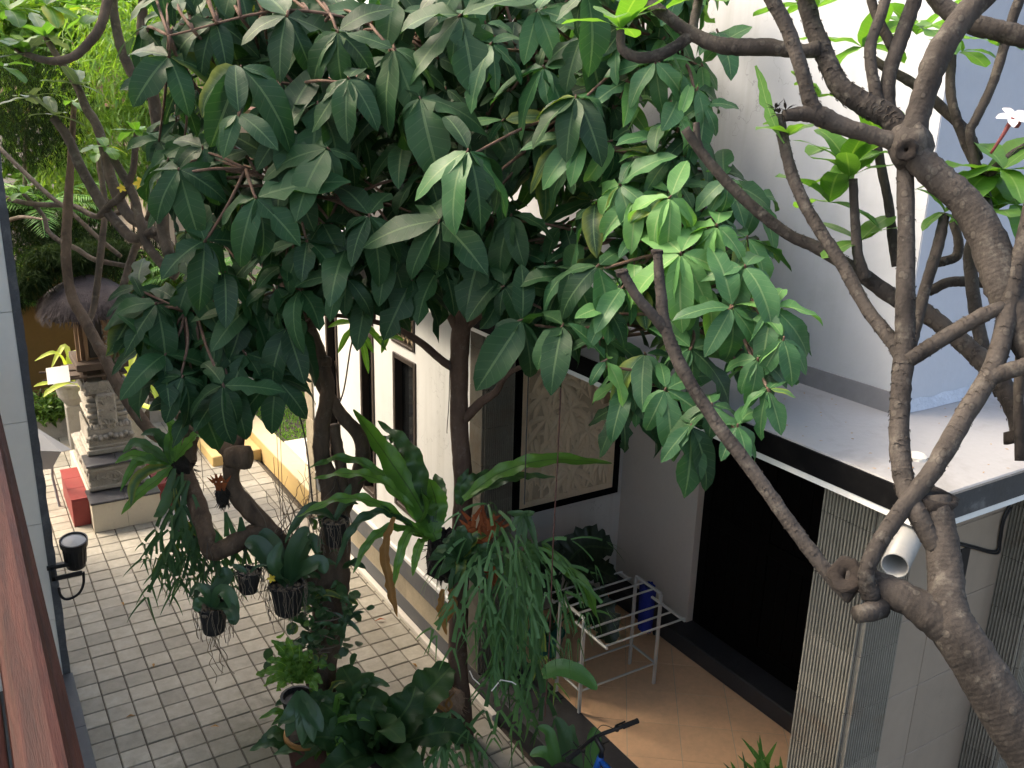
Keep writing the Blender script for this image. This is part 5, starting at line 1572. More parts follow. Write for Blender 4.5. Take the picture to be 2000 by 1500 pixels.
sawn(1214, 530, 2.42, .0155, Vector((-.3, 0, 1)), .1)
sawn(1284, 490, 2.48, .0150, Vector((0, 0, 1)), .1)
sawn(1990, 858, 2.6, .036, Vector((0, -.6, -1)), .3)
for x, y, d in ((1522, 222, 2.46), (1535, 215, 2.46), (1515, 212, 2.47)):    # frayed broken tip
    m = MB()
    for k in range(9):
        c = at(x, y, d=d)
        m.quadleaf(c, Vector((q9.uniform(-1, .4), q9.uniform(-.8, .8), q9.uniform(-.4, 1))).normalized(), Vector((0, 0, 1)), q9.uniform(.015, .035), .009, q9.random())
    m.build('broken_splinters', M['cut_wood'], ft_, kind='stuff')
# leaf tufts
for x, y, d, n, Lp, dr_ in ((1685, 92, 2.95, 7, 95, .5), (1800, 55, 2.8, 5, 90, .6), (1790, 68, 3.0, 5, 80, .6), (1655, 330, 2.75, 8, 95, .7), (1640, 300, 2.9, 6, 80, .8), (1712, 270, 2.84, 6, 80, .6), (1660, 345, 2.72, 7, 85, .5), (1620, 395, 2.8, 7, 90, .5), (1680, 470, 2.75, 5, 75, .4), (1600, 190, 2.62, 5, 70, .3), (1540, 265, 2.64, 4, 70, .8), (1212, 55, 2.66, 9, 90, .9), (1365, 0, 2.7, 5, 80, .5), (1930, 340, 2.7, 9, 110, .5), (1960, 330, 2.62, 7, 110, .6), (1945, 410, 2.68, 8, 100, .4), (1985, 400, 2.66, 7, 100, .4), (1880, 100, 2.85, 4, 70, .3), (1950, 90, 2.8, 4, 70, .3), (1845, 415, 2.64, 4, 60, .7), (1560, 5, 2.6, 5, 80, .4), (1595, 15, 2.75, 5, 80, .5)):
    cluster(at(x, y, d=d), max(4, n-2), Lp*d/FPX*1.35, FL, ft_, dr_+.5)
# torn brown-edged leaf standing on its own
pp = [at(x, y, d=2.62) for x, y in ((1545, 300), (1520, 260), (1500, 210), (1488, 165), (1476, 128))]
MB().ribbon([Vector(v) for v in spline([tuple(v) for v in pp], 4)], list(np.array([.004]*4+[.008, .018, .026, .030, .026, .032, .028, .022, .026, .020, .016, .012, .006][:13])), up=TOCAM(pp[2]), nw=2, wave=.2, edge=.3).build('torn_leaf', M['frangi_leaf'], ft_, smooth=True, label='torn leaf with brown eaten edges')
fl_ = thing('white_blossom', 'pale pink and white frangipani blossom on a red stalk', 'flower', tuple(at(1975, 235, d=2.6)))
c = at(1978, 232, d=2.6)
blossom(c, .047, (TOCAM(c)*.7+Vector((.3, 0, .7))).normalized(), M['white_petal'], fl_)
MB().tube([Vector(v) for v in spline([tuple(c), tuple(at(1968, 248, d=2.6)), tuple(at(1958, 265, d=2.6)), tuple(at(1935, 300, d=2.62))], 4)], list(np.linspace(.008, .004, 13)), 7).build('stalk', M['pink_bud'], fl_, smooth=True)
MB().lathe([(.006, 0), (.011, .01), (.009, .025), (.001, .035)], at(1985, 250, d=2.61), 8, cap=False).build('bud', M['pink_bud'], fl_, smooth=True)

# ------------------------------------------------------------------ trees and shrubs beyond the shrine
qb = random.Random(31)
def cloud(mb, c, r, n, L, ratio, down=.2, q=qb):
    for i in range(n):
        v = Vector((q.gauss(0, 1), q.gauss(0, 1), q.gauss(0, 1))).normalized()*(q.random()**.45)
        p = Vector((c[0]+v.x*r[0], c[1]+v.y*r[1], c[2]+v.z*r[2]))
        d = Vector((q.uniform(-1, 1), q.uniform(-1, 1), q.uniform(-1, .6)-down)).normalized()
        l = L*q.uniform(.5, 1.3)
        mb.quadleaf(p, d, Vector((q.uniform(-.5, .5), q.uniform(-.5, .5), 1)), l, l*ratio, q.random())
def bgtree(name, lab, cat, base, stems, clumps, mat, n, L, ratio, down=.2, group=None, stemr=.05):
    t = thing(name, lab, cat, base, group)
    tr = MB()
    for s_ in stems:
        pts = [Vector(v) for v in spline([tuple(v) for v in s_], 5)]
        tr.tube(pts, list(np.linspace(stemr, stemr*.25, len(pts))), 7, .05)
    tr.build('trunk', M['bark_stem'], t, smooth=True)
    cw = MB()
    for (c, r) in clumps: cloud(cw, c, r, n, L, ratio, down)
    cw.build('crown', mat, t)
    return t
def cl(x, y, Y, r): return (tuple(at(x, y, Y=Y)), r)
bgtree('conifer', 'dark feathery conifer overhanging the thatched shrine roof', 'tree', (.2, 15.6, 0),
       [[(.2, 15.6, 0), (.3, 15.5, 2), (.5, 15.3, 4), (.7, 15.2, 6)], [(.3, 15.5, 2.4), (.8, 14.6, 3.0), (1.2, 13.6, 3.1)]],
       [cl(60, 520, 14.8, (.75, .6, .55)), cl(170, 500, 14.2, (.7, .6, .4)), cl(40, 420, 15.3, (.5, .6, .5)), cl(130, 460, 14.8, (.8, .6, .4)), cl(60, 260, 16, (.8, .7, .6)), cl(60, 170, 16.2, (.9, .7, .7)), cl(250, 490, 14.8, (.7, .5, .4)), cl(20, 560, 14.4, (.4, .4, .3)), cl(120, 500, 11.4, (.42, .3, .16)), cl(200, 490, 11.5, (.35, .3, .14)), cl(60, 540, 11.3, (.2, .3, .12))], M['conifer'], 4200, .13, .09, .5)
bgtree('bamboo_shrub', 'sunlit yellow-green bamboo thicket behind the shrine', 'shrub', (3, 17, 0),
       [[(2+.35*k, 17+.2*(k % 3), 0), (2.1+.35*k, 17, 2.5), (1.9+.4*k, 16.8, 5)] for k in range(7)],
       [cl(220, 160, 16.6, (1.0, .7, .8)), cl(270, 250, 16.4, (1.1, .7, .7)), cl(180, 330, 16.2, (.8, .6, .5)), cl(340, 180, 16.8, (.9, .7, .9)), cl(260, 60, 17.2, (1.2, .7, .7)), cl(330, 330, 16.6, (.9, .6, .6))], M['sun_leaf'], 1500, .22, .16, .5, stemr=.03)
bgtree('lime_tree', 'tall lime-green broadleaf tree lit by sun at the top edge', 'tree', (1.5, 20, 0),
       [[(1.5, 20, 0), (1.4, 19.8, 3), (1.8, 19.6, 5.2), (2.2, 19.5, 7)]],
       [cl(120, 40, 19.5, (1.5, 1, 1.0)), cl(260, 10, 19.8, (1.6, 1, 1.1)), cl(20, 60, 19, (1.2, 1, 1.0)), cl(400, 40, 20, (1.5, 1, 1.2)), cl(160, 150, 19, (1.3, 1, .9)), cl(330, 120, 20, (1.4, 1, 1))], M['sun_leaf'], 900, .34, .42)
bgtree('backdrop_tree', 'deep green broadleaf tree closing the garden behind the bamboo', 'tree', (3, 23, 0),
       [[(3, 23, 0), (3.2, 23, 4), (3.5, 22.8, 8)]],
       [cl(x, y, 22, (1.9, 1, 1.4)) for x, y in ((0, 0), (0, 200), (150, 300), (300, 400), (100, 420), (250, 150), (420, 250), (480, 420), (420, 80), (600, 300), (640, 120), (560, 480), (760, 160), (800, 320))], M['sun_leaf_deep'], 620, .42, .4)
bgtree('garden_shrub', 'mid green leafy shrub against the ochre wall right of the shrine', 'shrub', (2.4, 14.3, .2),
       [[(2.4, 14.3, .2), (2.4, 14.2, .8), (2.6, 14.1, 1.6)]],
       [cl(300, 640, 14.1, (.6, .4, .5)), cl(360, 560, 14.2, (.7, .4, .6)), cl(420, 660, 14.2, (.6, .4, .5)), cl(300, 530, 14.4, (.6, .4, .4)), cl(500, 600, 14.2, (.6, .4, .6))], M['sun_leaf_deep'], 520, .17, .35)
# palms: arching fronds with narrow leaflets
def frond(mb_r, c, d, L, q, nl=26, leaf=.28, droop=1.1):
    up = Vector((0, 0, 1))
    p = c.copy(); th = d.copy()
    pts = []
    for k in range(nl+1):
        pts.append(p.copy())
        th = (th+Vector((0, 0, -droop/nl))).normalized()
        p = p+th*(L/nl)
    mb_r.tube(pts, list(np.linspace(.012, .003, len(pts))), 5)
    for k in range(3, nl+1):
        t = (pts[k]-pts[k-1]).normalized()
        s_ = t.cross(up)
        if s_.length < 1e-3: continue
        s_.normalize()
        l = leaf*math.sin(math.pi*(.12+.86*k/nl))*q.uniform(.85, 1.1)+.04
        for sg in (-1, 1):
            dd = (s_*sg+t*.7+Vector((0, 0, -.25+q.uniform(-.15, .15)))).normalized()
            mb_r.quadleaf(pts[k], dd, up, l, .022, q.random())
def palm(name, lab, base, top, n, L, seed, group='feather palms in the garden', leaf=.28, mat=None):
    q = random.Random(seed)
    t = thing(name, lab, 'palm', tuple(base), group)
    MB().tube([Vector(base), (Vector(base)+Vector(top))/2+Vector((.03, 0, 0)), Vector(top)], [.07, .055, .05], 9, .08).build('trunk', M['bark_stem'], t, smooth=True)
    for k in range(n):
        an = 2*math.pi*k/n+q.uniform(-.2, .2)
        m = MB()
        frond(m, Vector(top), Vector((math.cos(an), math.sin(an), q.uniform(.3, 1.3))).normalized(), L*q.uniform(.8, 1.15), q, leaf=leaf)
        m.build('frond', mat or M['palm'], t)
pa = at(75, 400, Y=15.0)
palm('feather_palm', 'bright green feather palm beside the tiled column top', (pa.x, 15.0, 0), (pa.x, 15.0, pa.z-.1), 15, 1.1, 1)
pb = at(20, 590, Y=14.5)
palm('feather_palm', 'low feather palm at the foot of the dark conifer', (pb.x, 14.5, .2), (pb.x, 14.5, pb.z), 9, .6, 2, leaf=.16)
pc = at(265, 640, Y=13.6)
palm('feather_palm', 'feather palm close behind the shrine cabinet', (pc.x, 13.6, 0), (pc.x, 13.6, pc.z), 13, .9, 3, leaf=.20)
pd = at(400, 540, Y=14.0)
palm('feather_palm', 'feather palm showing through the big dark leaves', (pd.x, 14.0, 0), (pd.x, 14.0, pd.z), 12, 1.1, 4)
# lime strap-leaved plants
def strap_plant(name, lab, c, paths, w, mat, pot=None, Y=None, grp=None):
    t = thing(name, lab, 'plant', tuple(c), grp)
    for i, pth in enumerate(paths):
        pts = [at(x, y, Y=Y+dy) for x, y, dy in pth]
        s_ = [Vector(v) for v in spline([tuple(v) for v in pts], 4)]
        n_ = len(s_)
        ws = [w*max(.06, math.sin(math.pi*(.06+.93*k/(n_-1)))**.7) for k in range(n_)]
        MB().ribbon(s_, ws, up=Vector((0, -.5, 1)), nw=4, fold=.35, wave=.08, seed=i).build('leaf', mat, t, smooth=True)
    st_ = [c, Vector((c.x, c.y, c.z+.25))]
    MB().tube(st_, [.03, .02], 7).build('stem', M['bark_stem'], t)
    return t
c = at(135, 745, Y=13.3)
strap_plant('strap_plant', 'lime yellow broad strap-leaved plant in a bowl behind the white card', c, [
    [(140, 745, 0), (120, 700, -.1), (100, 690, -.2), (68, 705, -.3)], [(140, 745, 0), (135, 700, 0), (150, 690, -.1), (165, 720, -.2)], [(140, 750, 0), (110, 745, -.2), (85, 750, -.3), (66, 755, -.4)], [(145, 750, 0), (120, 752, -.3), (95, 765, -.4), (85, 775, -.4)], [(145, 745, 0), (130, 680, .1), (115, 690, .1), (100, 720, .1)], [(145, 750, 0), (160, 755, -.3), (168, 770, -.4), (165, 790, -.4)]], .085, M['strap_lime'], Y=13.3, grp='lime strap plants by the shrine')
c2 = at(255, 760, Y=12.9)
strap_plant('strap_plant', 'lime yellow broad strap-leaved plant between the shrine and the hung tree', c2, [
    [(250, 770, 0), (240, 700, 0), (246, 665, 0), (250, 648, 0)], [(250, 770, 0), (255, 715, -.1), (262, 690, -.1), (252, 680, -.1)], [(245, 775, 0), (265, 740, -.2), (285, 725, -.3), (312, 722, -.4)], [(245, 775, 0), (275, 752, -.2), (300, 765, -.3), (310, 790, -.4)], [(250, 775, 0), (285, 795, -.4), (320, 800, -.5), (340, 812, -.5)], [(250, 770, 0), (225, 720, .2), (238, 690, .3), (245, 705, .3)]], .095, M['strap_lime'], Y=12.9, grp='lime strap plants by the shrine')
for i, (x, y, Y, mt_, lab) in enumerate(((140, 745, 13.3, 'pot_grey', 'grey concrete bowl on a pedestal holding the lime plant'), (255, 775, 12.95, 'pot_grey', 'grey concrete pot at the shrine foot holding the lime plant'))):
    p = at(x, y, Y=Y)
    t = thing('garden_pot', lab, 'pot', (p.x, p.y, 0), 'concrete pots by the shrine')
    MB().lathe([(.10, p.z-.33), (.19, p.z-.2), (.22, p.z-.05), (.235, p.z-.03), (.235, p.z), (.20, p.z), (.19, p.z-.06)], (p.x, p.y, 0), 22).build('bowl', M[mt_], t, smooth=False)
    MB().box(p.x-.12, p.x+.12, p.y-.12, p.y+.12, -.01, p.z-.32, bev=.012).build('pedestal', M[mt_], t)
m = t = None
ru = bgtree('low_shrub', 'small dark-leaved shrub in the far bed by the tiled column', 'shrub', (.75, 13.8, .24), [[(.75, 14.0, .24), (.8, 13.95, .5), (.85, 13.9, .7)]], [cl(85, 790, 13.8, (.3, .25, .22)), cl(110, 800, 13.8, (.3, .2, .18))], M['sun_leaf_deep'], 380, .12, .4)
# ================================================================== ferns, orchids, pots and small things
qf = random.Random(55)
GR = Vector((0, 0, -1))
def leafpath(pxs, d, w, mat, parent, name='leaf', up=None, prof=.7, nw=4, fold=.3, wave=.1, wk=1.6, edge=.04, seed=0, per=5, label=None):
    """a blade along a line of the place: (x, y[, depth offset]) points at depth d"""
    P = [at(q[0], q[1], d=d+(q[2] if len(q) > 2 else 0)) for q in pxs]
    s_ = [Vector(v) for v in spline([tuple(v) for v in P], per)]
    n_ = len(s_)
    ws = [w*d/FPX*max(.05, math.sin(math.pi*(.07+.925*k/(n_-1)))**prof) for k in range(n_)]
    u_ = up if up is not None else (TOCAM(P[0])*.8+Vector((0, 0, .7)))
    return MB().ribbon(s_, ws, up=u_, nw=nw, fold=fold, wave=wave, wk=wk, edge=edge, seed=seed).build(name, mat, parent, smooth=True, label=label)

def stag(mb, p, d, w, L, lev, q, side, grav=.5, w0=None):
    n = 5
    pts, ws = [], []
    w0 = w0 if w0 is not None else w*.55
    c = p.copy(); t = d.normalized()
    for k in range(n+1):
        pts.append(c.copy())
        f = k/n
        ws.append(w0+(w*(1.25 if lev > 0 else .05)-w0)*f if lev > 0 else w0*(1-f)**.7+.001)
        t = (t+GR*(grav/n)+Vector((q.uniform(-.06, .06), q.uniform(-.06, .06), 0))).normalized()
        c = c+t*(L/n)
    nrm = side.cross(t)
    if nrm.length < 1e-3: nrm = Vector((0, -1, 0))
    mb.ribbon(pts, ws, up=nrm.normalized(), nw=2, fold=.22, tint=.5)
    if lev > 0:
        for sg in (-1, 1):
            sp = q.uniform(.28, .75)
            d2 = (t+side*(sg*sp)).normalized()
            stag(mb, c-t*w*.3+side*(sg*w*.28), d2, w*q.uniform(.74, .88), L*q.uniform(.75, 1.05), lev-1, q, side, grav, w*.72)

def staghorn(name, lab, origins, n, L, w, mat, dirs, lev=3, grav=.55, group='staghorn ferns'):
    c0 = origins[0]
    t = thing(name, lab, 'fern', tuple(c0), group)
    for i in range(n):
        o_ = origins[i % len(origins)]+Vector((qf.uniform(-.02, .02), qf.uniform(-.02, .02), qf.uniform(-.02, .02)))
        a, b = dirs
        u = qf.random()
        d = (a*(1-u)+b*u+Vector((qf.uniform(-.25, .25), qf.uniform(-.25, .25), qf.uniform(-.2, .2)))).normalized()
        side = d.cross(TOCAM(o_)+Vector((qf.uniform(-.5, .5), qf.uniform(-.5, .5), 0))).normalized()
        m = MB()
        stag(m, o_, d, w*qf.uniform(.75, 1.2), L*qf.uniform(.7, 1.15), lev, qf, side, grav)
        m.build('frond', mat, t, smooth=True)
    return t

def lump(c, r, mat, parent, name, seed=0, sx=(1, 1, 1), n=16, rough=.22):
    q = random.Random(seed)
    m = MB(); vs, fs = [], []
    R = 9
    for i in range(R+1):
        for k in range(n):
            a = math.pi*i/R; b = 2*math.pi*k/n
            rr_ = r*(1+rough*q.uniform(-1, 1))
            vs.append(c+Vector((rr_*math.sin(a)*math.cos(b)*sx[0], rr_*math.sin(a)*math.sin(b)*sx[1], rr_*math.cos(a)*sx[2])))
    for i in range(R):
        for k in range(n): fs.append((i*n+k, i*n+(k+1) % n, (i+1)*n+(k+1) % n, (i+1)*n+k))
    m.add(vs, fs)
    for k in range(60):
        d = Vector((q.uniform(-1, 1), q.uniform(-1, 1), q.uniform(-1.2, .6))).normalized()
        p = c+Vector((d.x*r*sx[0], d.y*r*sx[1], d.z*r*sx[2]))
        m.tube([p, p+d*r*.3+Vector((q.uniform(-.02, .02), q.uniform(-.02, .02), -.02))], [.004, .001], 4)
    return m.build(name, mat, parent)

# ------------------------------------------------------------------ bird's nest fern halfway up the straight trunk
D = 6.35
nf = thing('nest_fern', "large bird's nest fern with wavy blades perched halfway up the straight trunk", 'fern', tuple(at(850, 1050, d=D)))
lump(at(868, 1085, d=6.45), .15, M['root_black'], nf, 'root_ball', 3, (.9, .9, 1.25))
NL = [
 ([(845, 1040), (812, 975), (755, 890), (690, 800, -.2)], 52, 'nest_fern', .05), ([(842, 1020), (822, 940), (796, 875), (738, 822, .1)], 36, 'fern_dark', .35),
 ([(848, 1040), (852, 985), (838, 935, -.1)], 46, 'nest_fern', .08), ([(852, 1055), (832, 1005), (822, 955, -.25)], 56, 'nest_fern', .05),
 ([(830, 1030), (760, 950, -.1), (690, 925, -.2), (612, 935, -.1)], 30, 'nest_fern', .3), ([(832, 1022), (750, 930), (670, 895), (600, 915)], 26, 'nest_fern', .3),
 ([(825, 1040), (740, 985, -.2), (660, 975, -.3), (580, 1010, -.3)], 28, 'nest_fern', .3), ([(825, 1045), (750, 1000, -.2), (690, 1030, -.3), (655, 1110, -.3)], 26, 'fern_dark', .3),
 ([(830, 1050), (770, 1030, -.2), (720, 1060, -.3), (690, 1120, -.35)], 26, 'nest_fern', .25), ([(835, 1050), (800, 1040, -.2), (780, 1090, -.3), (768, 1150, -.3)], 26, 'nest_fern', .2),
 ([(840, 1050), (822, 1060, -.25), (812, 1090, -.3), (806, 1125, -.3)], 24, 'nest_fern', .15), ([(835, 1010), (790, 950, .1), (730, 930, .2), (660, 960, .2)], 30, 'fern_dark', .25),
 ([(905, 975, -.15), (975, 925, -.2), (1070, 898, -.2), (1195, 905, -.1)], 44, 'nest_fern', .12), ([(905, 975), (985, 940, -.1), (1030, 930), (1085, 932)], 24, 'fern_dark', .2),
 ([(900, 985), (918, 945, -.1), (955, 930), (985, 945)], 34, 'fern_dark', .2), ([(895, 985), (900, 950), (915, 915)], 30, 'fern_dark', .2), ([(838, 1030), (800, 900, .1), (770, 860, .2), (742, 855, .2)], 30, 'fern_dark', .3),
 ([(850, 1020), (858, 960, .1), (850, 925, .2)], 40, 'fern_dark', .1)]
for i, (p, w, m_, wv) in enumerate(NL):
    leafpath(p, D, w*(.72 if i > 3 else .95), M[m_], nf, wave=wv*1.7+.1, wk=.95, seed=i, per=11, nw=4, edge=.07)
for i, p in enumerate(([(770, 1010, -.3), (752, 1070, -.35), (762, 1150, -.3), (776, 1205, -.3)], [(865, 1150), (862, 1190), (872, 1240)], [(878, 1140), (884, 1180), (874, 1215)])):
    leafpath(p, D, 17, M['dead_leaf'], nf, 'dead_leaf', fold=.8, wave=.6, edge=.3, per=8, seed=i, label='brown withered leaf')
sf = thing('star_fern', 'small dark blue-green fern on the root ball of the straight trunk', 'fern', tuple(at(905, 1090, d=6.2)))
for i in range(16):
    an = i*2*math.pi/16+qf.uniform(-.2, .2)
    R_ = qf.uniform(45, 85)
    leafpath([(905, 1088), (905+R_*.5*math.cos(an), 1088-R_*.5*math.sin(an)-8, -.08), (905+R_*math.cos(an), 1088-R_*math.sin(an)*.8+6, -.06)], 6.2, 22, M['fern_dark'], sf, wave=.35, wk=2.2, edge=.15, seed=i)
# rust-coloured dead staghorn above the hanging one
rs = thing('rusty_fern', 'rust orange dried staghorn fronds standing on the straight trunk', 'fern', tuple(at(935, 1060, d=6.2)))
for i in range(10):
    a = qf.uniform(-.6, .8)
    o_ = at(932+qf.uniform(-8, 14), 1055+qf.uniform(-10, 30), d=6.2)
    d = (CR*a+Vector((0, 0, 1))+TOCAM(o_)*.25).normalized()
    m = MB(); stag(m, o_, d, .048, qf.uniform(.10, .16), 1, qf, d.cross(TOCAM(o_)).normalized(), -.05)
    m.build('frond', M['rust_frond'], rs, smooth=True)
o_ = at(950, 1085, d=6.2)
for k in range(4):
    m = MB(); stag(m, o_, (CR*qf.uniform(-.2, .5)+GR*.8+TOCAM(o_)*.3).normalized(), .035, .12, 1, qf, CR, .4); m.build('frond', M['rust_frond'], rs, smooth=True)
# the long hanging staghorn
og = [at(x, y, d=6.28) for x, y in ((955, 1035), (985, 1040), (940, 1060), (1000, 1060), (965, 1075), (1010, 1090))]
sgf = staghorn('staghorn_fern', 'long curtain of green forked staghorn fronds hanging from the straight trunk', og, 20, .25, .030, M['staghorn'], (CR*.38+Vector((0, 0, .5))-_f*.3, CR*-.1+GR*.3-_f*.4), 3, .75)
og = [at(x, y, d=6.3) for x, y in ((985, 1180), (1015, 1200), (1035, 1240), (965, 1240), (1045, 1300), (1000, 1320), (960, 1330), (1060, 1220))]
for i in range(18):
    o_ = og[i % 8]; d = (CR*qf.uniform(-.45, .5)+GR+TOCAM(o_)*.2).normalized()
    m = MB(); stag(m, o_, d, .03*qf.uniform(.8, 1.2), .24*qf.uniform(.7, 1.1), 2, qf, d.cross(TOCAM(o_)).normalized(), .5); m.build('frond', M['staghorn'] if i % 3 else M['staghorn_dark'], sgf, smooth=True)
for i in range(10):    # narrow strap blades between the forks
    x = qf.uniform(945, 1045)
    leafpath([(x, 1040+qf.uniform(0, 60)), (x+qf.uniform(-10, 25), 1120), (x+qf.uniform(-10, 25), 1230), (x+qf.uniform(-20, 30), 1330+qf.uniform(-40, 60))], 6.3, 14, M['staghorn'], sgf, 'strap_leaf', wave=.2, seed=i)
leafpath([(1060, 1060), (1105, 1110, -.1), (1145, 1150, -.15), (1165, 1205, -.1)], 6.2, 26, M['nest_fern'], sgf, 'strap_leaf', wave=.25, seed=4)
# staghorn at the foot of the straight trunk, with its papery shield
o_ = at(872, 1392, d=6.75)
t = staghorn('staghorn_fern', 'staghorn fern with papery shield near the foot of the straight trunk', [o_, at(880, 1400, d=6.7), at(862, 1400, d=6.7)], 15, .20, .036, M['staghorn'], (CR*-.9+GR*.1-_f*.3, CR*.9+GR*.2-_f*.3), 2, .95)
lump(at(880, 1372, d=6.86), .115, surf('shield', (.26, .17, .11), .85, .3, 8, 40, .6, .006), t, 'shield_frond', 9, (1.0, .8, 1.1), rough=.10)
for k in range(4):
    leafpath([(880+qf.uniform(-12, 12), 1392), (870+qf.uniform(-25, 25), 1375), (868+qf.uniform(-30, 30), 1350)], 6.75, 5, M['dead_leaf'], t, 'dry_filament', seed=k)
# broad leathery leaves at the foot of the trees
bf = thing('ground_nest_fern', "broad dark bird's nest fern on the ground between the two trunks", 'fern', tuple(at(745, 1500, Z=0)))
c_ = (748, 1470)
for i, (p, w) in enumerate((([c_, (720, 1390, -.1), (690, 1340, -.1), (668, 1302, 0)], 78), ([c_, (800, 1390, -.1), (850, 1335, 0), (885, 1298, .1)], 80), ([c_, (690, 1420, -.2), (640, 1380, -.3), (600, 1360, -.3)], 66), ([c_, (770, 1420, -.2), (800, 1375, -.2), (812, 1340, -.1)], 60), ([c_, (680, 1450, -.3), (620, 1440, -.4), (590, 1460, -.5)], 66), ([c_, (740, 1420, -.25), (725, 1390, -.35), (735, 1360, -.3)], 62), ([c_, (820, 1440, -.2), (880, 1430, -.2), (925, 1450, -.2)], 54), ([c_, (700, 1480, -.4), (660, 1500, -.6), (640, 1540, -.7)], 64), ([c_, (770, 1480, -.4), (800, 1510, -.6), (815, 1550, -.7)], 64), ([c_, (745, 1440, -.3), (755, 1420, -.45), (790, 1450, -.6)], 60), ([c_, (690, 1400, .1), (705, 1350, .2), (730, 1320, .3)], 54))):
    leafpath(p, 6.75, w, M['philo_leaf'], bf, wave=.35, wk=.8, edge=.14, seed=i, prof=.6, per=9)
MB().lathe([(.06, 0), (.09, .05), (.07, .14), (.03, .2)], at(748, 1500, Z=0), 12, wob=.15).build('crown_base', M['root_black'], bf)

# ------------------------------------------------------------------ epiphytes on the old frangipani
og = [at(x, y, d=6.45) for x, y in ((352, 925), (368, 940), (345, 955), (380, 965), (360, 985))]
t = staghorn('staghorn_fern', 'dark forked staghorn fronds draped over the left limb of the hung tree', og, 15, .21, .034, M['staghorn_dark'], (CR*-.75+GR*.5-_f*.2, CR*.45+GR*.8-_f*.2), 3, .5)
lump(at(352, 915, d=6.62), .12, M['root_black'], t, 'root_mass', 4, (.8, .8, 1.5))
og = [at(x, y, d=6.3) for x, y in ((440, 1000), (470, 1010), (425, 1040))]
for i in range(6):
    o_ = og[i % 3]; d = (CR*qf.uniform(-.2, .5)+GR).normalized()
    m = MB(); stag(m, o_, d, .032, .19, 2, qf, d.cross(TOCAM(o_)).normalized(), .5); m.build('frond', M['staghorn_dark'], t, smooth=True)
lf = thing('limb_fern', 'small green strap-leaved fern at the fork left of the hung tree', 'fern', tuple(at(330, 900, d=6.5)))
for i, p in enumerate(([(335, 905), (300, 880), (265, 865), (240, 885)], [(335, 905), (305, 900), (265, 905), (235, 960)], [(335, 910), (310, 935), (270, 965), (237, 1005)], [(335, 900), (320, 865), (300, 845), (275, 850)], [(340, 900), (345, 860), (335, 830), (315, 800)], [(340, 900), (365, 870), (385, 850), (400, 855)], [(330, 910), (290, 920), (262, 945), (255, 990)], [(335, 905), (330, 870), (345, 835), (355, 815)], [(330, 900), (290, 895), (255, 890), (225, 905)], [(340, 915), (330, 960), (315, 1000), (300, 1010)])):
    leafpath([(a, b, -.04*k) for k, (a, b) in enumerate(p)], 6.5, 22, M['nest_fern'] if i % 3 else M['fern_dark'], lf, wave=.25, wk=1.9, edge=.12, seed=i)
rs2 = thing('dried_frond', 'curled rust brown dried frond on the middle limb of the hung tree', 'fern', tuple(at(430, 950, d=6.3)))
lump(at(436, 968, d=6.35), .06, M['root_black'], rs2, 'root_mass', 6, (.8, .8, 1.3))
for i in range(6):
    o_ = at(432+qf.uniform(-8, 8), 958, d=6.3); d = (CR*qf.uniform(-.7, .4)+Vector((0, 0, 1))+TOCAM(o_)*.3).normalized()
    m = MB(); stag(m, o_, d, .026, .07, 1, qf, d.cross(TOCAM(o_)).normalized(), -.3); m.build('frond', M['rust_frond'], rs2, smooth=True)
t = thing('dried_frond', 'tuft of rust brown dried fronds on the shaded left limb', 'fern', tuple(at(340, 790, d=6.55)))
for i in range(7):
    o_ = at(340+qf.uniform(-8, 10), 800, d=6.5); d = (CR*qf.uniform(-.5, .5)+Vector((0, 0, 1))+TOCAM(o_)*.3).normalized()
    m = MB(); stag(m, o_, d, .026, .08, 1, qf, d.cross(TOCAM(o_)).normalized(), -.2); m.build('frond', M['rust_frond'], t, smooth=True)

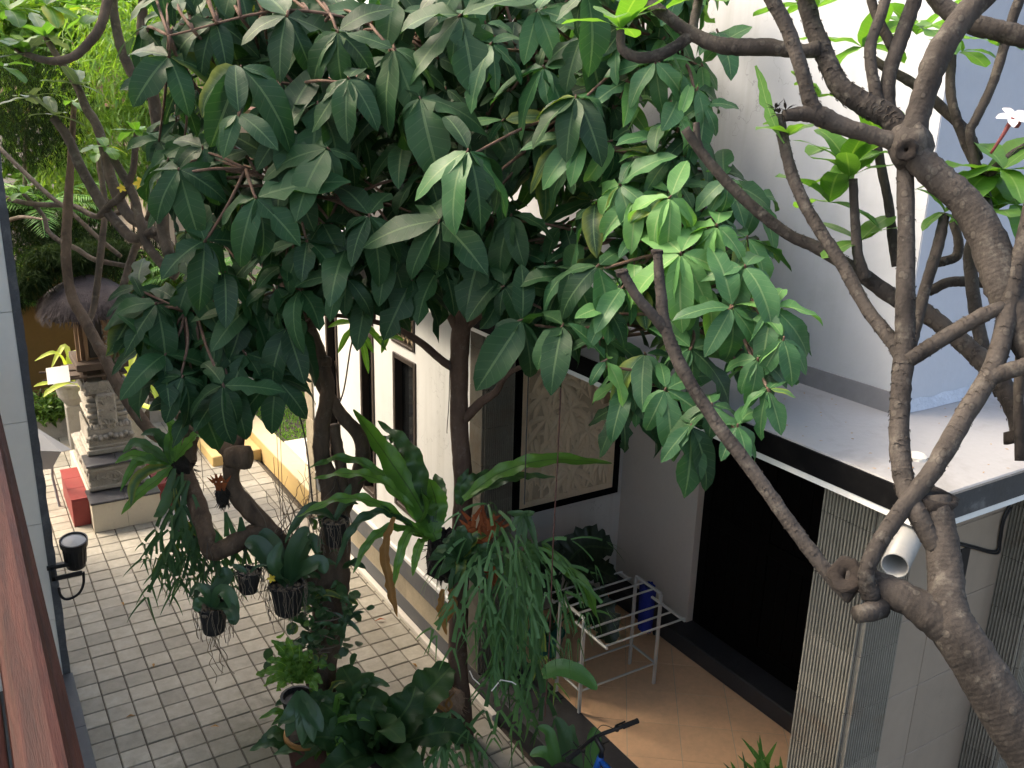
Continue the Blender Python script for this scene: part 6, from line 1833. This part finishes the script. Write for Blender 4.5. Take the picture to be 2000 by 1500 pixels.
def hang_pot(lab, x, y, d, r_px, h_px, leaves, hook, roots=14, seed=0, rot=0):
    """black nursery pot hung on wires with an orchid in bark; (x, y) is the middle of its rim"""
    q = random.Random(seed)
    k = d/FPX
    c = at(x, y, d=d)
    r_, h_ = r_px*k, h_px*k
    t = thing('hanging_pot', lab, 'pot', (c.x, c.y, c.z-h_), 'black orchid pots hung in the old tree')
    R3 = Matrix.Rotation(rad(rot), 4, 'Y')
    MB().lathe([(r_*.70, -h_), (r_*.74, -h_*.96), (r_*.93, -h_*.14), (r_*1.0, -h_*.12), (r_*1.02, 0), (r_*.93, 0), (r_*.88, -h_*.14), (.001, -h_*.16)], c, 22, M=R3, cap=False).build('pot', M['pot_black'], t, smooth=False)
    MB().lathe([(r_*.70, -h_), (.001, -h_*.99)], c, 22, M=R3, cap=False).build('pot_bottom', M['pot_black'], t)
    ch = MB()
    for i in range(40):
        p = c+R3 @ Vector((q.uniform(-.75, .75)*r_, q.uniform(-.75, .75)*r_, -h_*.14))
        ch.box(-.012, .012, -.008, .008, -.006, .01, M=Matrix.Translation(p) @ Matrix.Rotation(q.uniform(0, 3), 4, 'Z') @ Matrix.Rotation(q.uniform(-.6, .6), 4, 'X'))
    ch.build('bark_chips', M['roots'], t, kind='stuff')
    rt = MB()
    for i in range(roots):
        an = q.uniform(0, 6.28)
        p = c+Vector((r_*math.cos(an)*.95, r_*math.sin(an)*.95, 0))
        pts = [p]
        for s_ in range(6):
            p = p+Vector((math.cos(an)*.012*(1 if s_ < 2 else -.3)+q.uniform(-.014, .014), math.sin(an)*.012*(1 if s_ < 2 else -.3)+q.uniform(-.014, .014), (.01 if s_ == 0 else -h_*q.uniform(.12, .36))))
            pts.append(p)
        rt.tube([Vector(v) for v in spline([tuple(v) for v in pts], 3)], .0022, 4)
    rt.build('roots', M['roots'], t, kind='stuff')
    for i, (p, w) in enumerate(leaves):
        leafpath([(x+a, y+b, e) for a, b, e in p], d, w, M['orchid_leaf'], t, fold=.4, wave=.04, prof=.45, seed=i)
    hk = at(hook[0], hook[1], d=hook[2])
    for a in (0, 2.09, 4.19):
        MB().tube([c+Vector((r_*math.cos(a), r_*math.sin(a), -.005)), hk], .0018, 4).build('wire', M['wire'], t)
    return t
hang_pot('lowest black pot hanging free over the pavers, roots trailing below', 414, 1182, 5.95, 28, 58, [([(0, 4, 0), (-12, -25, -.05), (-30, -35, -.05), (-44, -15, 0)], 16), ([(2, 4, 0), (18, -28, -.05), (38, -10, -.08), (48, 28, -.1)], 27), ([(4, 4, 0), (30, 5, -.1), (42, 25, -.15), (40, 38, -.15)], 24), ([(-2, 4, 0), (-22, -8, -.1), (-28, 5, -.1), (-24, 12, -.1)], 18), ([(0, 2, 0), (15, -35, 0), (28, -55, 0), (22, -75, 0)], 30), ([(0, 2, 0), (-5, -30, .05), (-25, -32, .05), (-34, -5, .05)], 14)], (405, 1060, 6.3), 26, 1)
tr = MB()
for i in range(5):
    pts = [at(416+qf.uniform(-6, 6), 1238, d=5.95)]
    for k in range(7): pts.append(pts[-1]+Vector((qf.uniform(-.022, .026), qf.uniform(-.01, .01), -.055*qf.uniform(.5, 1.1))))
    tr.tube([Vector(v) for v in spline([tuple(v) for v in pts], 4)], .0022, 4)
tp = [o for o in COL.objects if o.name == 'hanging_pot'][0]
tr.build('trailing_roots', M['roots'], tp, kind='stuff')
hang_pot('tilted black pot hung by the crook of the thick middle limb', 488, 1115, 6.1, 23, 44, [([(-5, 4, 0), (-20, -5, 0), (-35, -12, 0)], 12), ([(-5, 4, 0), (-18, 4, 0), (-34, 8, 0)], 10), ([(0, 4, 0), (14, -8, 0), (40, -12, 0)], 7)], (480, 1065, 6.35), 30, 2, 8)
hang_pot('largest black pot tied against the hung tree trunk under broad orchid leaves', 560, 1140, 6.3, 34, 62, [([(0, 0, 0), (-30, -40, -.1), (-60, -75, -.1), (-82, -80, -.1)], 40), ([(0, 0, 0), (-20, -55, -.05), (-42, -90, 0), (-55, -98, 0)], 38), ([(5, 0, 0), (15, -60, -.1), (35, -95, -.1), (45, -100, -.1)], 34), ([(5, 0, 0), (40, -30, -.1), (65, -40, -.1), (75, -20, -.1)], 32), ([(5, 0, 0), (30, -60, 0), (50, -85, 0), (60, -60, 0)], 30), ([(0, 0, 0), (-15, -20, -.2), (-25, -45, -.25), (-10, -80, -.2)], 28)], (552, 1060, 6.4), 34, 3)
hang_pot('small black pot hidden behind the draped staghorn fronds', 368, 1030, 6.75, 20, 38, [([(0, 0, 0), (-20, -15, 0), (-48, -10, 0)], 14), ([(0, 0, 0), (16, -20, 0), (26, -38, 0)], 12)], (380, 975, 6.7), 10, 4)
hang_pot('black pot slung high against the upright limb under long strap leaves', 655, 1015, 6.25, 26, 52, [([(0, 0, 0), (-30, -15, -.1), (-60, -10, -.15), (-85, 25, -.15)], 16), ([(0, 0, 0), (-40, -30, -.1), (-75, 0, -.15), (-98, 45, -.15)], 12), ([(0, 0, 0), (20, -40, 0), (30, -70, 0)], 16)], (655, 930, 6.4), 24, 5)
yb = thing('yellow_orchid', 'tiny yellow orchid bloom between the hanging pots', 'flower', tuple(at(530, 1130, d=6.15)))
blossom(at(530, 1130, d=6.15), .03, TOCAM(at(530, 1130, d=6.15)), M['yellow_petal'], yb)
# bare orchid stems and air roots like a wiry haze among the pots
ws_ = thing('wiry_orchid', 'leafless wiry orchid stems in front of the yellow kerb', 'plant', tuple(at(560, 1060, d=6.35)))
for i in range(16):
    x, y = 560+qf.uniform(-30, 60), 1055+qf.uniform(-20, 20)
    pts = [at(x, y, d=6.35)]
    ax_, ay_ = qf.uniform(-18, 14), -qf.uniform(14, 30)
    for k in range(6):
        x += ax_+qf.uniform(-8, 8); y += ay_+qf.uniform(-8, 8)
        pts.append(at(x, y, d=6.35+qf.uniform(-.05, .05)))
    MB().tube([Vector(v) for v in spline([tuple(v) for v in pts], 3)], list(np.linspace(.004, .0015, 19)), 4).build('stem', M['roots'], ws_)
# creeper with small heart leaves round the trunk
cr2 = thing('creeper', 'small-leaved green creeper wound round the hung tree trunk', 'creeper', tuple(at(600, 1250, d=6.6)))
HV = leaf_variants('leaf', M['fern_dark'], 4, .8, 700, droop=(.1, .6), tip=.6, nl=5)
HB = leaf_variants('leaf', M['frangi_leaf'], 3, .8, 710, droop=(.1, .6), tip=.6, nl=5)
vin = MB()
for s_ in range(4):
    pts = [at(585+qf.uniform(-20, 60), 1290-s_*8, d=6.55)]
    for k in range(6): pts.append(at(590+qf.uniform(-35, 80), 1280-k*28+qf.uniform(-15, 15), d=6.5+qf.uniform(-.05, .1)))
    vin.tube([Vector(v) for v in spline([tuple(v) for v in pts], 4)], .004, 5)
vin.build('vine', M['roots'], cr2)
for i in range(120):
    x, y = qf.gauss(615, 38), qf.uniform(1140, 1305)
    p = at(x, y, d=6.5+qf.uniform(-.12, .12))
    d = Vector((qf.uniform(-1, 1), qf.uniform(-1, .3), qf.uniform(-.8, .5)))
    inst('leaf', qf.choice(HV+HV+HB if x < 600 else HV), frame(p, d, Vector((0, -.3, 1)), qf.uniform(.05, .105)), cr2)
tl = thing('twig_orchid', 'thin twiggy orchid with narrow dark leaves right of the hung trunk', 'plant', tuple(at(665, 1240, d=6.55)))
MB().tube([at(655, 1250, d=6.6), at(672, 1225, d=6.55), at(684, 1190, d=6.5), at(680, 1160, d=6.5)], .004, 5).build('stem', M['roots'], tl)
for i, (a, b) in enumerate(((700, 1180), (712, 1195), (700, 1205), (695, 1230), (660, 1215), (665, 1265), (690, 1165), (668, 1170), (645, 1200), (705, 1240))):
    leafpath([(676, 1215), ((676+a)/2, (1215+b)/2-6), (a, b)], 6.5, 9, M['orchid_leaf'], tl, seed=i)
# bright fern in a small dark pot low on the trunk
bfp = thing('bright_fern', 'bright yellow-green frilled fern in a dark pot beside the hung trunk', 'fern', tuple(at(580, 1390, d=6.45)))
cb_ = (585, 1330)
for i, p in enumerate(((500, 1318), (520, 1290), (530, 1250), (560, 1245), (585, 1258), (612, 1272), (640, 1300), (630, 1335), (515, 1340), (545, 1275), (600, 1290), (570, 1290), (540, 1350), (620, 1350), (555, 1310))):
    mx_, my_ = (cb_[0]+p[0])/2, (cb_[1]+p[1])/2-14
    leafpath([cb_, (mx_, my_, -.06), (p[0], p[1], -.08)], 6.4, 19, M['fern_bright'], bfp, wave=.5, wk=1.6, edge=.45, seed=i, prof=.5, per=9)
MB().lathe([(.08, -.2), (.11, -.02), (.12, 0), (.10, 0), (.09, -.03)], at(580, 1358, d=6.5), 16).build('pot', M['pot_black'], bfp)
for i, p in enumerate(((560, 1440), (590, 1455), (612, 1450), (545, 1410), (630, 1430))):
    leafpath([(585, 1350, -.1), ((585+p[0])/2+4, 1395, -.2), (p[0], p[1], -.22)], 6.4, 30, M['orchid_leaf'], bfp, 'lower_leaf', seed=i)
# tangle of shade plants round the foot of the hung tree
sg2 = thing('shade_fern', 'tangled dark narrow-leaved fern clump at the foot of the hung tree', 'fern', tuple(at(650, 1480, d=6.8)))
for i in range(34):
    x0, y0 = qf.uniform(575, 700), qf.uniform(1370, 1500)
    an = qf.uniform(.1, 3.04)
    L_ = qf.uniform(45, 105)
    x1_, y1_ = x0+L_*math.cos(an), y0-L_*.75*math.sin(an)
    leafpath([(x0, y0), ((x0+x1_)/2, (y0+y1_)/2-14, -.08), (x1_, y1_+qf.uniform(0, 25), -.12)], 6.6+qf.uniform(-.15, .1), qf.uniform(12, 26), M['fern_dark' if i % 4 else 'nest_fern'], sg2, wave=.35, wk=1.6, edge=.2, seed=i, per=6)
tk = thing('trunk_fern', 'dark straggling fern wrapped round the middle of the hung trunk', 'fern', tuple(at(640, 1150, d=6.55)))
for i in range(30):
    x0, y0 = qf.uniform(600, 672), qf.uniform(1000, 1260)
    an = qf.uniform(-.6, 3.7)
    L_ = qf.uniform(30, 70)
    x1_, y1_ = x0+L_*math.cos(an), y0-L_*.6*math.sin(an)+12
    leafpath([(x0, y0), ((x0+x1_)/2, (y0+y1_)/2-10, -.06), (x1_, y1_, -.08)], 6.5+qf.uniform(-.06, .1), qf.uniform(9, 18), M['fern_dark'], tk, wave=.3, wk=1.6, edge=.15, seed=i, per=5)
# clay tub with an orange rim at the tree foot
tb = at(600, 1425, d=6.6)
t = thing('clay_tub', 'brown clay tub with orange rim at the foot of the hung tree', 'pot', (tb.x, tb.y, 0))
MB().lathe([(.10, 0), (.125, .05), (.15, tb.z-.09), (.14, tb.z-.06)], (tb.x, tb.y, 0), 24).build('body', M['pot_clay'], t, smooth=True)
MB().lathe([(.155, tb.z-.06), (.17, tb.z-.05), (.17, tb.z-.02), (.155, tb.z-.012), (.14, tb.z-.025)], (tb.x, tb.y, 0), 24, cap=False).build('rim', M['pot_orange'], t, smooth=True)
MB().lathe([(.141, tb.z-.03), (.08, tb.z-.022), (.001, tb.z-.018)], (tb.x, tb.y, 0), 20, cap=False, wob=.05).build('soil', M['soil'], t)

# wires that hold the pots, cords over the terrace
def cord(lab, pxs, r_, mat):
    pts = [Vector(v) for v in spline([tuple(at(x, y, d=d)) for x, y, d in pxs], 4)]
    t_ = thing('hanging_line', lab, 'cord', tuple(pts[-1]), 'cords hung in the trees')
    MB().tube(pts, r_, 5).build('strand', M[mat], t_)
cord('dark wire falling from the big leaves to the largest hanging pot', [(536, 700, 6.3), (541, 860, 6.3), (551, 1060, 6.32)], .0022, 'wire')
cord('dark wire just beside another before the lawn path', [(545, 700, 6.33), (548, 860, 6.33), (554, 1030, 6.35)], .0022, 'wire')
cord('dark wire falling to the staghorn on the left limb', [(388, 830, 6.4), (392, 880, 6.4), (398, 960, 6.42)], .002, 'wire')
cord('thick dark cord slanting across the slate corner of the house', [(566, 760, 6.2), (590, 830, 6.25), (602, 900, 6.3), (612, 1000, 6.35)], .006, 'wire')
cord('thin dark cord hanging left of the straight trunk', [(879, 700, 6.1), (877, 780, 6.1), (873, 840, 6.1), (874, 846, 6.1)], .003, 'wire')
cord('dark cord before the edge of the carved panel', [(1034, 690, 5.6), (1031, 760, 5.65), (1024, 985, 5.9)], .0045, 'wire')
cord('long reddish cord hanging down past the drying rack', [(1098, 690, 5.5), (1090, 880, 5.6), (1080, 1070, 5.8), (1073, 1250, 6.0), (1064, 1400, 6.15)], .0045, 'cord_red')
t = thing('hanging_orchid', 'little dark orchid tied to the cord under the carved panel', 'plant', tuple(at(1022, 1010, d=5.9)))
for i, p in enumerate(((1000, 1030), (1040, 1030), (1010, 1060), (1050, 1075), (990, 1000), (1045, 1000), (1025, 1070))):
    leafpath([(1023, 1000), ((1023+p[0])/2, 1005+(p[1]-1005)*.3), p], 5.9, 14, M['fern_dark'], t, seed=i)

# ------------------------------------------------------------------ terrace plants
pc_ = at(1100, 1215, Z=TZ)
rp = thing('ruffled_plant', 'dark ruffled-leaf plant in a green pot behind the drying rack', 'plant', (3.95, 5.6, TZ))
MB().lathe([(.11, TZ), (.15, TZ+.18), (.16, TZ+.2), (.14, TZ+.2), (.13, TZ+.16)], (3.95, 5.62, 0), 20).build('pot', M['pot_green'], rp)
cc = topx(Vector((3.95, 5.62, TZ+.25)))
for i, (p, w) in enumerate((([(1100, 1110, -.1), (1140, 1070, -.2), (1198, 1072, -.2)], 62), ([(1110, 1140, -.1), (1150, 1110, -.2), (1205, 1130, -.1)], 50), ([(1120, 1190, -.2), (1165, 1195, -.4), (1198, 1255, -.5)], 54), ([(1090, 1120, -.1), (1060, 1080, -.2), (1050, 1060, -.2)], 56), ([(1095, 1150, -.2), (1060, 1140, -.3), (1040, 1180, -.4)], 50), ([(1110, 1120, .1), (1120, 1090, .2), (1150, 1095, .2)], 56), ([(1115, 1170, -.1), (1150, 1170, -.25), (1180, 1205, -.3)], 44))):
    leafpath(list(p), cc[2]-.1, w*1.25, M['ruffle_leaf'], rp, wave=.30, wk=2.4, edge=.22, seed=i, prof=.45, per=12, nw=4)
    MB().tube([Vector((3.95, 5.62, TZ+.16)), at(p[0][0], p[0][1], d=cc[2]+p[0][2])], .008, 6).build('stalk', M['fern_dark'], rp)
# orchids in a trough before the terrace
op = at(1130, 1560, d=6.1)
tb = thing('terrace_orchid', 'strap-leaved orchid clump in front of the dark terrace edge', 'plant', (op.x, op.y, 0))
MB().lathe([(.13, 0), (.16, op.z-.1), (.17, op.z), (.15, op.z), (.14, op.z-.05)], (op.x, op.y, 0), 20).build('pot', M['pot_black'], tb)
for i, (p, w) in enumerate((([(1140, 1560), (1155, 1500), (1160, 1440), (1158, 1420)], 30), ([(1120, 1560), (1110, 1480), (1100, 1430), (1085, 1400)], 30), ([(1125, 1560), (1085, 1490), (1060, 1470), (1035, 1475)], 26), ([(1130, 1560), (1125, 1490), (1115, 1440), (1120, 1415)], 26), ([(1125, 1560), (1070, 1520), (1040, 1510), (1020, 1530)], 26), ([(1150, 1560), (1180, 1530), (1200, 1540)], 26), ([(1110, 1550), (1080, 1460), (1070, 1430), (1050, 1420)], 24))):
    leafpath(p, 6.1, w, M['orchid_green'] if i % 2 == 0 else M['orchid_leaf'], tb, fold=.4, wave=.04, prof=.45, seed=i)
leafpath([(1060, 1318), (1090, 1306, -.03), (1130, 1316, -.05), (1166, 1346, -.05)], 6.0, 38, M['orchid_green'], sgf, 'strap_leaf', fold=.25, wave=.05, prof=.45)
ofl = thing('orange_bloom', 'little orange red bloom glowing beside the straight trunk', 'flower', tuple(at(985, 1255, d=6.6)))
for k in range(6):
    blossom(at(982+qf.uniform(-12, 12), 1255+qf.uniform(-18, 18), d=6.55), .022, TOCAM(at(985, 1255, d=6.6)), M['orange_petal'], ofl)
MB().tube([at(985, 1262, d=6.58), at(992, 1330, d=6.65), at(998, 1420, d=6.75), at(1000, 1500, Z=0)], .005, 5).build('stalk', M['fern_dark'], ofl)
# pale dry air roots over the hanging staghorn
ar = thing('air_root', 'pale dry twig caught in the hanging staghorn fronds', 'twig', tuple(at(980, 1345, d=6.1)), 'pale twigs in the fern curtain')
MB().tube([at(x, y, d=6.1) for x, y in ((960, 1350), (978, 1328), (1000, 1332), (1008, 1337))], .004, 5).build('twig', M['paper'], ar)
ar = thing('air_root', 'pale bent twig beside the straight trunk above the ferns', 'twig', tuple(at(925, 1325, d=6.3)), 'pale twigs in the fern curtain')
MB().tube([at(x, y, d=6.3) for x, y in ((917, 1310), (924, 1325), (937, 1337))], .004, 5).build('twig', M['paper'], ar)
# potted staghorn on the terrace, near the square pillar
sp0 = at(1488, 1585, Z=.62)
t = staghorn('staghorn_fern', 'bright young staghorn fern in a pot on the clay tiles by the near pillar', [sp0], 13, .15, .050, M['palm'], (CR*-.5+Vector((0, 0, 1)), CR*.6+Vector((0, 0, 1))), 2, .0)
MB().lathe([(.10, TZ+.003), (.13, .5), (.15, .6), (.13, .6), (.12, .56), (.001, .56)], (sp0.x, sp0.y, 0), 20, cap=False).build('pot', M['pot_clay'], t)
for k, (x, y) in enumerate(((1410, 1470), (1425, 1455))):
    d = (CR*-.55+Vector((0, 0, 1))).normalized()
    m = MB(); stag(m, sp0, (d+CR*-.15*k).normalized(), .035, .2, 1, qf, CR, -.05); m.build('frond', M['staghorn_dark'], t, smooth=True)
# fallen things
p = at(743, 1213, Z=.004)
m = MB(); m.ribbon([p+Vector((-.05, .02, .004)), p+Vector((0, 0, .02)), p+Vector((.05, -.01, .008))], [.006, .03, .004], fold=.5, nw=2)
tag(m.build('fallen_leaf', M['rust_frond']), 'curled red-brown leaf fallen on the pavers by the house', 'leaf')
for i, (x, y, lab) in enumerate(((300, 1300, 'small dry leaf on the open pavers near the rail'), (420, 1420, 'small dry leaf on the mossy pavers near the bottom'), (240, 1180, 'small dry leaf on the pavers beside the floodlight'), (700, 1260, 'small dry leaf on the pavers between the trunks'), (810, 1300, 'small dry leaf on the pavers against the house kerb'), (350, 1120, 'small dry leaf on the pavers below the staghorn'), (255, 1400, 'small dry leaf on the pavers by the dark ground strip'))):
    p = at(x, y, Z=.004)
    m = MB(); a_ = qf.uniform(0, 6.28); v_ = Vector((math.cos(a_), math.sin(a_), 0))
    m.ribbon([p-v_*.03+Vector((0, 0, .003)), p+Vector((0, 0, .012)), p+v_*.035+Vector((0, 0, .004))], [.004, .024, .003], fold=.4, nw=2)
    tag(m.build('fallen_leaf', M['dead_leaf']), lab, 'leaf', 'fallen leaves on the pavers')
p = at(963, 564, Z=SZ1+.012)
fb = thing('fallen_blossom', 'yellow blossom lying on the porch roof edge', 'flower', tuple(p))
blossom(p, .05, Vector((.1, -.4, .9)).normalized(), M['yellow_petal'], fb)
# slender sapling by the windows
sv = thing('window_sapling', 'slender sapling with narrow light leaves before the tall windows', 'plant', tuple(at(680, 870, d=6.7)))
MB().tube([Vector(v) for v in spline([tuple(at(x, y, d=6.6)) for x, y in ((658, 800), (672, 760), (683, 690), (690, 650), (684, 620))], 4)], .006, 5).build('stem', M['bark_old'], sv)
MB().tube([Vector(v) for v in spline([tuple(at(x, y, d=6.6)) for x, y in ((664, 780), (660, 740), (654, 705))], 4)], .005, 5).build('stem', M['bark_old'], sv)
for i, (a, b, c2_, d2) in enumerate(((700, 650, 730, 690), (705, 660, 720, 730), (690, 640, 660, 690), (715, 640, 755, 685), (740, 660, 790, 665), (760, 655, 745, 690), (690, 630, 640, 640), (700, 640, 735, 650))):
    leafpath([(a, b), ((a+c2_)/2, (b+d2)/2-5), (c2_, d2)], 6.5, 13, M['frangi_leaf'], sv, seed=i)
